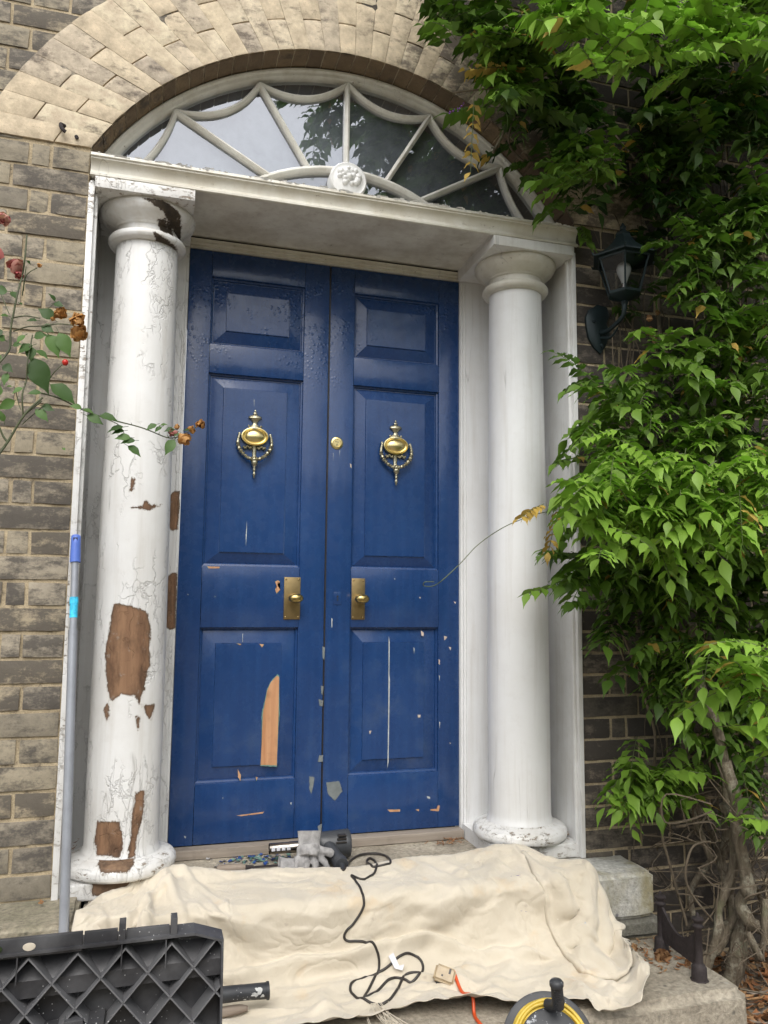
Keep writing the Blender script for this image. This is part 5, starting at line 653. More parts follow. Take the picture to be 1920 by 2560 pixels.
[-806,-435,-144,-800,-434,-152,-790,-435,-156,-777,-434,-159,-763,-434,-165,-747,-431,-166,-729,-429,-169,-711,-428,-176,-691,-428,-175,-673,-429,-167,-653,-428,-168,-638,-423,-182,-619,-418,-187,-598,-413,-186,-576,-401,-188,-555,-396,-188,-534,-391,-188,-513,-388,-184,-493,-385,-184,-473,-384,-189,-452,-386,-188,-432,-391,-188,-411,-397,-185,-387,-402,-182,-361,-405,-187,-330,-403,-188,-295,-400,-185,-257,-395,-186,-218,-396,-187,-178,-402,-180,-145,-400,-164,-111,-395,-180,-76,-388,-188,-41,-380,-188,-7,-383,-187,24,-385,-185,53,-384,-181,80,-382,-188,106,-379,-183,131,-377,-184,157,-379,-183,181,-386,-176,205,-393,-182,229,-401,-186,252,-408,-187,274,-416,-183,294,-422,-174,314,-427,-168,335,-430,-174,355,-433,-184,377,-435,-188,400,-436,-188,424,-435,-186,447,-435,-182,469,-438,-184,490,-443,-188,512,-450,-188,531,-458,-181,549,-469,-164,569,-480,-173,587,-489,-179,602,-496,-185,618,-501,-184,633,-505,-178,649,-504,-181,663,-504,-187,680,-509,-186,698,-511,-180,714,-515,-161,727,-507,-128,749,-488,-135,768,-464,-139,778,-443,-134,787,-421,-129],
[-804,-449,-144,-797,-448,-151,-787,-447,-152,-775,-448,-157,-761,-448,-162,-745,-446,-161,-727,-445,-162,-710,-445,-169,-691,-445,-174,-671,-446,-173,-652,-447,-167,-634,-443,-176,-617,-440,-186,-596,-435,-187,-574,-423,-188,-553,-417,-188,-532,-412,-189,-512,-408,-182,-492,-406,-183,-472,-407,-187,-451,-409,-188,-431,-413,-188,-410,-418,-187,-386,-423,-183,-360,-424,-184,-329,-422,-187,-294,-417,-187,-256,-412,-186,-217,-417,-180,-178,-423,-179,-145,-420,-163,-111,-413,-180,-76,-405,-187,-41,-399,-188,-7,-400,-187,24,-401,-186,53,-400,-180,80,-398,-187,106,-394,-184,131,-392,-179,156,-396,-172,180,-407,-178,203,-414,-183,227,-420,-185,251,-427,-182,272,-435,-179,293,-441,-172,313,-446,-166,334,-449,-170,352,-451,-182,374,-453,-188,398,-454,-187,421,-455,-185,445,-455,-185,467,-457,-188,488,-462,-188,509,-468,-185,528,-476,-178,546,-486,-161,567,-498,-171,583,-507,-180,598,-513,-185,614,-518,-180,629,-522,-179,643,-520,-187,659,-526,-187,676,-531,-184,692,-529,-177,708,-529,-164,720,-522,-126,740,-505,-122,762,-481,-133,773,-457,-132,782,-435,-127],
[-802,-463,-144,-795,-462,-151,-785,-461,-153,-772,-461,-152,-759,-462,-158,-743,-462,-157,-725,-461,-154,-708,-461,-159,-690,-463,-167,-671,-464,-172,-651,-466,-172,-632,-463,-170,-615,-460,-181,-595,-457,-187,-572,-444,-187,-551,-438,-186,-530,-433,-188,-509,-428,-184,-490,-427,-177,-469,-429,-179,-450,-432,-185,-430,-435,-186,-409,-439,-186,-385,-443,-185,-360,-444,-183,-329,-441,-185,-293,-435,-187,-256,-433,-181,-217,-437,-174,-179,-442,-177,-145,-439,-162,-110,-430,-176,-75,-422,-187,-41,-417,-188,-7,-417,-188,24,-417,-187,53,-415,-180,80,-413,-184,107,-410,-182,131,-409,-171,156,-416,-167,178,-427,-177,202,-434,-179,226,-438,-177,249,-445,-176,270,-453,-174,291,-459,-170,312,-464,-165,331,-468,-169,349,-470,-182,372,-471,-186,395,-472,-186,419,-474,-187,442,-476,-188,465,-477,-188,486,-481,-186,507,-486,-183,526,-493,-176,542,-503,-159,564,-515,-169,580,-524,-178,595,-531,-182,609,-535,-179,624,-537,-187,639,-541,-184,655,-548,-184,671,-552,-181,687,-549,-174,703,-545,-165,717,-535,-130,731,-521,-112,755,-497,-125,771,-472,-130,778,-448,-126],
[-800,-478,-143,-793,-478,-150,-783,-477,-153,-770,-476,-153,-756,-478,-152,-741,-479,-153,-724,-478,-148,-706,-478,-148,-688,-480,-156,-670,-482,-164,-650,-484,-169,-630,-481,-168,-612,-479,-172,-593,-476,-181,-569,-464,-186,-548,-458,-184,-527,-452,-185,-506,-448,-184,-486,-449,-178,-466,-449,-170,-446,-451,-173,-429,-457,-180,-408,-460,-182,-385,-463,-184,-359,-463,-182,-328,-459,-183,-292,-453,-185,-255,-454,-173,-218,-457,-167,-179,-461,-173,-144,-457,-162,-109,-447,-171,-75,-439,-186,-40,-434,-187,-7,-433,-185,24,-432,-185,53,-430,-179,80,-428,-180,107,-427,-176,131,-428,-165,155,-435,-162,178,-446,-171,202,-451,-169,225,-455,-167,247,-463,-169,268,-470,-166,289,-475,-161,309,-479,-159,326,-485,-170,346,-488,-179,369,-489,-183,393,-490,-185,417,-493,-186,441,-496,-186,463,-498,-185,484,-500,-183,505,-503,-181,523,-510,-174,539,-519,-159,561,-532,-170,575,-539,-183,590,-546,-181,605,-549,-188,619,-557,-184,635,-565,-185,650,-571,-182,664,-573,-174,680,-569,-167,696,-562,-162,716,-548,-135,726,-535,-111,746,-512,-115,767,-487,-126,773,-460,-126],
[-798,-493,-141,-790,-494,-147,-780,-493,-149,-768,-492,-147,-754,-494,-149,-738,-496,-149,-722,-496,-143,-704,-496,-139,-685,-497,-143,-667,-499,-152,-649,-500,-159,-628,-498,-159,-609,-496,-162,-590,-489,-166,-567,-483,-181,-546,-477,-181,-525,-472,-181,-505,-469,-174,-484,-471,-172,-463,-472,-168,-444,-471,-162,-426,-476,-170,-407,-479,-175,-384,-480,-177,-359,-480,-178,-327,-477,-180,-292,-475,-177,-255,-476,-166,-218,-477,-160,-180,-479,-169,-143,-475,-163,-108,-465,-166,-74,-455,-181,-40,-451,-183,-7,-447,-177,23,-446,-179,53,-445,-178,80,-443,-173,106,-445,-167,130,-447,-158,154,-455,-159,177,-463,-164,201,-467,-159,224,-473,-159,245,-480,-161,266,-485,-156,286,-490,-152,304,-496,-160,322,-501,-169,344,-505,-173,367,-507,-178,391,-509,-181,415,-511,-182,439,-515,-180,461,-516,-177,482,-519,-177,502,-520,-172,519,-526,-172,536,-534,-160,554,-545,-177,570,-554,-185,585,-560,-190,600,-568,-190,615,-580,-187,630,-586,-184,642,-588,-171,654,-588,-160,670,-585,-156,688,-578,-154,712,-562,-135,726,-546,-117,739,-527,-109,761,-502,-120,769,-472,-127],
[-795,-510,-138,-787,-510,-141,-778,-511,-144,-765,-510,-143,-751,-511,-140,-736,-514,-142,-719,-515,-138,-702,-514,-132,-683,-514,-132,-665,-515,-139,-647,-516,-148,-626,-513,-149,-606,-510,-152,-586,-503,-154,-565,-499,-172,-544,-494,-173,-523,-492,-173,-502,-491,-166,-482,-490,-161,-462,-492,-162,-443,-492,-156,-424,-494,-159,-406,-496,-165,-382,-494,-165,-358,-496,-169,-327,-493,-170,-291,-496,-169,-255,-497,-158,-218,-496,-154,-180,-496,-161,-142,-490,-160,-107,-482,-162,-73,-470,-172,-40,-467,-177,-7,-462,-170,23,-460,-172,52,-460,-173,79,-459,-163,106,-463,-160,130,-466,-152,153,-473,-156,177,-479,-155,200,-483,-150,223,-489,-149,244,-496,-151,264,-501,-147,283,-507,-151,301,-513,-159,321,-518,-163,343,-520,-165,365,-524,-171,389,-525,-172,413,-528,-174,437,-531,-170,459,-534,-168,479,-537,-168,499,-538,-165,516,-543,-169,534,-550,-163,550,-559,-183,566,-567,-194,581,-577,-192,596,-589,-188,611,-601,-182,626,-607,-176,640,-610,-167,652,-608,-157,661,-601,-146,678,-594,-144,704,-576,-129,725,-558,-121,735,-539,-108,753,-517,-112,764,-485,-126],
[-793,-527,-134,-784,-528,-136,-775,-528,-135,-763,-528,-137,-749,-529,-134,-734,-531,-133,-717,-533,-132,-700,-532,-126,-682,-530,-123,-663,-530,-128,-645,-532,-137,-624,-527,-138,-603,-520,-138,-585,-519,-148,-562,-510,-158,-542,-510,-160,-521,-507,-156,-501,-512,-157,-480,-510,-152,-461,-511,-152,-441,-512,-151,-422,-512,-149,-404,-512,-154,-380,-509,-154,-356,-507,-156,-326,-509,-158,-292,-515,-158,-255,-518,-151,-218,-515,-147,-180,-512,-152,-143,-502,-148,-107,-499,-159,-73,-486,-163,-40,-482,-169,-7,-477,-164,22,-475,-164,51,-475,-162,78,-476,-153,105,-482,-154,129,-484,-147,152,-491,-150,176,-495,-146,200,-499,-142,222,-503,-137,242,-512,-141,261,-517,-142,281,-524,-146,299,-530,-152,320,-534,-155,341,-536,-158,364,-540,-163,388,-541,-161,411,-546,-165,434,-546,-160,456,-552,-162,476,-554,-159,495,-556,-160,513,-560,-162,529,-562,-162,546,-574,-189,562,-579,-185,577,-595,-181,592,-605,-174,606,-616,-166,621,-623,-162,635,-626,-156,650,-627,-152,662,-618,-145,669,-609,-136,695,-590,-121,719,-570,-120,734,-550,-113,745,-529,-107,760,-501,-122]]

# ============================================================ SETTING
g = MB(); N_ = 60
gv = [(-200+400*i, -200+400*j, -.4) for j in (0, 1) for i in (0, 1)]
g.add([(-200, -200, -.4), (200, -200, -.4), (200, .3, -.4), (-200, .3, -.4)], [(0, 1, 2, 3)])
tag(g.build('ground', 'ground'), kind='structure')

A = .85; RI = .977; CZ = 1.793; DD = .351      # half opening, arch radius, arch centre, door plane
# ---------------------------------------------------------- brick wall
wall = empty('brick_wall', (0, 0, -.4), 'sooty yellow and grey brick house wall with an arched door opening', 'wall')
def brick(mb, quad, yf, depth, nx, nz, rough=.0022, seed=0, att=None, rnd=(.0024, .0042)):
    (a, b, c, d) = [Vector((q[0], q[1])) for q in quad]   # a bl, b br, c tr, d tl
    vs = []; idx = {}
    for j in range(nz+1):
        for i in range(nx+1):
            u, v = i/nx, j/nz; p = (a*(1-u)+b*u)*(1-v)+(d*(1-u)+c*u)*v
            edge = (i in (0, nx))+(j in (0, nz))
            q = Vector((p.x*22, p.y*22, seed)); n1 = noise.noise(q); n2 = noise.noise(q*3.1)
            y = yf+rough*(n1+n2*.6)+(rnd[0] if edge == 1 else rnd[1] if edge == 2 else 0)
            cc = (a+b+c+d)/4; dv = (p-cc)
            s_ = 1-(.012+.02*abs(n2) if edge else 0)
            if edge: p = p+Vector((n1*.0012, n2*.0012))
            vs.append((p.x, y, p.y))
    W = nx+1; fs = [(j*W+i, j*W+i+1, (j+1)*W+i+1, (j+1)*W+i) for j in range(nz) for i in range(nx)]
    ring = [i for i in range(W)]+[j*W+nx for j in range(1, nz+1)]+[nz*W+i for i in range(nx-1, -1, -1)]+[j*W for j in range(nz-1, 0, -1)]
    o = len(vs); vs += [(vs[k][0], yf+depth, vs[k][2]) for k in ring]; n = len(ring)
    fs += [(ring[k], o+k, o+(k+1) % n, ring[(k+1) % n]) for k in range(n)]
    mb.add(vs, fs)
bw = MB(); br_ = MB(); ZB = .9956; CH = .075
random.seed(3)
def in_open(x, z, m=.0):
    if abs(x) < A+m and z < CZ+math.sqrt(max(0, RI**2-A*A)): return True
    return x*x+(z-CZ)**2 < (RI+m)**2 and z > CZ
for k in range(-19, 36):
    z0 = ZB+k*CH; z1 = z0+CH-.010
    if z1 < -.42: continue
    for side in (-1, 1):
        x = A+.006; i = 0; seq = [.104, .052, .215, .104] if k % 2 == 0 else [.215, .104]
        lim = 2.2 if side < 0 else 3.0
        stat = 0
        if z0 > 2.23: x = 0.02 if side > 0 else 0.02+.01
        while x < lim:
            if k % 2 == 0: L = (.104, .052)[i] if i < 2 else (.215, .104)[i % 2]
            else: L = (.215, .104)[i % 2]
            L += random.uniform(-.004, .004)
            xa, xb = side*x, side*(x+L)
            if xa > xb: xa, xb = xb, xa
            i += 1; x += L+.010
            if z1 > 2.27:
                if in_open(xa, z0, .12) or in_open(xb, z0, .12) or in_open(xa, z1, .12) or in_open(xb, z1, .12): continue
            j = lambda: random.uniform(-.0016, .0016)
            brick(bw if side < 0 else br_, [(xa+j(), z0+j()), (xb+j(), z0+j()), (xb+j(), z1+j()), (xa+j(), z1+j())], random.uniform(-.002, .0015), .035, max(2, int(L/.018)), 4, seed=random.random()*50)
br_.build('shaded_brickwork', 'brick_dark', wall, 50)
bw.build('brickwork', 'brick', wall, 50)
# mortar: a slightly hollow sheet behind, with the opening cut out, thick as the wall
mo = MB()
def arc(r, n, t0, t1, cz=CZ): return [(r*math.sin(t0+(t1-t0)*i/n), cz+r*math.cos(t0+(t1-t0)*i/n)) for i in range(n+1)]
TH0 = math.asin(A/RI)
op = [(-A-.003, -.45)]+[(-A-.003, CZ+RI*math.cos(TH0))]+arc(RI+.005, 40, -TH0, TH0)[1:-1]+[(A+.003, CZ+RI*math.cos(TH0)), (A+.003, -.45)]
YM = .006; nO = len(op)
outer = [(-3, -.45), (-3, 4.2), (4, 4.2), (4, -.45)]
def mort_grid(x0, x1, z0, z1, s_=.05):
    nx = int((x1-x0)/s_); nz = int((z1-z0)/s_); vs = []; W = nx+1
    for j in range(nz+1):
        for i in range(nx+1):
            x = x0+(x1-x0)*i/nx; z = z0+(z1-z0)*j/nz
            vs.append((x, YM+noise.noise(Vector((x*40, z*40, 0)))*.0015, z))
    mo.add(vs, [(j*W+i, j*W+i+1, (j+1)*W+i+1, (j+1)*W+i) for j in range(nz) for i in range(nx)])
mort_grid(-3, -A-.003, -.45, 2.275); mort_grid(A+.003, 4, -.45, 2.275)
top = [p for p in op if p[1] > 2.27]
vs = []; n = len(top)
for (x, z) in top: vs.append((x, YM, z))
for (x, z) in top:
    s_ = 3.4 if x < 0 else 3.4
    vs.append((x/A*3 if x < 0 else x/A*4, YM, 4.2 if abs(x) < A*.999 else 2.275))
mo.add(vs, [(i, i+1, n+i+1, n+i) for i in range(n-1)])
mo.build('mortar', 'mortar', wall)
# arch ring of pale rubbed bricks; the joints lean more than the arch radius does
vo = MB(); ths = [-60.4+120.8*i/38 for i in range(39)]
def jp(th, L):
    t = R(th); x, z = RI*math.sin(t), CZ+RI*math.cos(t); f = R(max(-89.5, min(89.5, th*1.49)))
    return Vector((x+L*math.sin(f), z+L*math.cos(f)))
LR = .325
for i in range(38):
    cut = .62 if i % 2 else .34
    g_ = .0011
    for (l0, l1) in ((0, cut*LR-g_), (cut*LR+g_, LR)):
        dth = .0
        a_, b_ = ths[i], ths[i+1]
        q = [jp(a_, l0), jp(b_, l0), jp(b_, l1), jp(a_, l1)]; c_ = sum(q, Vector((0, 0)))/4
        q = [p+(c_-p).normalized()*.0014 for p in q]
        brick(vo, q, -.004+random.uniform(-.0012, .0012), .14, 5, 14, rough=.0012, seed=i+l0*9, rnd=(.0022, .004))
vo.build('arch_bricks', 'arch', wall, 50)
rv = MB(); nn_ = 38                                 # brick underside of the arch and thickness of the wall
for i in range(nn_):
    a_, b_ = R(ths[i]+.12), R(ths[i+1]-.12); vs = []
    for yy in (.001, .04, .08, .15):
        for k in range(3):
            t_ = a_+(b_-a_)*k/2; d = noise.noise(Vector((t_*30, yy*20, 3)))*.002
            vs.append(((RI-.003+d)*math.sin(t_), yy, CZ+(RI-.003+d)*math.cos(t_)))
    rv.add(vs, [(j*3+k, j*3+k+1, (j+1)*3+k+1, (j+1)*3+k) for j in range(3) for k in range(2)])
rv.build('arch_underside', 'reveal', wall)
rb = MB()
for s_ in (-1, 1):
    xs = sorted((s_*(A+.001), s_*(A+.12))); rb.box(xs[0], xs[1], .03, .42, -.4, 2.3)
rb.build('wall_return', 'mortar', wall)
nl = MB(); nl.tube([(-.925, -.02, 2.303), (-.935, -.022, 2.31), (-.942, -.012, 2.33), (-.93, .004, 2.335)], .006, 8); nl.tube([(-.895, -.012, 2.298), (-.893, .004, 2.30)], .006, 8)
nl.build('wall_hook', 'iron', wall)

# ---------------------------------------------------------- steps
def stone(name, dims, mat, label, cat='step', rough=.004, sub=26, bev=.012):
    x0, x1, y0, y1, z0, z1 = dims; bm = bmesh.new(); bmesh.ops.create_cube(bm, size=1)
    for v in bm.verts: v.co = ((v.co.x+.5)*(x1-x0)+x0, (v.co.y+.5)*(y1-y0)+y0, (v.co.z+.5)*(z1-z0)+z0)
    bmesh.ops.bevel(bm, geom=bm.edges[:], offset=bev, segments=3, affect='EDGES')
    for _ in range(3):
        es = [e for e in bm.edges if e.calc_length() > .035]
        if not es: break
        bmesh.ops.subdivide_edges(bm, edges=es, cuts=min(12, max(1, int(max(e.calc_length() for e in es)/.09))), use_grid_fill=True)
    for v in bm.verts:
        p = v.co; n1 = noise.noise(p*9)+.5*noise.noise(p*31)
        v.co = p+Vector((noise.noise(p*14+Vector((5, 0, 0)))*rough, n1*rough, noise.noise(p*12+Vector((0, 7, 0)))*rough*.6))
    me = bpy.data.meshes.new(name); bm.to_mesh(me); bm.free(); me.materials.append(M[mat])
    me.polygons.foreach_set('use_smooth', [True]*len(me.polygons)); me.set_sharp_from_angle(angle=R(60))
    return tag(link(name, me), label, cat)
stone('stone_step', (-.765, .70, -.18, .40, -.2, -.002), 'stone', 'worn sandy doorstep stone under the blue doors')
stone('stone_ledge', (-1.7, -.772, -.19, .02, -.2, .016), 'ledge', 'mossy grey stone ledge under the left brick wall')
stone('stone_block', (.703, 1.0, -.178, .03, -.142, -.004), 'block', 'pale white stone block beside the right column, stained yellow green', 'stone block')
stone('stone_slab', (.60, 1.02, -.185, .0, -.2, -.145), 'slab', 'thin grey stone slab beneath the pale white block', 'stone slab')
stone('lower_step', (-1.7, 1.035, -.56, -.17, -.62, -.2), 'stone', 'wide rough stone bottom step carrying the boot scraper', 'step', .006, bev=.022)
ms = MB()
random.seed(9)
for k in range(260):
    x = random.gauss(.62, .05); z = random.uniform(-.33, -.25)-abs(x-.62)*.6; y = -.562
    s_ = random.uniform(.004, .011)
    ms.add([(x-s_, y, z-s_), (x+s_, y-.004, z-s_), (x+s_*.6, y-.012, z+s_), (x-s_*.7, y-.01, z+s_)], [(0, 1, 2, 3)])
tag(ms.build('moss', 'moss'), kind='stuff')

# ---------------------------------------------------------- door surround
ds = empty('door_surround', (0, 0, 0), 'white painted wooden classical door surround with two round columns and a cornice', 'door surround')
# cornice: moulded front, deep flat soffit
cy = -.03
prof = [(.10, 2.254), (cy-.002, 2.246), (cy-.004, 2.236), (cy+.001, 2.233), (cy+.001, 2.229), (cy+.006, 2.226), (cy+.013, 2.219), (cy+.018, 2.208), (cy+.019, 2.198), (cy+.015, 2.190), (cy+.008, 2.186), (cy+.004, 2.183), (cy+.004, 2.176), (cy+.011, 2.173), (cy+.014, 2.186), (.34, 2.186), (.34, 2.25)]
co_ = MB(); co_.sweep_x(prof, -A+.002, A-.002, 120, jit=.0016)
cornice = co_.build('cornice', 'cream', ds, 28)
fl = MB(); random.seed(5)                        # lifting paint along the top edge
for k in range(110):
    x = random.uniform(-A+.02, A-.03); L = random.uniform(.006, .03); z = 2.2455+random.uniform(-.006, .002); y = cy-.006-random.uniform(0, .003)
    fl.add([(x, y, z-.002), (x+L, y, z-.002+random.uniform(-.001, .001)), (x+L*.8, y-.003, z+random.uniform(.0, .002)), (x+L*.2, y-.002, z+random.uniform(.0, .002))], [(0, 1, 2, 3)])
fl.build('peeling_paint', 'white', cornice)
so_ = MB(); so_.box(-A+.004, A-.004, -.012, .325, 2.1845, 2.1858); so_.build('soffit', 'soffit', ds)
# abacus beams over the columns
for s_ in (-1, 1):
    b = MB(); xs = sorted((s_*.8325, -.529 if s_ < 0 else .512)); b.box(xs[0], xs[1], -.0262, .324, 2.1375, 2.1728, .0015); b.box(xs[0], xs[1], -.0145, .324, 2.1732, 2.1842)
    bb = b.build('beam', 'white_chipped' if s_ < 0 else 'white', ds)
# door frame at the back
def rect_ring(mb, x0, x1, z0, z1, wth, y0, y1, bottom=False, bev=.002):
    mb.box(x0, x0+wth, y0, y1, z0, z1-wth, bev); mb.box(x1-wth, x1, y0, y1, z0, z1-wth, bev); mb.box(x0, x1, y0, y1, z1-wth, z1, bev)
jm = []
for s_ in (-1, 1):
    f_ = MB(); bare = s_ < 0
    def jbox(x0, x1, y0, y1, z0, z1, bev=.0015):
        xs = sorted((s_*x0, s_*x1)); nz = 60
        # front face as a fine grid so bare patches can be marked
        vs = []; at = []
        for j in range(nz*4+1):
            z = z0+(z1-z0)*j/(nz*4)
            for i in range(9):
                x = xs[0]+(xs[1]-xs[0])*i/8; e = bev if i in (0, 8) else 0
                vs.append((x, y0+e, z)); at.append(max(sdf(P_, x, z) for P_ in JMBP) if bare else -1.)
        fs = [(j*9+i, j*9+i+1, (j+1)*9+i+1, (j+1)*9+i) for j in range(nz*4) for i in range(8)]
        o = len(vs)
        for j in (0, nz*4):
            for i in (0, 8): vs.append((vs[j*9+i][0], y1, vs[j*9+i][2])); at.append(-1.)
        fs += [tuple(j*9 for j in range(nz*4+1))+(o+2, o), tuple(j*9+8 for j in range(nz*4+1))+(o+3, o+1)]
        f_.add(vs, fs, 0, at)
    jbox(.5285, .5375, .338, .40, .0, 2.146); jbox(.5375, .548, .331, .40, .0, 2.157); jbox(.548, .846, .326, .40, .0, 2.150)
    f_.build('jamb', 'white_column' if bare else 'white_smooth', ds, 40, 'bare')
hd = MB(); hd.box(-.5285, .5285, .338, .40, 2.147, 2.157, .001); hd.box(-.5375, .5375, .331, .39, 2.157, 2.168, .0015); hd.box(-.846, .846, .327, .40, 2.168, 2.1765, .001); hd.build('door_head', 'cream', ds)
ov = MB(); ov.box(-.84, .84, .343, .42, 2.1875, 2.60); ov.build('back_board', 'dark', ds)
# side linings of the recess and their front edges
for s_ in (-1, 1):
    l_ = MB(); xs = sorted((s_*.835, s_*(A-.001))); l_.box(xs[0], xs[1], .004, .325, -.002, 2.172, .003)
    xs = sorted((s_*.824, s_*.835)); l_.box(xs[0], xs[1], .014, .03, -.002, 2.136, .003); xs = sorted((s_*.828, s_*.835)); l_.box(xs[0], xs[1], .03, .045, -.002, 2.136, .003)
    if s_ < 0: l_.box(-.852, -.834, -.006, .0035, .0, 2.16, .001)
    else: l_.box(.834, .8505, -.004, .0035, -.0, 2.16, .001)
    l_.build('side_lining', 'white_chipped' if s_ < 0 else 'white', ds)
th = MB(); th.box(-.5275, .5275, .305, .36, .0, .030, .003); th.build('threshold', 'wood_grey', ds)
# columns
def shaft(sx):
    xc = sx*.672; yc = .14; n = 96; zs = [.104+i*.00855 for i in range(230)]; vs = []; at = []
    for z in zs:
        t = (z-.104)/1.944; r = .1105-.0125*max(0, (t-.25)/.75)**1.35
        if t < .01: r += .006*(1-t/.01)
        if z > 2.02: r = .098
        for k in range(n):
            a = 2*math.pi*k/n; x, y = xc+r*math.cos(a), yc+r*math.sin(a)
            d = noise.noise(Vector((x*6, y*6, z*1.5)))*.0008; vs.append((x+math.cos(a)*d, y+math.sin(a)*d, z))
            at.append(max(sdf(P_, x, z) for P_ in COLP) if (sx < 0 and y < yc+.03) else -1.)
    fs = [(i*n+k, i*n+(k+1) % n, (i+1)*n+(k+1) % n, (i+1)*n+k) for i in range(len(zs)-1) for k in range(n)]
    mb = MB(); mb.add(vs, fs, 0, at); return mb
def grid_lathe(prof, xc, yc, polys, n=96, sub=3):
    pr = []
    for (r0, z0), (r1, z1) in zip(prof[:-1], prof[1:]):
        for k in range(sub): pr.append((r0+(r1-r0)*k/sub, z0+(z1-z0)*k/sub))
    pr.append(prof[-1]); vs = []; at = []
    for r, z in pr:
        for k in range(n):
            a = 2*math.pi*k/n; x, y = xc+r*math.cos(a), yc+r*math.sin(a); vs.append((x, y, z)); at.append(max([sdf(P_, x, z) for P_ in polys] or [-1.]) if y < yc+.05 else -1.)
    fs = [(i*n+k, i*n+(k+1) % n, (i+1)*n+(k+1) % n, (i+1)*n+k) for i in range(len(pr)-1) for k in range(n)]
    mb = MB(); mb.add(vs, fs, 0, at); return mb
CAPPROF = [(.098, 2.018), (.110, 2.019), (.120, 2.024), (.1245, 2.032), (.1245, 2.040), (.120, 2.047), (.108, 2.050), (.099, 2.052), (.098, 2.075), (.099, 2.084), (.106, 2.0885), (.108, 2.092), (.116, 2.096), (.131, 2.106), (.144, 2.118), (.1515, 2.131), (.1535, 2.142), (.150, 2.1495), (.120, 2.1498)]
CAPPROF = [(r, z-.012*min(1, max(0, (z-2.06)/.03))) for r, z in CAPPROF]
BASPROF = [(.10, .048), (.146, .048), (.156, .050), (.1635, .057), (.166, .067), (.1645, .078), (.158, .088), (.146, .0945), (.130, .098), (.120, .100), (.116, .103), (.1115, .110)]
for sx, nm in ((-1, 'white_column'), (1, 'white_smooth')):
    c_ = shaft(sx).build('column', nm, ds, 60, 'bare')
    tag(c_, 'cracked white column with bare brown wood patches' if sx < 0 else 'smooth white column in sound paint')
    grid_lathe(CAPPROF, sx*.672, .14, CAPP if sx < 0 else []).build('capital', 'white_capital' if sx < 0 else 'cream', c_, 50, 'bare')
    grid_lathe(BASPROF, sx*.672, .14, [BASP] if sx < 0 else []).build('base', 'white_base' if sx < 0 else 'white_chipped', c_, 50, 'bare')
    xs = sorted((sx*.531, sx*.8335)); nx = 40; vs = []; at = []
    pl = MB()
    for j in range(13):
        for i in range(nx+1):
            x = xs[0]+(xs[1]-xs[0])*i/nx; z = -.001+.048*j/12; e = .003 if (j in (0, 12) or i in (0, nx)) else 0
            vs.append((x, .012+e+noise.noise(Vector((x*20, z*40, 1)))*.002, z)); at.append(sdf(PLIP, x, z) if sx < 0 else -1.)
    pl.add(vs, [(j*(nx+1)+i, j*(nx+1)+i+1, (j+1)*(nx+1)+i+1, (j+1)*(nx+1)+i) for j in range(12) for i in range(nx)], 0, at)
    o = len(vs)
    pl.add([(xs[0], .015, .047), (xs[1], .015, .047), (xs[1], .33, .047), (xs[0], .33, .047), (xs[0], .015, -.001), (xs[1], .015, -.001), (xs[1], .33, -.001), (xs[0], .33, -.001)], [(0, 1, 2, 3), (0, 3, 7, 4), (1, 2, 6, 5)], 0, -1.)
    pl.build('plinth', 'white_base' if sx < 0 else 'white_chipped', c_, 50, 'bare')

# ---------------------------------------------------------- fanlight
fan = empty('fanlight', (0, .12, 2.2), 'arched white fanlight window with spider web glazing bars above the cornice', 'window')
YF = .105
def arcpts(r, t0, t1, n, y): return [Vector((r*math.sin(t0+(t1-t0)*i/n), y, CZ+r*math.cos(t0+(t1-t0)*i/n))) for i in range(n+1)]
fr = MB()
fprof = [(.0, .145), (.0, YF-.012), (-.006, YF-.018), (-.012, YF-.016), (-.015, YF-.008), (-.018, YF-.006), (-.024, YF-.004), (-.028, YF+.002), (-.030, YF+.012), (-.030, .145)]
def ring_sweep(mb, r0, prof, t0, t1, n=72):
    vs = []; m = len(prof)
    for i in range(n+1):
        t = t0+(t1-t0)*i/n
        for dr, y in prof: vs.append(((r0+dr)*math.sin(t), y, CZ+(r0+dr)*math.cos(t)))
    mb.add(vs, [(i*m+j, i*m+j+1, (i+1)*m+j+1, (i+1)*m+j) for i in range(n) for j in range(m-1)])
ring_sweep(fr, .974, fprof, -R(62), R(62)); fr.build('frame', 'bars', fan, 30)
def bar(mb, pts, wd=.011, y0=YF, y1=YF+.035, sub=1):
    P = [Vector((p[0], p[1])) for p in pts]; n = len(P); vs = []
    for i in range(n):
        t = (P[min(i+1, n-1)]-P[max(i-1, 0)]).normalized(); nr = Vector((-t.y, t.x))
        for k, (w_, y) in enumerate([(-wd, y1), (-wd, y0+.008), (-wd*.55, y0+.001), (0, y0-.002), (wd*.55, y0+.001), (wd, y0+.008), (wd, y1)]):
            q = P[i]+nr*w_; vs.append((q.x, y, q.y))
    mb.add(vs, [(i*7+k, i*7+k+1, (i+1)*7+k+1, (i+1)*7+k) for i in range(n-1) for k in range(6)]+[tuple(range(7)), tuple((n-1)*7+k for k in range(7))[::-1]])
OP_ = [(-.600, 2.518), (-.318, 2.674), (0, 2.738), (.318, 2.674), (.602, 2.52)]
IP = [(-.277, 2.340), (-.137, 2.388), (0, 2.408), (.148, 2.386), (.285, 2.338)]
for o_, i_ in zip(OP_, IP):
    b = MB(); bar(b, [i_, ((i_[0]+o_[0])/2, (i_[1]+o_[1])/2), o_], .0095); b.build('glazing_bar', 'bars', fan, 30)
hb = MB(); bar(hb, [(p.x, p.z) for p in arcpts(.607, -R(46), R(46), 40, 0)], .0125, YF-.003); hb.build('hub_arch', 'bars', fan, 30)
ends = [(-.80, 2.22)]+OP_+[(.80, 2.22)]
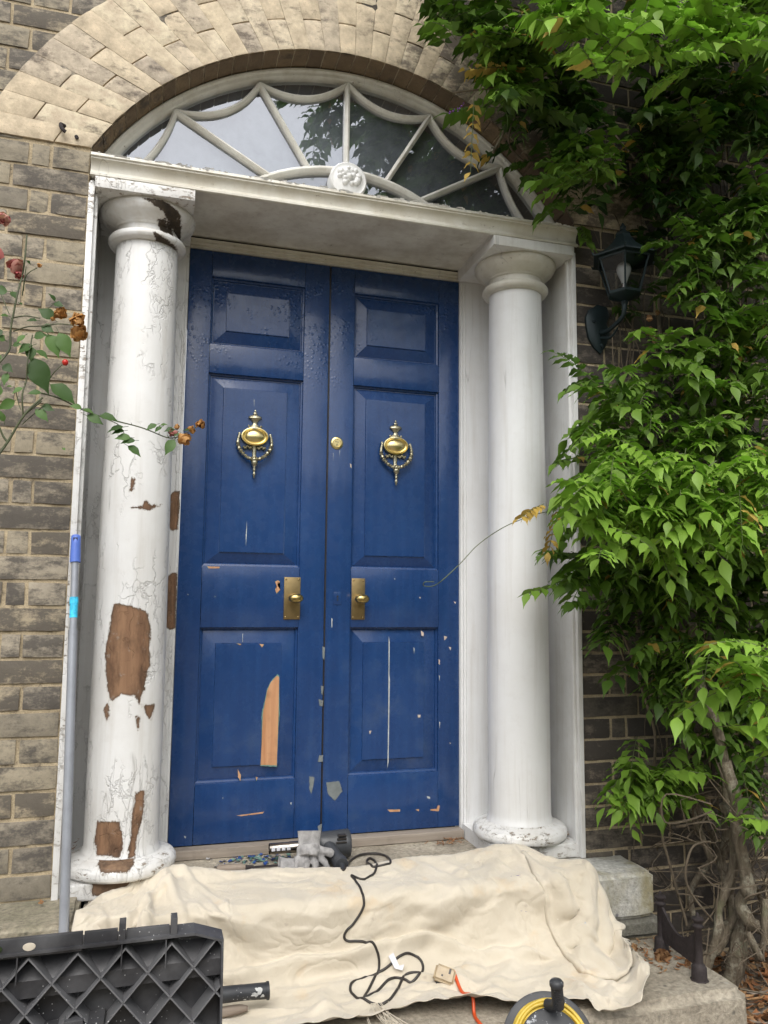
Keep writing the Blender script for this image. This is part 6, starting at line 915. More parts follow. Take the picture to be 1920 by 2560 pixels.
for a_, b_ in zip(ends[:-1], ends[1:]):
    a_, b_ = Vector(a_), Vector(b_); mid = (a_+b_)/2; dn = (Vector((0, CZ+.1))-mid).normalized(); pts = []
    sag = .052 if (abs(a_.x) < .7 and abs(b_.x) < .7) else .035
    for k in range(17):
        u = k/16; pts.append(a_.lerp(b_, u)+dn*sag*4*u*(1-u))
    b = MB(); bar(b, pts, .009, YF+.001); b.build('swag_bar', 'bars', fan, 30)
gl = MB(); pts = [(.955*math.sin(R(-62+124*i/60)), CZ+.955*math.cos(R(-62+124*i/60))) for i in range(61)]
gl.add([(x, YF+.024, z) for x, z in pts]+[(x, YF+.024, 2.19) for x, z in pts], [(i, i+1, 61+i+1, 61+i) for i in range(60)]); gl.build('glass', 'glass', fan, None)
ro = MB(); ro.lathe([(.0, -.034), (.030, -.034), (.048, -.030), (.056, -.028), (.062, -.03), (.066, -.026), (.068, -.02), (.068, .02)], (.0, YF, 2.350), 48, axis='Y')
random.seed(2)
rosette = ro.build('rosette', 'white', fan, 40)
fl_ = MB()
for k in range(15):
    a = 2*math.pi*k/15+random.uniform(-.1, .1); r = random.uniform(.012, .036) if k % 2 else .034
    x, z = r*math.cos(a), 2.352+r*.8*math.sin(a)+.008; s_ = random.uniform(.009, .014)
    fl_.lathe([(0, -.012), (s_*.5, -.010), (s_*.85, -.006), (s_, 0), (s_, .01)], (x, YF-.034, z), 12, axis='Y')
fl_.lathe([(0, -.02), (.006, -.018), (.011, -.012), (.013, 0), (.013, .01)], (0, YF-.034, 2.356), 12, axis='Y')
fl_.build('carved_flower', 'white', rosette, 60)
rm = MB(); rm.box(-1.0, 1.0, .15, 1.6, 2.2551, 3.1)
rmo = rm.build('hall_interior', 'hall', fan)

# ---------------------------------------------------------- doors
def decal(mb, poly, y, mi, step=.006, amp=.0022, seed=0, grow=0.):
    P = []; c_ = Vector((sum(p[0] for p in poly)/len(poly), sum(p[1] for p in poly)/len(poly)))
    for i in range(len(poly)):
        a, b = Vector(poly[i]), Vector(poly[(i+1) % len(poly)]); L = (b-a).length; k = max(1, int(L/step))
        for j in range(k):
            p = a.lerp(b, j/k); d = (p-c_); am = min(amp, d.length*.35)
            nz = noise.noise(Vector((p.x*160, p.y*160, seed)))*am+grow
            P.append(p+(d.normalized()*nz if d.length > 1e-6 else Vector((0, 0))))
    n = len(P)
    bm = bmesh.new(); bv = [bm.verts.new((p.x, y, p.y)) for p in P]
    try:
        f = bm.faces.new(bv); bmesh.ops.triangulate(bm, faces=[f]); bm.verts.index_update()
        mb.add([v.co[:] for v in bm.verts], [[v.index for v in f.verts] for f in bm.faces], mi)
    except Exception: pass
    bm.free()
def panel_mesh(mb, x0, x1, z0, z1, fx0, fx1, fz0, fz1, y):
    O = [(x0, z0), (x1, z0), (x1, z1), (x0, z1)]; Fd = [(fx0, fz0), (fx1, fz0), (fx1, fz1), (fx0, fz1)]
    def off(L, d): return [(L[0][0]+d, L[0][1]+d), (L[1][0]-d, L[1][1]+d), (L[2][0]-d, L[2][1]-d), (L[3][0]+d, L[3][1]-d)]
    rings = [(off(O, -.006), y+.001), (off(O, -.001), y+.003), (off(O, .001), y+.012), (off(O, .007), y+.014), (off(O, .009), y+.0195), (off(O, .0115), y+.0195), (off(O, .012), y+.0185), (off(Fd, -.0045), y+.0052), (off(Fd, -.0030), y+.0056), (off(Fd, -.0022), y+.0010), (Fd, y+.0006)]
    vs = []
    for L, yy in rings: vs += [(p[0], yy, p[1]) for p in L]
    mb.add(vs, [(r*4+k, r*4+(k+1) % 4, (r+1)*4+(k+1) % 4, (r+1)*4+k) for r in range(len(rings)-1) for k in range(4)])
    # field as a grid with faint joints and waviness
    nx, nz = 10, max(8, int((fz1-fz0)/.02)); vs = []
    for j in range(nz+1):
        for i in range(nx+1):
            x = fx0+(fx1-fx0)*i/nx; z = fz0+(fz1-fz0)*j/nz; e = 0 if (i in (0, nx) or j in (0, nz)) else noise.noise(Vector((x*12, z*5, 2)))*.0005
            vs.append((x, y+.0006+e, z))
    mb.add(vs, [(j*(nx+1)+i, j*(nx+1)+i+1, (j+1)*(nx+1)+i+1, (j+1)*(nx+1)+i) for j in range(nz) for i in range(nx)])
def chips_for(x0, x1, z0, z1, mb, y, mats):
    for si, (t, P) in enumerate(CHIPS):
        c0 = sum(p[0] for p in P)/len(P); c1 = sum(p[1] for p in P)/len(P)
        if x0 <= c0 < x1 and z0 <= c1 < z1:
            big = max(p[1] for p in P)-min(p[1] for p in P) > .1 and t == 'w'
            if t == 'w': decal(mb, P, y-.0003, 4, seed=si, grow=.004 if big else .0006, amp=.003); decal(mb, P, y-.0006, 1, seed=si+9)
            else:
                if t == 'c': P = [(c0+(a_-c0)*.6, b_) for a_, b_ in P]
                decal(mb, P, y-.0004, {'g': 2, 'c': 3, 'p': 5}[t], seed=si, amp=.0024)
DM = ['blue', 'wood_orange', 'chip_grey', 'chip_white', 'chip_teal', 'chip_pink']
def make_knocker(xc, door, yb):
    z = 1.457
    k = MB()
    for dz_, prof in ((.098, [(.0, .004), (.004, .002), (.0045, -.002), (.0, -.006)]),): k.lathe([(0, .101), (.003, .099), (.003, .095), (.0015, .092), (.006, .090), (.0065, .086), (.004, .083), (.012, .080), (.021, .075), (.020, .071), (.022, .069), (.014, .064), (.010, .058), (.006, .052), (.008, .046), (.014, .040), (.021, .034), (.024, .030), (.022, .027)], (xc, yb-.004, z), 24, sx=1.15, sy=.5)
    k.lathe([(.0, -.018), (.006, -.02), (.0105, -.03), (.0085, -.034), (.007, -.07), (.009, -.078), (.007, -.10), (.0, -.104)], (xc, yb-.002, z), 16, sy=.7)
    random.seed(8)
    for s_ in (-1, 1):
        for q in range(9): k.lathe([(0, -.006), (.0045, -.003), (.005, 0), (0, .005)], (xc+s_*(.012+q*.0033), yb-.006, z-.040-.004*math.sin(q*1.2)), 8, axis='Y')
        for q in range(4): k.lathe([(0, -.005), (.004, -.002), (0, .004)], (xc+s_*(.010+q*.004), yb-.006, z+.036+.003*math.cos(q*2)), 8, axis='Y')
    kn = k.build('knocker', 'brass_tarn', door, 50)
    o = MB(); o.lathe([(.0, -.016), (.012, -.0155), (.022, -.013), (.029, -.009), (.0325, -.005), (.0345, -.0055), (.037, -.009), (.0395, -.006), (.0405, -.009), (.043, -.0085), (.044, -.004), (.044, .004)], (xc, yb-.006, z), 56, axis='Y', sx=1.13, sy=.78); o.build('oval_boss', 'brass_bright', kn, 40)
    r = MB(); P = [(-.056, .004), (-.060, -.012), (-.061, -.032), (-.053, -.052), (-.038, -.070), (-.020, -.082), (0, -.086)]
    full = P+[(-a, b) for a, b in P[-2::-1]]; pts = [Vector((xc+a, yb-.016-.006*(1-abs(a)/.062), z+b)) for a, b in full]
    PP, rr = spline(pts, [.0045, .0050, .0065, .0078, .0064, .0062, .0080, .0062, .0064, .0078, .0065, .005, .0045], 5)
    rr = [x_*(1+.35*math.sin(i*2.4)*(.3 if i < 8 or i > len(rr)-9 else 1)) for i, x_ in enumerate(rr)]
    r.tube(PP, rr, 10, smooth=0)
    for i in range(10, len(PP)-10, 2):
        p = PP[i]; r.lathe([(0, -.005), (.0042, -.002), (.0045, .002), (0, .005)], (p.x+random.uniform(-.003, .003), p.y-.003, p.z+random.uniform(-.003, .003)), 7, axis='Y')
    for s_ in (-1, 1): r.lathe([(0, .009), (.0045, .007), (.0055, .003), (.0045, -.002), (.003, -.006)], (xc+s_*.056, yb-.012, z+.004), 14)
    r.lathe([(0, .012), (.006, .010), (.009, .004), (.009, -.002), (.012, -.006), (.0125, -.012), (.009, -.022), (.005, -.026), (.0055, -.029), (.0045, -.032), (.006, -.036), (.0055, -.041), (.0035, -.044), (.0045, -.048), (.006, -.052), (.005, -.057), (.0035, -.060), (.003, -.064), (0, -.070)], (xc, yb-.016, z-.086), 16)
    r.build('knocker_ring', 'brass_tarn', kn, 50)
def make_door(left):
    if left: X0, X1 = -.5265, -.0035; px = (-.445, -.098); fx = (-.386, -.160)
    else: X0, X1 = .0025, .5265; px = (.096, .442); fx = (.150, .382)
    d = empty('door', (X0 if left else X1, DD, .034), 'left blue panelled door leaf with a large stripped orange wood patch low down' if left else 'right blue panelled door leaf with the round brass cylinder lock', 'door', 'pair of blue front doors')
    y = DD; zt = 2.144; zb = .034
    zs = [(.235, .768), (.985, 1.685), (1.793, 2.048)]; fz = [(.292, .709), (1.037, 1.630), (1.849, 1.989)]
    for a, b in ((X0, px[0]), (px[1], X1)):
        s_ = MB(); s_.box(a+.0003, b-.0006, y, y+.044, zb, zt, .0012); chips_for(a, b, zb, zt, s_, y, DM); s_.build('stile', DM, d, 40)
    rails = [(zb, .235), (.768, .985), (1.685, 1.793), (2.048, zt)]
    for a, b in rails:
        s_ = MB(); s_.box(px[0]+.0006, px[1]-.0003, y+.0004, y+.044, a+.0003, b-.0003, .0012); chips_for(px[0], px[1], a, b, s_, y+.0004, DM); s_.build('rail', DM, d, 40)
    for (a, b), (c_, e_) in zip(zs, fz):
        s_ = MB(); panel_mesh(s_, px[0], px[1], a, b, fx[0], fx[1], c_, e_, y); chips_for(px[0], px[1], a, b, s_, y-.0002, DM); s_.build('panel', DM, d, 25)
    # sheet-metal kick plate on the closing stile
    k0, k1 = (-.092, -.004) if left else (.008, .0935)
    kp = MB(); nz = 30; nx = 6; vs = []
    for j in range(nz+1):
        for i in range(nx+1):
            x = k0+(k1-k0)*i/nx; z = .036+.722*j/nz; vs.append((x, y-.0018+noise.noise(Vector((x*30, z*14, 4)))*.0012, z))
    kp.add(vs, [(j*(nx+1)+i, j*(nx+1)+i+1, (j+1)*(nx+1)+i+1, (j+1)*(nx+1)+i) for j in range(nz) for i in range(nx)])
    for j in range(24):
        for x in (k0+.004, k1-.004): kp.lathe([(0, -.0015), (.0016, -.001), (.0018, 0)], (x, y-.0022, .05+j*.03), 8, axis='Y')
    chips_for(k0-.01, k1+.01, .0, .77, kp, y-.0028, DM); kp.build('kick_plate', DM, d, 60)
    ed = MB(); ed.box(X1-.0006 if left else X0-.0035, X1+.0012 if left else X0+.0004, y+.004, y+.04, zb, zt); ed.build('gap_shade_strip', 'cable', d)  # black strip standing in for the shade in the gap between the doors
    make_knocker(-.274 if left else .264, d, y)
    # knob on its plate
    p0, p1 = (-.153, -.093) if left else (.0985, .150)
    pb = MB(); pb.box(p0, p1, y-.004, y-.0005, .797, .949, .001)
    for x in (p0+.007, p1-.007):
        for z in (.805, .941): pb.lathe([(0, -.0025), (.003, -.0015), (.0038, 0)], (x, y-.004, z), 10, axis='Y')
    pl = pb.build('knob_plate', 'brass_flat', d, 40)
    kb = MB(); kx = (p0+p1)/2+(.006 if left else .003)
    kb.lathe([(.009, 0), (.009, -.012), (.010, -.020), (.016, -.026), (.023, -.034), (.0265, -.043), (.0265, -.050), (.022, -.058), (.012, -.063), (0, -.064)], (kx, y-.004, .873), 32, axis='Y', sx=1., sy=.66); kb.build('knob', 'brass', pl, 50)
    if not left:
        lk = MB(); lk.lathe([(0, -.004), (.013, -.004), (.0135, -.003), (.0145, -.003), (.0155, -.0055), (.020, -.0055), (.0235, -.003), (.0245, 0)], (.034, y, 1.455), 40, axis='Y'); lko = lk.build('cylinder_lock', 'brass_bright', d, 40)
        kh = MB(); kh.box(.0325, .0355, y-.0046, y-.004, 1.444, 1.452); kh.build('keyhole', 'dark', lko)
        fc = bpy.data.curves.new('lock_lettering', 'FONT'); fc.body = 'Yale'; fc.size = .009; fc.align_x = 'CENTER'; fc.extrude = .0002
        tmp = bpy.data.objects.new('tmp', fc); COL.objects.link(tmp); bpy.context.view_layer.update()
        me = bpy.data.meshes.new_from_object(tmp.evaluated_get(bpy.context.evaluated_depsgraph_get())); bpy.data.objects.remove(tmp)
        me.transform(Matrix.Translation((.034, y-.0043, 1.457)) @ Matrix.Rotation(R(90), 4, 'X')); me.materials.clear(); me.materials.append(M['dark']); link('lettering', me, lko)
        ke = MB(); ke.box(.031, .061, y-.0022, y-.0004, .851, .898, .0006); keo = ke.build('escutcheon', 'blue', d)
        k2 = MB(); k2.lathe([(0, -.0012), (.0035, -.0012), (.0038, 0)], (.046, y-.0021, .881), 12, axis='Y'); k2.box(.0445, .0475, y-.0032, y-.0022, .864, .880); k2.build('keyhole', 'dark', keo)
make_door(True); make_door(False)

# ============================================================ THINGS
def interp_rows(Q, nu, nv):
    Q = np.array(Q, float).reshape(len(Q), -1, 3)/1000
    def cub(a, n, ax):
        m = a.shape[ax]; s = np.linspace(0, m-1, n); i = np.clip(s.astype(int), 0, m-2); t = s-i
        g = lambda k: np.take(a, np.clip(i+k, 0, m-1), ax); sh = [1]*3; sh[ax] = n; t = t.reshape(sh)
        p0, p1, p2, p3 = g(-1), g(0), g(1), g(2)
        return .5*(2*p1+(p2-p0)*t+(2*p0-5*p1+4*p2-p3)*t*t+(3*p1-p0-3*p2+p3)*t**3)
    return cub(cub(Q, nv, 0), nu, 1)
NU, NV = 200, 120
CL = interp_rows(CLOTH, NU, NV)
vv = np.linspace(0, 1, NV)[:, None]; sx_ = np.clip((CL[..., 0]-.45)/.35, 0, 1); sx_ = sx_*sx_*(3-2*sx_)
CL[..., 0] -= .062*sx_*(1-.75*vv)
sx_ = np.clip((-.60-CL[..., 0])/.2, 0, 1); CL[..., 0] += .04*sx_*(1-.3*vv)
def csample(u, v):
    a = min(max(u, 0), 1)*(NU-1); b = min(max(v, 0), 1)*(NV-1); i = min(int(a), NU-2); j = min(int(b), NV-2); s, t = a-i, b-j
    return Vector((CL[j, i]*(1-s)+CL[j, i+1]*s)*(1-t)+(CL[j+1, i]*(1-s)+CL[j+1, i+1]*s)*t)
CREASES = [(-.40, .61, .05, .52, .024, .020), (.05, .52, .52, .60, .020, .018), (-.30, .66, .30, .74, .012, .02), (.0, .80, .5, .76, .012, .02), (-.40, .90, .02, .82, .012, .02), (.10, .84, .55, .90, .009, .015),
    (-.70, .25, -.66, .75, .016, .016), (-.64, .30, -.60, .8, .016, .014), (-.59, .25, -.56, .7, .014, .013), (-.54, .15, -.47, .6, .014, .02), (-.50, .10, -.36, .35, .010, .02), (-.45, .25, -.30, .65, .008, .02), (-.72, .30, -.50, .22, .018, .02),
    (-.25, .20, -.12, .5, .005, .04), (-.05, .55, .16, .25, .008, .035), (.12, .55, .36, .26, .009, .035), (.22, .62, .46, .36, .009, .03), (-.20, .56, .02, .32, .006, .04), (.30, .20, .46, .16, .006, .02), (.38, .70, .56, .50, .008, .02), (.60, .70, .74, .90, .012, .015), (.56, .30, .70, .62, .016, .014), (.62, .22, .74, .52, .014, .012), (.50, .12, .58, .40, .010, .015), (-.30, .12, -.05, .20, .006, .02), (-.42, .4, -.10, .47, .006, .02), (-.35, .75, -.1, .88, .012, .012), (.1, .68, .3, .80, .010, .010), (.52, .82, .62, .95, .010, .015), (.30, .68, .42, .63, .007, .012)]
cn = []
for j in range(NV):
    for i in range(NU):
        p = Vector(CL[j, i]); u, v = i/(NU-1), j/(NV-1)
        n = Vector((0, -.6, .8)); f = noise.noise(Vector((p.x*18+v*4, v*10, 7)))
        rg_ = noise.noise(Vector((p.x*9+v*3, v*6-p.x*2, 4.4))); h = max(0, f)*.006+noise.noise(Vector((p.x*45, v*30, 2)))*.0012+max(0, .05-abs(noise.noise(Vector((p.x*21-v*9, v*13+p.x*6, 1.4)))))*.07+max(0, .12-abs(rg_))*.075*(.4+.6*abs(noise.noise(Vector((p.x*3, v*3, 8)))))
        for (xa, va, xb, vb, am, wd) in CREASES:
            dx, dv = (xb-xa), (vb-va)*.62; px_, pv = p.x-xa, (v-va)*.62; LL = dx*dx+dv*dv; t_ = (px_*dx+pv*dv)/LL
            if -.15 < t_ < 1.15:
                sd_ = (px_*dv-pv*dx)/math.sqrt(LL)+.008*noise.noise(Vector((t_*4, xa*9, 0))); tap = max(0, min(1, (t_+.15)/.3))*max(0, min(1, (1.15-t_)/.3)); q_ = sd_/wd
                h += am*tap*(math.exp(-q_*q_*(1 if q_ < 0 else 5))-.25*math.exp(-(q_-1.)**2*3))
        p = p+n*h
        cn.append(p)
cm = MB(); cm.add(cn, [(j*NU+i, j*NU+i+1, (j+1)*NU+i+1, (j+1)*NU+i) for j in range(NV-1) for i in range(NU-1)])
sheet = cm.build('dust_sheet', 'canvas', None, 180)
tag(sheet, 'cream cotton dust sheet draped over the doorsteps, creased and paint spotted', 'dust sheet')
def thick(o, t):
    m = o.modifiers.new('thickness', 'SOLIDIFY'); m.thickness = t*.6; m.offset = -1
thick(sheet, .0022)
fp = MB(); ns, nt_ = 44, 70; vs = []           # the corner of the sheet folded back over itself at the right
for b in range(nt_+1):
    t = b/nt_
    for a in range(ns+1):
        s_ = a/ns; u = .835+.165*s_-.03*math.sin(t*3)*(1-s_); v = .06+(.66+.10*s_)*t
        p = csample(u, v); e1 = csample(u+.01, v)-csample(u-.01, v); e2 = csample(u, v+.01)-csample(u, v-.01); n = e1.cross(e2).normalized()
        if n.dot(Vector((0, -.7, .7))) < 0: n = -n
        n = (n*.4+Vector((.15, -.6, .75))*.6).normalized()
        h = .004+.016*math.exp(-(s_/.055)**2)*(.4+.6*t)+.012*min(1, s_*6)
        h += .016*max(0, noise.noise(Vector((s_*2.2+t*2, t*5-s_*3, 9.)))) + .020*math.exp(-((t-.42-.25*s_)/.07)**2)*s_ + .014*math.exp(-((t-.62-.1*s_)/.05)**2)*(s_*(1-s_)*3)
        if a == 0: h = .001
        if b == nt_: h = .006
        q = p+n*h+Vector((.012*s_*math.sin(t*5), 0, 0)); vs.append(q)
fp.add(vs, [(b*(ns+1)+a, b*(ns+1)+a+1, (b+1)*(ns+1)+a+1, (b+1)*(ns+1)+a) for b in range(nt_) for a in range(ns)])
fo = fp.build('folded_corner', 'canvas', sheet, 180); thick(fo, .0022)
fg = MB(); random.seed(4)                       # frayed threads of the hem
for k in range(26):
    x = random.gauss(-.015, .012); p = Vector((x, -.43, -.165)); q = Vector((random.gauss(.0, .03), -.50-random.random()*.03, -.19)); m_ = (p+q)/2+Vector((random.gauss(0, .012), -.005, random.uniform(-.005, .012)))
    fg.tube([p, m_, q], .0008, 4)
fg.build('frayed_threads', 'canvas', sheet)

from mathutils.bvhtree import BVHTree
bvh = BVHTree.FromPolygons([Vector(v) for v in cm.v]+[Vector(v) for v in fp.v], [f for f in cm.f]+[tuple(i+len(cm.v) for i in f) for f in fp.f])
def onto(p, lift):       # lay a measured point on the sheet
    p = Vector(p); n_ = Vector((0, -.62, .78)); h = bvh.ray_cast(p+n_*.12, -n_, .22)
    return h[0]+n_*lift if h[0] is not None else p+Vector((0, 0, lift*.6))
SPM = ['cable', 'wood_grey', 'purple_paint', 'sky_paint']
M['purple_paint'] = simple('purple_ink', (.22, .17, .35), .8); M['sky_paint'] = simple('light_blue_paint', (.25, .42, .68), .7)
random.seed(2)
for x, y, z, r, ty in SPOTS:
    m = MB(); c_ = onto((x, y, z), 0); rr = [r*random.uniform(.7, 1.15) for _ in range(9)]; st_ = 1.9 if ty >= 2 else 1
    m.add([onto(c_+Vector((math.cos(k*.698)*rr[k], 0, math.sin(k*.698)*rr[k]*st_)), .0006) for k in range(9)]+[onto(c_, .0006)], [(k, (k+1) % 9, 9) for k in range(9)], 0)
    m.build('paint_spot', SPM[ty], sheet)
for L in SCRIB:
    m = MB(); P = [onto(q, .0004) for q in spline([Vector(q) for q in L], 1, 4)[0]]; m.tube(P, .0010, 4, 0, smooth=0); m.build('stitch_mark', 'purple_paint', sheet)

# ---------------------------------------------------------- heat gun and its cable
gun = empty('heat_gun', (0, .2, 0), 'charcoal heat gun lying by the doors with its black cable', 'heat gun')
gb = MB(); yc, zc = .205, .047
gb.lathe([(.0, -.075), (.020, -.075), (.023, -.068), (.024, -.055), (.036, -.045), (.041, -.035), (.0425, -.01), (.044, .02), (.045, .05), (.046, .062), (.044, .066), (.038, .066), (.036, .060), (0, .060)], (0, yc, zc), 40, axis='X')
body = gb.build('body', 'gun', gun, 40)
vg_ = MB()
for k in range(3): vg_.box(.012+k*.004, .048, yc-.047+k*.003, yc-.030+k*.005, zc+.014+k*.010, zc+.018+k*.010, .001)
vg_.build('vent', 'cable', body)
hn = MB(); hn.tube([(-.012, .185, .045), (-.006, .15, .038), (.001, .115, .031), (.006, .075, .026)], [.027, .0245, .022, .023], 20); hn.tube([(.006, .077, .026), (.008, .058, .024)], [.025, .022], 20, smooth=0); hn.tube([(.007, .065, .024), (.006, .04, .022), (.0, .02, .022)], [.011, .009, .006], 12)
hn.build('handle', 'gun', gun, 40)
nz_ = MB(); nz_.lathe([(.0175, -.205), (.0175, -.14), (.0185, -.138), (.0185, -.075), (.0, -.075)], (0, yc, zc), 28, axis='X'); nz_.lathe([(.0155, -.204), (.0155, -.08)], (0, yc, zc), 28, axis='X')
nzo = nz_.build('nozzle', 'steel', gun, 40)
sl_ = MB()
for k in range(4): sl_.box(-.20+k*.017, -.188+k*.017, yc-.020, yc-.0150, zc-.003, zc+.009, .0008)
sl_.build('nozzle_slot', 'label', nzo)
cb = MB(); C0 = [Vector(p) for p in CORD]; C0 = [Vector((0, .022, .022))]+[onto(q, .0042) if q.y < .05 else q+Vector((0, 0, .0036)) for q in spline(C0, 1, 5)[0][4:]]; cb.tube(C0, .0037, 10, smooth=2); cbo = cb.build('cable', 'cable', gun, 60)
pgm = MB()
sa, sb, sc2, sd2, st_ = [Vector(p) for p in SOCK]
cen = onto((sa+sb+sc2+sd2)/4, .002); st_ = onto(st_, .004); ex = (sb-sa).normalized(); ey = Vector((-.2, -.75, .62)).normalized(); ex = (ex-ey*ex.dot(ey)).normalized(); ez = ex.cross(ey)
def obox(mb, c, a, b, n_, ha, hb, hn_, bev, mi=0):
    bm = bmesh.new(); bmesh.ops.create_cube(bm, size=2)
    for v in bm.verts: v.co = (v.co.x*ha, v.co.y*hb, v.co.z*hn_)
    bmesh.ops.bevel(bm, geom=bm.edges[:], offset=bev, segments=3, affect='EDGES'); bm.verts.index_update()
    mb.add([c+a*v.co.x+b*v.co.y+n_*v.co.z for v in bm.verts], [[v.index for v in f.verts] for f in bm.faces], mi); bm.free()
plug = empty('plug_socket', cen, 'grubby cream trailing socket joining the black cable to the orange cable', 'socket')
obox(pgm, cen+ey*.014, ex, ez, ey, .029, .021, .015, .006); po = pgm.build('socket_body', 'socket', plug, 50)
pm = MB(); obox(pm, cen+ey*.004+ex*.006+ez*.004, ex, ez, ey, .027, .022, .010, .004); pm.build('plug_back', 'rubber', plug, 50)
ph = MB(); obox(ph, cen+ey*.0290+ex*.012-ez*.010, ex, ez, ey, .003, .007, .0006, .0003); obox(ph, cen+ey*.0290-ex*.006+ez*.006, ex, ez, ey, .0025, .0025, .0006, .0003); ph.build('screw_recess', 'cable', po)
lb = MB(); q0 = st_+Vector((0, 0, .01)); lb.add([q0+Vector((-.02, .02, .028)), q0+Vector((-.004, .025, .034)), q0+Vector((.006, 0, .008)), q0+Vector((-.008, -.005, .004)), q0+Vector((.012, -.012, 0)), q0+Vector((.020, -.004, .012))], [(0, 1, 2, 3), (3, 2, 5, 4)]); lbo = lb.build('cable_label', 'label', cbo, None)
lt = MB()
for k in range(5):
    a = q0+Vector((-.017+k*.0022, .0165-k*.0045, .0262-k*.0045)); lt.add([a, a+Vector((.011, .003, .004)), a+Vector((.0112, .0024, .0034)), a+Vector((.0002, -.0006, -.0006))], [(0, 1, 2, 3)])
oc = [cen-ez*.018+ex*.022+ey*.012]+[onto(p, .005) for p in OCORD[1:]]
l_ = oc[-1]; oc += [l_+Vector((.02, -.05, -.02)), Vector((l_.x+.05, -.60, -.28)), Vector((l_.x+.10, -.66, -.392)), Vector((.30, -.85, -.394)), Vector((.5, -1.2, -.395))]
ob = MB(); ob.tube(oc, .0046, 10, smooth=5); tag(ob.build('orange_cable', 'cable_orange', None, 60), 'bright orange extension cable running off the edge of the bottom step', 'cable')

# ---------------------------------------------------------- gloves
def blob(mb, c, r, seg=14):
    mb.lathe([(0, -1)]+[(math.cos(a), math.sin(a)) for a in [R(-75+150*i/8) for i in range(9)]]+[(0, 1)], (0, 0, 0), seg)
def merged(name, mb, mat, parent, vox, label=None, cat=None, sm=4, disp=.002):
    me = bpy.data.meshes.new(name); me.from_pydata(mb.v, [], mb.f); tmp = bpy.data.objects.new('tmp', me); COL.objects.link(tmp)
    r = tmp.modifiers.new('r', 'REMESH'); r.mode = 'VOXEL'; r.voxel_size = vox; s_ = tmp.modifiers.new('s', 'SMOOTH'); s_.iterations = sm; s_.factor = .6
    bpy.context.view_layer.update(); dg = bpy.context.evaluated_depsgraph_get(); m2 = bpy.data.meshes.new_from_object(tmp.evaluated_get(dg)); bpy.data.objects.remove(tmp)
    for v in m2.vertices:
        p = v.co.copy(); v.co = p+Vector((noise.noise(p*55), noise.noise(p*55+Vector((9, 0, 0))), noise.noise(p*60+Vector((0, 9, 0)))))*disp
    m2.materials.clear(); m2.materials.append(M[mat]); m2.polygons.foreach_set('use_smooth', [True]*len(m2.polygons)); m2.name = name
    return link(name, m2, parent)
def glove(T, cuff_open, fingers, label):
    g_ = MB(); c_ = MB()
    def tp(p): return T @ Vector(p)
    g_.tube([tp(p) for p in [(-.002, 0, -.030), (0, .004, -.008), (.001, .004, .02)]], [.036, .039, .028], 18, smooth=3)
    g_.tube([tp(p) for p in [(-.022, .006, -.03), (-.020, .004, .01)]], .016, 12); g_.tube([tp(p) for p in [(.022, .006, -.03), (.018, .004, .01)]], .016, 12)
    for pts, r in fingers: g_.tube([tp(p) for p in pts], [r*1.05, r, r*.95, r*.8][:len(pts)], 12, smooth=3)
    gl_ = merged('glove', g_, 'glove', None, .0028, sm=2, disp=.0030)
    tag(gl_, label, 'glove', 'work gloves by the heat gun')
    # cuff: open flattened tube
    vs = []; n = 28
    for j, (z, rx, ry) in enumerate([(.006, .031, .014), (.02, .030, .013), (.045, .031, .012), (.062, .0325, .013), (.066, .033, .0135), (.066, .0305, .0115), (.045, .029, .010), (.02, .028, .010)]):
        for k in range(n):
            a = 2*math.pi*k/n; vs.append(tp((rx*math.cos(a), .004+ry*math.sin(a)+.002*math.sin(a*3+z*60), z)))
    c_.add(vs, [(j*n+k, j*n+(k+1) % n, (j+1)*n+(k+1) % n, (j+1)*n+k) for j in range(7) for k in range(n)])
    c_.build('cuff', 'glove', gl_, 60)
F1 = [([(-.030, .0, -.030), (-.036, -.014, -.052), (-.034, -.016, -.080)], .0095), ([(-.012, 0, -.036), (-.010, -.024, -.050), (-.012, -.020, -.066)], .0105), ([(.008, 0, -.036), (.012, -.026, -.050), (.010, -.018, -.074)], .0105), ([(.026, 0, -.030), (.040, -.012, -.048), (.050, -.008, -.072)], .0105), ([(.028, .0, -.006), (.048, -.008, -.010), (.062, -.002, -.020)], .0135)]
T1 = Matrix.Translation((-.090, .104, .067)) @ Matrix.Rotation(R(-16), 4, 'X') @ Matrix.Rotation(R(3), 4, 'Y') @ Matrix.Diagonal((1.2, 1.15, .84, 1))
glove(T1, True, F1, 'dusty grey work glove propped cuff up against the heat gun')
F2 = [([(.0, 0, -.04), (.012, -.004, -.06), (.014, 0, -.08)], .010), ([(-.02, 0, -.035), (-.02, -.004, -.055), (-.016, 0, -.075)], .010), ([(.02, 0, -.036), (.03, -.003, -.054), (.034, 0, -.074)], .010), ([(.01, 0, -.04), (.022, -.004, -.062), (.024, 0, -.084)], .009), ([(.026, .0, -.005), (.040, -.004, -.018), (.044, 0, -.034)], .011)]
T2 = Matrix.Translation((-.122, .100, .021)) @ Matrix.Rotation(R(-78), 4, 'Y') @ Matrix.Rotation(R(70), 4, 'Z')
glove(T2, True, F2, 'grey work glove lying flat with its cuff opening to the left')

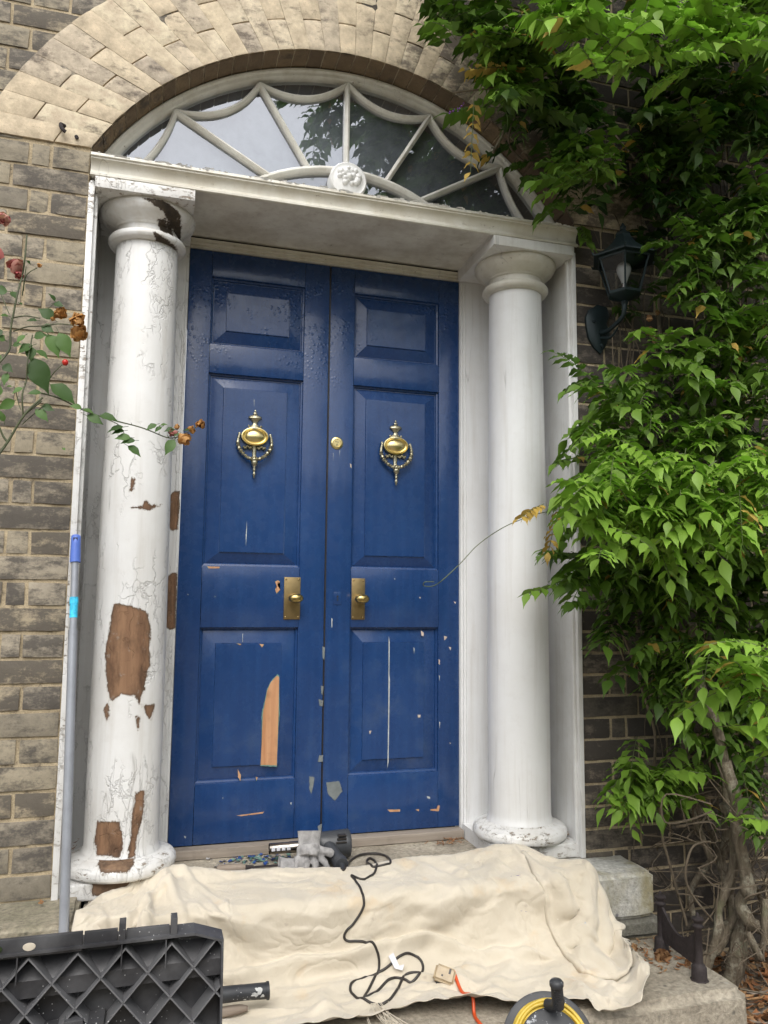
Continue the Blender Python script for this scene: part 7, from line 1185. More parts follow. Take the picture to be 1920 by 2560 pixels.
# ---------------------------------------------------------- scraper, paint flakes, debris
sp = empty('paint_scraper', (-.28, .15, 0), 'long paint scraper with a worn wooden handle on the doorstep', 'scraper')
a = MB(); a.tube([(-.378, .158, .012), (-.372, .157, .012), (-.34, .154, .013), (-.30, .152, .012), (-.288, .151, .012)], [.008, .0125, .0115, .0125, .009], 14); a.build('handle', 'wood_handle', sp, 50)
a = MB(); a.box(-.292, -.176, .142, .160, .0095, .0112, .0004); a.tube([(-.292, .151, .0115), (-.262, .151, .011)], [.008, .0055], 12, smooth=0); a.build('blade', 'iron', sp)
def flakes(name, n, fn, size, mats, kind='stuff', curl=.3, seed=1, aspect=1.):
    random.seed(seed); mb = MB(); T_ = []
    for k in range(n):
        c_ = Vector(fn()); s_ = random.uniform(*size); az = random.uniform(0, 6.28); til = random.uniform(-.6, .6)
        ax = Vector((math.cos(az), math.sin(az), til*.5)).normalized(); ay = Vector((-math.sin(az), math.cos(az), random.uniform(-.4, .4))).normalized(); nz2 = ax.cross(ay)
        vs = []; rr = [random.uniform(.6, 1.2) for _ in range(6)]
        for i in range(6):
            an = i*math.pi/3; vs.append(c_+ax*math.cos(an)*s_*rr[i]+ay*math.sin(an)*s_*rr[i]*aspect+nz2*(math.cos(an)**2)*s_*curl+Vector((0, 0, s_*.25)))
        vs.append(c_+Vector((0, 0, s_*.15)))
        mb.add(vs, [(i, (i+1) % 6, 6) for i in range(6)], random.randrange(len(mats)), random.random())
    return tag(mb.build(name, mats, None, None, 'tint'), kind=kind)
flakes('paint_flakes', 110, lambda: (random.gauss(-.235, .06), min(.30, random.gauss(.25, .035)), .0), (.003, .0105), ['flake_blue', 'flake_teal', 'flake_teal', 'glove'], seed=5)
def pile(cx, cy, cz, sx, sy, h): return lambda: (random.gauss(cx, sx), random.gauss(cy, sy), cz+random.random()*h)
flakes('needle_litter', 260, lambda: random.choice([pile(.80, .09, .047, .012, .02, .022), pile(.48, .285, .0, .03, .008, .007), pile(.44, .26, .0, .03, .012, .004), pile(.735, .10, .112, .01, .01, .004), pile(.815, .16, .047, .008, .05, .015), pile(-.815, .17, .047, .008, .06, .06)])(), (.005, .014), ['needle', 'dead_leaf'], seed=6, aspect=.14)
flakes('leaf_debris', 120, lambda: (random.uniform(.78, 1.0), random.uniform(-.42, -.2), -.199), (.006, .016), ['dead_leaf', 'needle'], seed=8, aspect=.3)
flakes('twig_litter', 1500, lambda: (random.uniform(1.04, 2.4), random.uniform(-1.0, .0), -.4+random.random()*.03), (.02, .05), ['dead_leaf', 'needle', 'wood_handle'], seed=9, aspect=.12)
flakes('leaf_litter', 1500, lambda: (random.uniform(1.04, 2.4), random.uniform(-1.2, .0), -.4+random.random()*.02), (.014, .032), ['dead_leaf', 'dead_leaf', 'needle'], seed=10, aspect=.7, curl=.6)
random.seed(12)
def crumple(mb, c_, s_, n, mi=0, flat=.6, seed=0, tint=None):
    for k in range(n):
        d = Vector((random.gauss(0, 1), random.gauss(0, 1), random.gauss(0, 1)*flat)).normalized(); o = Vector(c_)+d*s_*random.uniform(.1, .55)
        a_ = d.orthogonal().normalized(); b_ = d.cross(a_); a_, b_ = a_*math.cos(k)+b_*math.sin(k), b_*math.cos(k)-a_*math.sin(k); m = 4; vs = []
        L = s_*random.uniform(.5, .8)
        for j in range(m+1):
            for i in range(m+1):
                u, v = i/m*2-1, j/m*2-1; w_ = (1-.5*v*v)
                p = o+a_*u*L*.6*w_+b_*v*L*.8+d*(noise.noise(Vector((u*2+k, v*2, seed)))*L*.7-u*u*L*.3); vs.append(p)
        mb.add(vs, [(j*(m+1)+i, j*(m+1)+i+1, (j+1)*(m+1)+i+1, (j+1)*(m+1)+i) for j in range(m) for i in range(m)], mi, random.random() if tint is None else tint)
for c_, s_, l in (((.90, -.345, -.182), .034, 'large crumpled tan dead leaf in front of the boot scraper'), ((.862, -.26, -.19), .020, 'small orange dead leaf near the thin stone slab'), ((.955, -.395, -.19), .018, 'small curled dead leaf under the boot scraper plate')):
    mb = MB(); crumple(mb, c_, s_, 5, flat=.4, seed=s_*100); tag(mb.build('dead_leaf', 'dead_leaf', None, 60, 'tint'), l, 'dead leaf', 'dead leaves on the bottom step')
mb = MB(); crumple(mb, (-.872, -.05, .03), .014, 3, flat=.5, seed=3); tag(mb.build('dead_leaf', 'dead_leaf', None, 60, 'tint'), 'small orange dead leaf on the ledge by the left wall', 'dead leaf')

# ---------------------------------------------------------- boot scraper
bs = empty('boot_scraper', (.935, -.38, -.2), 'rusty cast iron boot scraper fixed on the right end of the bottom step', 'boot scraper')
for (x, y, h) in ((.934, -.475, .178), (.944, -.285, .172)):
    m = MB(); hb_ = .02; m.lathe([(.026, 0), (.026, .003), (.022, .005), (.021, .038), (.018, .042), (.0125, .046), (.0115, .05), (.0105, h-.038), (.013, h-.036), (.0165, h-.032), (.0165, h-.028), (.012, h-.025), (.011, h-.020), (.014, h-.016), (.018, h-.012), (.0175, h-.008), (.011, h-.005), (.006, h-.003), (.005, h+.002), (.0035, h+.006), (0, h+.008)], (x, y, -.201), 8)
    m.build('post', 'iron', bs, 50)
m = MB(); n = 16; vs = []
for k in range(n+1):
    t = k/n; x = .934+.010*t; y = -.466+.172*t; zt = -.075+.0-.045*math.sin(math.pi*t)+.012*t; zb = -.165
    vs += [(x-.004, y, zb), (x-.004, y, zt), (x+.004, y, zt), (x+.004, y, zb)]
m.add(vs, [(k*4+a, k*4+(a+1) % 4, k*4+4+(a+1) % 4, k*4+4+a) for k in range(n) for a in range(4)]+[(0, 1, 2, 3), (n*4+3, n*4+2, n*4+1, n*4)]); m.build('scraping_plate', 'iron', bs, 40)

# ---------------------------------------------------------- extension pole
pe = empty('extension_pole', (-.79, -.2, 0), 'grey metal extension pole with light blue tip leaning against the door surround', 'pole')
P0 = Vector((-.834, -.022, 1.052)); P1 = Vector((-.792, -.225, -.185)); D_ = (P1-P0).normalized()
m = MB(); m.tube([P0+D_*.075, P0+D_*.30], .0105, 20, smooth=0); m.tube([P0+D_*.28, P1], .0128, 20, smooth=0); m.build('tube', 'alu', pe, 40)
m = MB(); m.tube([P0, P0+D_*.004, P0+D_*.03, P0+D_*.082], [.010, .0135, .014, .0150], 18, smooth=0); tp_ = m.build('tip', 'blue_plastic', pe, 40)
m = MB(); m.box(P0.x-.006, P0.x+.006, P0.y-.0155, P0.y-.0125, P0.z-.024, P0.z-.008); m.build('hanging_hole', 'cable', tp_)
m = MB(); m.tube([P0+D_*.185, P0+D_*.245], .0112, 20, smooth=0, cap=False); m.tube([P0+D_*.186, P0+D_*.205], .0122, 20, smooth=0, cap=False); m.build('tape', 'tape', pe, 40)

# ---------------------------------------------------------- tool chest in the foreground
ch = empty('tool_chest', (-.75, -1.05, -.4), 'black plastic tool chest with its ribbed lid standing open', 'tool chest')
Yc = -1.08; ZT = .300; XR = -.468; XL = -1.05
def tilt(mb):   # the lid leans back a little
    mb.v = [(x, y+(z-.02)*.10, z) for x, y, z in mb.v]; return mb
m = MB(); poly = [(XL, -.05), (XR, -.05), (XR, ZT-.022), (XR-.05, ZT-.006), (XL, ZT-.012)]; m.prism(poly, Yc+.045, Yc+.050); tilt(m); lid = m.build('lid', 'black_plastic', ch, 30)
m = MB(); m.box(XR-.004, XR, Yc, Yc+.046, -.05, ZT-.02, .001); m.prism([(XR-.05, ZT-.003), (XR, ZT-.019), (XR, ZT-.023), (XR-.05, ZT-.007)], Yc, Yc+.046)
m.prism([(XL, ZT-.009), (XR-.049, ZT-.003), (XR-.049, ZT-.007), (XL, ZT-.013)], Yc-.001, Yc+.046); tilt(m); m.build('lid_rim', 'black_plastic', lid, 30)
ribs = MB(); pit = .0755; x_n = XR-.008
def rib(mb, a, b, y0=None, wd=.0012):
    a, b = Vector(a), Vector(b); t = (b-a).normalized(); nr = Vector((-t.y, t.x))*wd; y0 = Yc+.004 if y0 is None else y0
    q = [a+nr, b+nr, b-nr, a-nr]; mb.add([(p.x, y0, p.y) for p in q]+[(p.x, Yc+.046, p.y) for p in q], [(0, 1, 2, 3), (0, 4, 5, 1), (1, 5, 6, 2), (2, 6, 7, 3), (3, 7, 4, 0)])
hs_ = pit/2; ph_ = pit*.55; zt0 = ZT-.018; xn = XR-.012
def clipseg(a, b):
    (x0, z0), (x1, z1) = a, b; ts = [0., 1.]
    lo, hi = 0., 1.
    for c0, c1, mn, mx in ((x0, x1, XL, XR-.004), (z0, z1, -.05, ZT-.012)):
        d = c1-c0
        if abs(d) < 1e-9: continue
        ta, tb = (mn-c0)/d, (mx-c0)/d
        if ta > tb: ta, tb = tb, ta
        lo, hi = max(lo, ta), min(hi, tb)
    return None if lo >= hi else ((x0+(x1-x0)*lo, z0+(z1-z0)*lo), (x0+(x1-x0)*hi, z0+(z1-z0)*hi))
def inbox(p): return -.905 < p[0] < -.655 and p[1] < .135
for k in range(-8, 14):
    for s_ in (-1, 1):
        x0 = xn-k*pit; a_ = (x0, zt0); b_ = (x0+s_*pit*3.6, zt0-ph_*2*3.6); cs = clipseg(a_, b_)
        if not cs: continue
        (a_, b_) = cs; n = 24; run = None
        for q in range(n+1):
            p = (a_[0]+(b_[0]-a_[0])*q/n, a_[1]+(b_[1]-a_[1])*q/n)
            if not inbox(p):
                if run is None: run = p
                last = p
            elif run: 
                if (Vector(run)-Vector(last)).length > .01: rib(ribs, run, last)
                run = None
        if run and (Vector(run)-Vector(last)).length > .01: rib(ribs, run, last)
tilt(ribs); ribs.build('lattice_ribs', 'worn_rib', lid, 20)
m = MB(); m.add([(XL, Yc+.046, .268), (XR, Yc+.046, .272), (XR, Yc+.020, .245), (XL, Yc+.020, .241), (XL, Yc+.020, .215), (XR, Yc+.020, .219), (XR, Yc+.046, .214), (XL, Yc+.046, .210)], [(0, 1, 2, 3), (3, 2, 5, 4), (4, 5, 6, 7)])
tilt(m); m.build('lid_step', 'black_plastic', lid, 20)
m = MB()
m.box(-1.0, -.885, Yc+.008, Yc+.016, ZT-.012, ZT+.008, .001); m.box(-.884, -.70, Yc+.003, Yc+.011, ZT-.014, ZT+.015, .0012); m.box(-.698, -.645, Yc+.006, Yc+.014, ZT-.012, ZT+.013, .001); m.box(-.631, -.560, Yc+.008, Yc+.016, ZT-.010, ZT+.010, .001)
for x in (-.988, -.643, -.558): m.box(x, x+.011, Yc+.002, Yc+.03, ZT-.008, ZT+.022, .001)
for x in (-.995, -.80, -.638, -.566): m.box(x, x+.002, Yc+.002, Yc+.03, ZT-.055, ZT-.008)
tilt(m); hg = m.build('hinge_strip', 'black_plastic', lid, 30)
for x, mt in ((-.832, 'moss'), (-.782, 'canvas')):
    m = MB(); m.lathe([(0, -.0012), (.0085, -.0012), (.009, 0)], (x, Yc+.0025+.028, ZT+.001), 20, axis='Y', sx=1.1, sy=.7); m.build('oval_hole', mt, hg)
m = MB(); m.box(-.90, -.66, Yc-.006, Yc+.03, -.05, .118, .004); m.box(-.87, -.69, Yc+.0, Yc+.035, .118, .128, .002)
for xs in (-.865, -.69): m.box(xs-.02, xs+.016, Yc-.004, Yc+.03, .10, .142, .003)
for x0, x1, z0, z1 in ((-.945, -.80, .150, .155), (-.79, -.66, .163, .176)):
    v = [(x0, Yc-.004, z0), (x1, Yc-.004, z1), (x1, Yc-.004, z1+.004), (x0, Yc-.004, z0+.004)]; m.add(v+[(a, Yc+.04, c) for a, b, c in v], [(0, 1, 2, 3), (0, 4, 5, 1), (1, 5, 6, 2), (2, 6, 7, 3), (3, 7, 4, 0)])
m.box(-.905, -.872, Yc-.003, Yc+.02, .158, .172, .003); m.box(-.722, -.692, Yc-.003, Yc+.02, .172, .186, .003)
tilt(m); m.build('handle_block', 'black_plastic', lid, 30)
m = MB(); m.box(XL, XR+.004, Yc+.02, Yc+.06, -.08, -.052, .004); m.box(XL, XR+.004, Yc-.30, Yc+.045, -.40, -.085, .012); chb = m.build('chest_body', 'black_plastic', ch, 30)
# rubber-handled tool beyond the chest
GRIPX = [(-.335, .2, .010), (-.322, -.1, .013), (-.307, .35, .009), (-.345, -.35, .005), (-.30, -.3, .006), (-.36, .3, .004), (-.315, .6, .005)]
tl = empty('rubber_handled_tool', (-.38, -.40, -.16), 'tool with a black paint splashed rubber grip poking out behind the tool chest', 'tool')
m = MB(); m.tube([(-.50, -.37, -.125), (-.40, -.365, -.128), (-.345, -.36, -.131), (-.285, -.357, -.135)], [.018, .0195, .0185, .0195], 20, smooth=2); m.tube([(-.287, -.357, -.135), (-.281, -.357, -.135)], .0215, 20, smooth=0); gpo = m.build('grip', 'rubber', tl, 40)
m = MB(); random.seed(4)
for gx, ga, gr in GRIPX:
    ga = R(-60)+ga; rr = [gr*random.uniform(.5, 1.2) for _ in range(10)]
    vs = [(gx+math.cos(k*.628)*rr[k], -.358-.0197*math.cos(ga-R(-60)+math.sin(k*.628)*rr[k]*50*1.), -.132+.0197*math.sin(ga-R(-60)+math.sin(k*.628)*rr[k]*50)) for k in range(10)]
    m.add(vs+[(gx, -.358-.0199*math.cos(ga-R(-60)), -.132+.0199*math.sin(ga-R(-60)))], [(k, (k+1) % 10, 10) for k in range(10)])
m.build('paint_splash', 'chip_white', gpo)
m = MB(); m.tube([(-.72, -.38, -.12), (-.50, -.37, -.125)], .008, 12, smooth=0); m.build('shaft', 'iron', tl, 40)
m = MB(); m.tube([(-.52, -.375, -.172), (-.40, -.365, -.170), (-.355, -.36, -.170), (-.335, -.36, -.171)], [.014, .013, .011, .006], 14); tag(m.build('wooden_handle', 'wood_handle', None, 50), 'pale worn wooden tool handle beneath the black rubber grip', 'tool handle')

# ---------------------------------------------------------- cable reel
rl = empty('cable_reel', (.34, -.72, -.4), 'black cable reel wound with yellow cable below the bottom step', 'cable reel')
RC = Vector((.342, -.70, -.178)); ax = Vector((-.30, -.80, .50)).normalized(); M4 = ax.to_track_quat('Z', 'Y').to_matrix().to_4x4(); M4.translation = RC
def tf(mb): mb.v = [tuple(M4 @ Vector(p)) for p in mb.v]; return mb
m = MB(); m.lathe([(0, -.034), (.108, -.034), (.112, -.031), (.112, -.026), (.108, -.024), (.06, -.024), (.0, -.024)], n=64); tf(m); m.build('back_flange', 'rubber', rl, 40)
m = MB(); m.lathe([(0, .034), (.066, .034), (.072, .030), (.072, .024), (.04, .024), (.0, .024)], n=64); m.lathe([(.02, .036), (.02, .046), (.0, .046)], n=24); tf(m); m.build('front_flange', 'rubber', rl, 40)
m = MB(); random.seed(7)
for lay in range(4):
    for k in range(5):
        r = .062+lay*.0088; z = -.019+k*.0088+(lay % 2)*.004; n = 72; pts = []; p0 = random.random()*6
        for i in range(n): a = 2*math.pi*i/n; pts.append((r*math.cos(a)+.0015*math.sin(a*2+p0), r*math.sin(a)+.0015*math.cos(a*3+p0), z+.004*math.sin(a+p0)))
        pts.append(pts[0]); m.tube(pts, .0044, 8, smooth=0, cap=False)
tf(m); m.build('yellow_cable', 'cable_yellow', rl, 60)
m = MB(); m.tube([RC+Vector((.0, .01, .085)), Vector((.348, -.735, -.075)), Vector((.338, -.748, -.045)), Vector((.326, -.765, -.012))], [.013, .0125, .0135, .0125], 18, smooth=2); m.lathe([(.0, -.007), (.014, -.007), (.0165, -.002), (.0165, .005), (.012, .010), (0, .012)], (.3255, -.766, -.012), 20)
for k in range(12): 
    t = k/11; c_ = Vector((.347, -.733, -.078)).lerp(Vector((.328, -.762, -.018)), t); m.tube([c_, c_+Vector((-.0008, -.0012, .0026))], .0142, 18, smooth=0)
m.build('winding_handle', 'rubber', rl, 60)
for s_ in (-1, 1):
    m = MB(); m.tube([(.342+s_*.08, -.70, -.17), (.342+s_*.10, -.62, -.39), (.342+s_*.10, -.82, -.39), (.342+s_*.08, -.74, -.16)], .006, 8)
    m.build('stand', 'iron', rl, 60)

# ---------------------------------------------------------- wall lantern
la = empty('wall_lantern', (.955, 0, 1.85), 'dark green six sided wall lantern with an unlit bulb among the leaves', 'wall lantern')
LC = (.958, -.15)
m = MB(); vs = []
for y, s_ in ((.0, 1), (-.010, 1), (-.016, .8)):
    for (x, z) in [(.886, 1.915), (.90, 1.945), (.935, 1.968), (.975, 1.962), (.985, 1.93), (.972, 1.90), (.985, 1.86), (.965, 1.81), (.945, 1.782), (.92, 1.80), (.895, 1.84), (.888, 1.88)]:
        vs.append((.935+(x-.935)*s_, y, 1.875+(z-1.875)*s_))
m.add(vs, [(j*12+k, j*12+(k+1) % 12, (j+1)*12+(k+1) % 12, (j+1)*12+k) for j in range(2) for k in range(12)]+[tuple(range(24, 36))])
for x, z in ((.915, 1.90), (.945, 1.81)): m.lathe([(0, -.022), (.006, -.021), (.008, -.014)], (x, 0, z), 12, axis='Y')
m.build('back_plate', 'lantern', la, 40)
m = MB(); m.tube([(.945, -.012, 1.86), (.948, -.05, 1.855), (.953, -.10, 1.865), (.958, -.14, 1.885), (.958, -.15, 1.93)], [.011, .009, .008, .008, .010], 12); m.tube([(.946, -.015, 1.84), (.95, -.07, 1.825), (.955, -.11, 1.85)], [.007, .005, .003], 8); m.build('bracket_arm', 'lantern', la, 60)
m = MB(); m.lathe([(0, 1.918), (.010, 1.920), (.014, 1.926), (.012, 1.932), (.022, 1.936), (.048, 1.946), (.060, 1.954), (.062, 1.962), (.056, 1.963), (0, 1.963)], (*LC, 0), 6); m.build('lantern_base', 'lantern', la, 30)
m = MB(); m.lathe([(.0975, 2.080), (.119, 2.083), (.120, 2.088), (.100, 2.098), (.070, 2.118), (.045, 2.142), (.030, 2.166), (.026, 2.176), (.029, 2.180), (.026, 2.184), (.014, 2.190), (.010, 2.198), (.013, 2.206), (.008, 2.213), (.003, 2.222), (0, 2.225)], (*LC, 0), 6)
for k in range(6):
    a = math.pi/3*k; x, y = LC[0]+.119*math.cos(a), LC[1]+.119*math.sin(a); m.tube([(x, y, 2.086), (x+.008*math.cos(a), y+.008*math.sin(a), 2.096)], [.005, .002], 6, smooth=0)
m.build('roof', 'lantern', la, 30)
m = MB()
for k in range(6):
    a = math.pi/3*k; m.tube([(LC[0]+.058*math.cos(a), LC[1]+.058*math.sin(a), 1.96), (LC[0]+.0965*math.cos(a), LC[1]+.0965*math.sin(a), 2.084)], .0035, 6, smooth=0)
m.lathe([(.0945, 2.074), (.099, 2.074), (.101, 2.084), (.0955, 2.084)], (*LC, 0), 6); m.build('frame', 'lantern', la, 30)
for k in range(6):
    a0, a1 = math.pi/3*k, math.pi/3*(k+1); m = MB(); m.add([(LC[0]+r*math.cos(a), LC[1]+r*math.sin(a), z) for a, r, z in ((a0, .0565, 1.961), (a1, .0565, 1.961), (a1, .0945, 2.078), (a0, .0945, 2.078))], [(0, 1, 2, 3)]); m.build('pane', 'lampglass', la, None)
m = MB(); m.lathe([(.0, 1.996), (.009, 1.998), (.012, 2.008), (.0165, 2.020), (.0245, 2.036), (.0265, 2.050), (.023, 2.064), (.013, 2.073), (0, 2.076)], (*LC, 0), 24); bo = m.build('bulb', 'bulb', la, 60)
m = MB(); m.lathe([(0, 1.963), (.012, 1.964), (.012, 1.978), (.0085, 1.980), (.0085, 2.004), (.0, 2.004)], (*LC, 0), 20); m.build('bulb_cap', 'steel', bo, 40)

# ---------------------------------------------------------- plants
UP = Vector((0, 0, 1))
def leaflet(mb, base, d, nrm, L, W, tint, mi=0, curl=.25, shape=(0, .55, .95, 1., .70, .36, .12), fold=.25, wav=0):
    d = d.normalized(); s_ = d.cross(nrm).normalized(); n = s_.cross(d); vs = [base]; rows = len(shape)-1
    p = base.copy(); dd = d.copy()
    for i in range(1, rows+1):
        step = L/(rows+1); p = p+dd*step; dd = (dd-n*curl*.35-UP*curl*.12).normalized(); w_ = W*shape[i]*.5; jz = math.sin(i*2.3+tint*9)*wav*W
        vs += [p-s_*w_+n*(fold*w_+jz), p, p+s_*w_+n*(fold*w_-jz)]
    vs.append(p+dd*L/(rows+1)*1.2)
    fs = [(0, 2, 1), (0, 3, 2)]
    for i in range(rows-1):
        o = 1+i*3; fs += [(o, o+1, o+4, o+3), (o+1, o+2, o+5, o+4)]
    o = 1+(rows-1)*3; e = len(vs)-1; fs += [(o, o+1, e), (o+1, o+2, e)]
    mb.add(vs, fs, mi, tint)
def compound(mb, base, d, L, tint, pairs=5, lw=.030, ll=.068, mi=0, droop=.5, smi=1):
    d = d.normalized(); pts = [base.copy()]; dd = d.copy(); n = pairs+2
    for i in range(n): dd = (dd-UP*droop/n).normalized(); pts.append(pts[-1]+dd*L/n)
    mb.tube(pts, [.0014]*(len(pts)-1)+[.0008], 3, smi, cap=False, smooth=0, att=tint)
    for i in range(1, len(pts)-1):
        t = (pts[i+1]-pts[i-1]).normalized(); side = t.cross(UP)
        if side.length < .2: side = Vector((1, 0, 0))
        side.normalize(); k = 1-.35*abs(i/(n)-.55)
        for s_ in (-1, 1):
            dr = (side*s_*1.0+t*random.uniform(.35, .75)-UP*random.uniform(-.05, .5)).normalized(); nr = (UP+side*s_*.4+Vector((random.gauss(0, .25), random.gauss(0, .25), 0))).normalized()
            leaflet(mb, pts[i], dr, nr, ll*k*random.uniform(.85, 1.12), lw*k*random.uniform(.9, 1.15), min(1, max(0, tint+random.uniform(-.12, .12))), mi if random.random() > .02 else 2, curl=random.uniform(.05, .3), wav=.09)
    leaflet(mb, pts[-1], dd+Vector((random.gauss(0, .4), random.gauss(0, .3), random.uniform(-.4, .2))), UP+Vector((random.gauss(0, .4), random.gauss(0, .4), 0)), ll*.9, lw*.85, tint, mi)
wis = empty('climbing_plant', (1.28, -.2, -.4), 'green climbing plant with twisted bare trunks covering the right wall', 'climbing plant')
FM = ['leaf', 'green_stem', 'leaf_yellow']; lf = MB(); random.seed(21)
def rdir(t):
    return Vector((random.gauss(-.55, .6), random.gauss(-.5, .35), random.gauss(-.10, .3)))
for x, y, z, t in WL:
    x, y, z, t = x/100, y/100, z/100, t/100
    s_ = random.uniform(.68, 1.18); d = rdir(t); base = Vector((x, y, z))-d.normalized()*.08*s_; base.y = min(base.y, -.012)
    compound(lf, base, d, .20*s_, max(0, min(1, t*.9+random.gauss(0, .08))), random.choice((4, 5, 5)), .035*s_, .082*s_)
    if random.random() < .6:
        b2 = base+Vector((random.gauss(.02, .05), random.gauss(.0, .03), random.gauss(0, .05))); b2.y = min(b2.y, -.012)
        compound(lf, b2, rdir(t), .19*s_, max(0, min(1, t*.9+random.gauss(-.05, .08))), random.choice((4, 5)), .034*s_, .078*s_)
lf.build('foliage', FM, wis, 60, 'tint')
for x0, y0, z0, x1, y1, z1, t in WS:
    a, b = Vector((x0, y0, z0)), Vector((x1, y1, z1)); ye = t >= 2; lf = MB()
    compound(lf, a, b-a+UP*.02, (b-a).length*(1 if ye else .8), .6 if ye else t, 6 if ye else 5, .024 if ye else .031, .050 if ye else .07, 2 if ye else 0, .25)
    lf.build('yellow_spray' if ye else 'outer_spray', FM, wis, 60, 'tint')
lf = MB(); random.seed(33)                     # growth over the top of the picture and round the corner
for k in range(340):
    if k < 240: p = Vector((random.uniform(.35, 2.3), random.uniform(-.8, -.05), random.uniform(3.0, 3.5)))
    elif k < 260: p = Vector((random.uniform(.0, .5), random.uniform(-.7, -.3), random.uniform(2.98, 3.2)))
    else: p = Vector((random.uniform(1.75, 2.6), random.uniform(-.5, -.06), random.uniform(.6, 3.0)))
    compound(lf, p, rdir(0), .21, random.uniform(.2, .5), 5, .038, .08)
lf.build('foliage', FM, wis, 60, 'tint')
for i, (r, P) in enumerate(STEMS):
    tend = i == 31
    if tend: r = .0013
    P = [Vector(p)+Vector((0, noise.noise(Vector((i*3.1, k*.7, 0)))*.04 if 0 < k else 0, 0)) for k, p in enumerate(P)]
    m = MB(); m.tube(P, [r*(1+.10*math.sin(k*2.1+i)) for k in range(len(P))] if r > .01 else r, 14 if r > .01 else 6, smooth=6, jit=.22 if r > .008 else .1)
    if i == 3: m.lathe([(0, -.035), (.016, -.028), (.025, -.010), (.026, .008), (.017, .026), (0, .034)], (P[6].x, P[6].y-.002, P[6].z), 14)
    m.build('trunk' if r > .008 else 'vine_stem', 'bark' if r > .006 else 'green_stem' if tend else 'stem', wis, 60)
m = MB(); random.seed(17)                      # the web of thin dry runners against the wall
for k in range(150):
    x = random.uniform(1.0, 2.0); z = random.uniform(.0, 2.3); p = Vector((x, random.uniform(-.07, -.015), z)); P = [p]
    for q in range(random.randint(3, 6)): P.append(P[-1]+Vector((random.gauss(0, .04), random.gauss(0, .008), random.uniform(.08, .18)))); P[-1].y = min(P[-1].y, -.006)
    m.tube(P, random.uniform(.0008, .0024), 4, smooth=3)
for k in range(170):
    p = Vector((random.uniform(1.08, 1.7), random.uniform(-.4, -.04), random.uniform(-.4, .25))); P = [p]
    for q in range(4): P.append(P[-1]+Vector((random.gauss(0, .06), random.gauss(0, .05), random.gauss(.01, .05)))); P[-1].z = max(P[-1].z, -.395); P[-1].y = min(P[-1].y, -.01)
    m.tube(P, random.uniform(.001, .003), 4, smooth=4)
tag(m.build('thin_runners', 'stem', wis, 60), kind='stuff')
for c_, s_ in (((1.065, -.14, 1.885), .020), ((1.06, -.15, 1.835), .032), ((1.078, -.15, 1.80), .018), ((1.10, -.14, 1.91), .016)): 
    m = MB(); crumple(m, c_, s_, 5, flat=1., seed=s_*50); m.build('withered_cluster', 'dead_leaf', wis, 60, 'tint')
m = MB(); random.seed(3)
for k in range(9): crumple(m, (.285-k*.006+random.gauss(0, .003), -.30, 2.452-k*.005+random.gauss(0, .003)), .005, 2)
M['purple'] = simple('purple_flower', (.20, .05, .35), .6); m.build('flower_tip', 'purple', wis, 60)

# rose
rs = empty('rose_bush', (-1.05, -.4, -.4), 'rose stems with withered brown blooms reaching across the left column', 'rose bush')
m = MB(); random.seed(6)
for r, P in ROSE:
    P = [Vector(p)+Vector((0, noise.noise(Vector((k*.9, r*900, 0)))*.03, 0)) for k, p in enumerate(P)]; m.tube(P, [r*(1-.35*k/len(P)) for k in range(len(P))], 7, smooth=5, jit=.1)
    if r > .0018:
        for k in range(1, len(P)): 
            q = P[k-1].lerp(P[k], random.random()); m.tube([q, q+Vector((random.gauss(0, .003), -.004, .006))], [.0016, .0002], 5, smooth=0)
m.tube([(-.99, -.40, 1.16), (-1.02, -.39, .9), (-1.05, -.40, .3), (-1.06, -.40, -.38)], [.006, .008, .011, .014], 10)
m.build('stem', 'rose_stem', rs, 60)
for q, ((a, b), w_) in enumerate(RLEAF):
    m = MB(); a, b = Vector(a), Vector(b); L = (b-a).length; m.tube([a-(b-a)*.25, a], .0008, 4, smooth=0, cap=False)
    nr = Vector((random.gauss(0, .35), -1, random.gauss(.55, .3))).normalized()
    leaflet(m, a, b-a, nr, L*1.02, max(L*.58, w_*1.5), random.random(), 0, curl=.16, shape=(0, .55, .88, 1., .96, .8, .5, .2), fold=.2, wav=.04); m.build('leaf', 'rose_leaf', rs, 60, 'tint')
for q, (c_, s_, ty) in enumerate(RFLOW):
    m = MB(); c_ = Vector(c_); s_ = max(.010, s_*1.35)
    if ty == 2: m.lathe([(0, -.008), (.005, -.0065), (.0078, -.001), (.0075, .004), (.004, .008), (0, .009)], c_, 18); m.build('rose_hip', 'hip', rs, 60); continue
    crumple(m, c_, s_, 13 if ty == 0 else 8, flat=1.2, seed=q); m.build('withered_bloom' if ty == 0 else 'faded_bloom', 'petal_brown' if ty == 0 else 'petal_pink', rs, 60, 'tint')

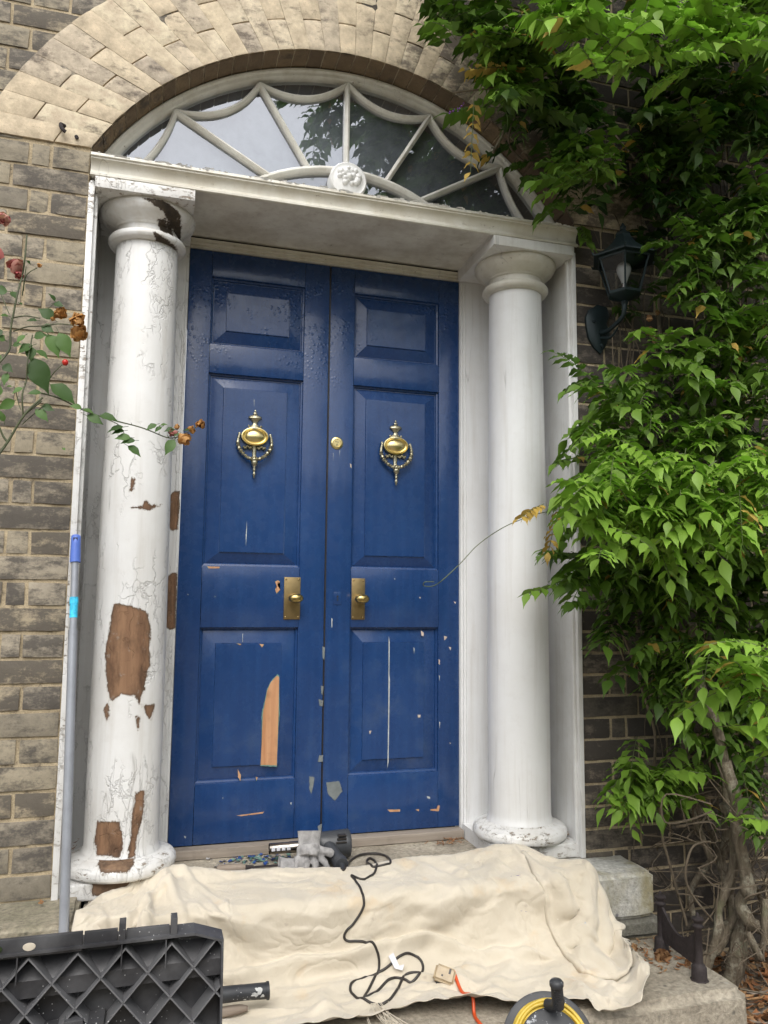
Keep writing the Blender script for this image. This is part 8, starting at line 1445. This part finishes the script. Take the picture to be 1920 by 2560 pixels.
# tree across the garden (seen mirrored in the fanlight glass)
tr = empty('garden_tree', (10.5, -15.5, -.4), 'broad dark tree across the garden mirrored in the fanlight', 'tree')
m = MB(); m.tube([(10.5, -15.5, -.4), (10.6, -15.5, 3), (10.3, -15.7, 6.5)], [.45, .32, .15], 12)
for k in range(7): a = k*.9; m.tube([(10.5, -15.5, 2.6+k*.4), (10.5+2*math.cos(a), -15.5+2*math.sin(a), 4.5+k*.4), (10.5+3.4*math.cos(a), -15.5+3.4*math.sin(a), 6+k*.3)], [.15, .09, .03], 7)
m.build('trunk', 'bark', tr, 60)
m = MB(); random.seed(14)
cl_ = [(10.5+random.gauss(0, 2.4), -15.5+random.gauss(0, 2.2), random.uniform(3.2, 10.5), random.uniform(.8, 1.7)) for _ in range(34)]
for x, y, z, r in cl_:
    for k in range(170):
        d = Vector((random.gauss(0, 1), random.gauss(0, 1), random.gauss(0, 1))).normalized()*r*random.uniform(.5, 1); p = Vector((x, y, z))+d; s_ = random.uniform(.09, .17); a_ = d.orthogonal().normalized(); b_ = (d.normalized()+Vector((random.gauss(0, .5), random.gauss(0, .5), 0))).cross(a_).normalized()
        m.add([p-a_*s_, p-b_*s_*.6, p+a_*s_, p+b_*s_*.6], [(0, 1, 2, 3)], 0, random.random()*.4)
m.build('crown', 'leaf', tr, None, 'tint')

hd_ = empty('garden_hedge', (0, -13, -.4), 'tall dark garden hedge facing the house, mirrored in the door gloss', 'hedge')
m = MB(); nx, nz = 90, 14; vs = []
for j in range(nz+1):
    for i in range(nx+1):
        x = -24+48*i/nx; z = -.4+4.6*j/nz; b = noise.noise(Vector((x*.8, z*.9, 0)))*.5+noise.noise(Vector((x*2.7, z*2.7, 4)))*.25
        vs.append((x, -12.5-(z/4.6)**4*.8+b, z+(noise.noise(Vector((x*.5, 0, 9)))*.6 if j == nz else 0)))
for i in range(nx+1): vs.append((-24+48*i/nx, -14.2, 3.8))
for i in range(nx+1): vs.append((-24+48*i/nx, -14.4, -.4))
m.add(vs, [(j*(nx+1)+i, j*(nx+1)+i+1, (j+1)*(nx+1)+i+1, (j+1)*(nx+1)+i) for j in range(nz+2) for i in range(nx)], 0, .15)
m.build('foliage', 'leaf', hd_, 60, 'tint')
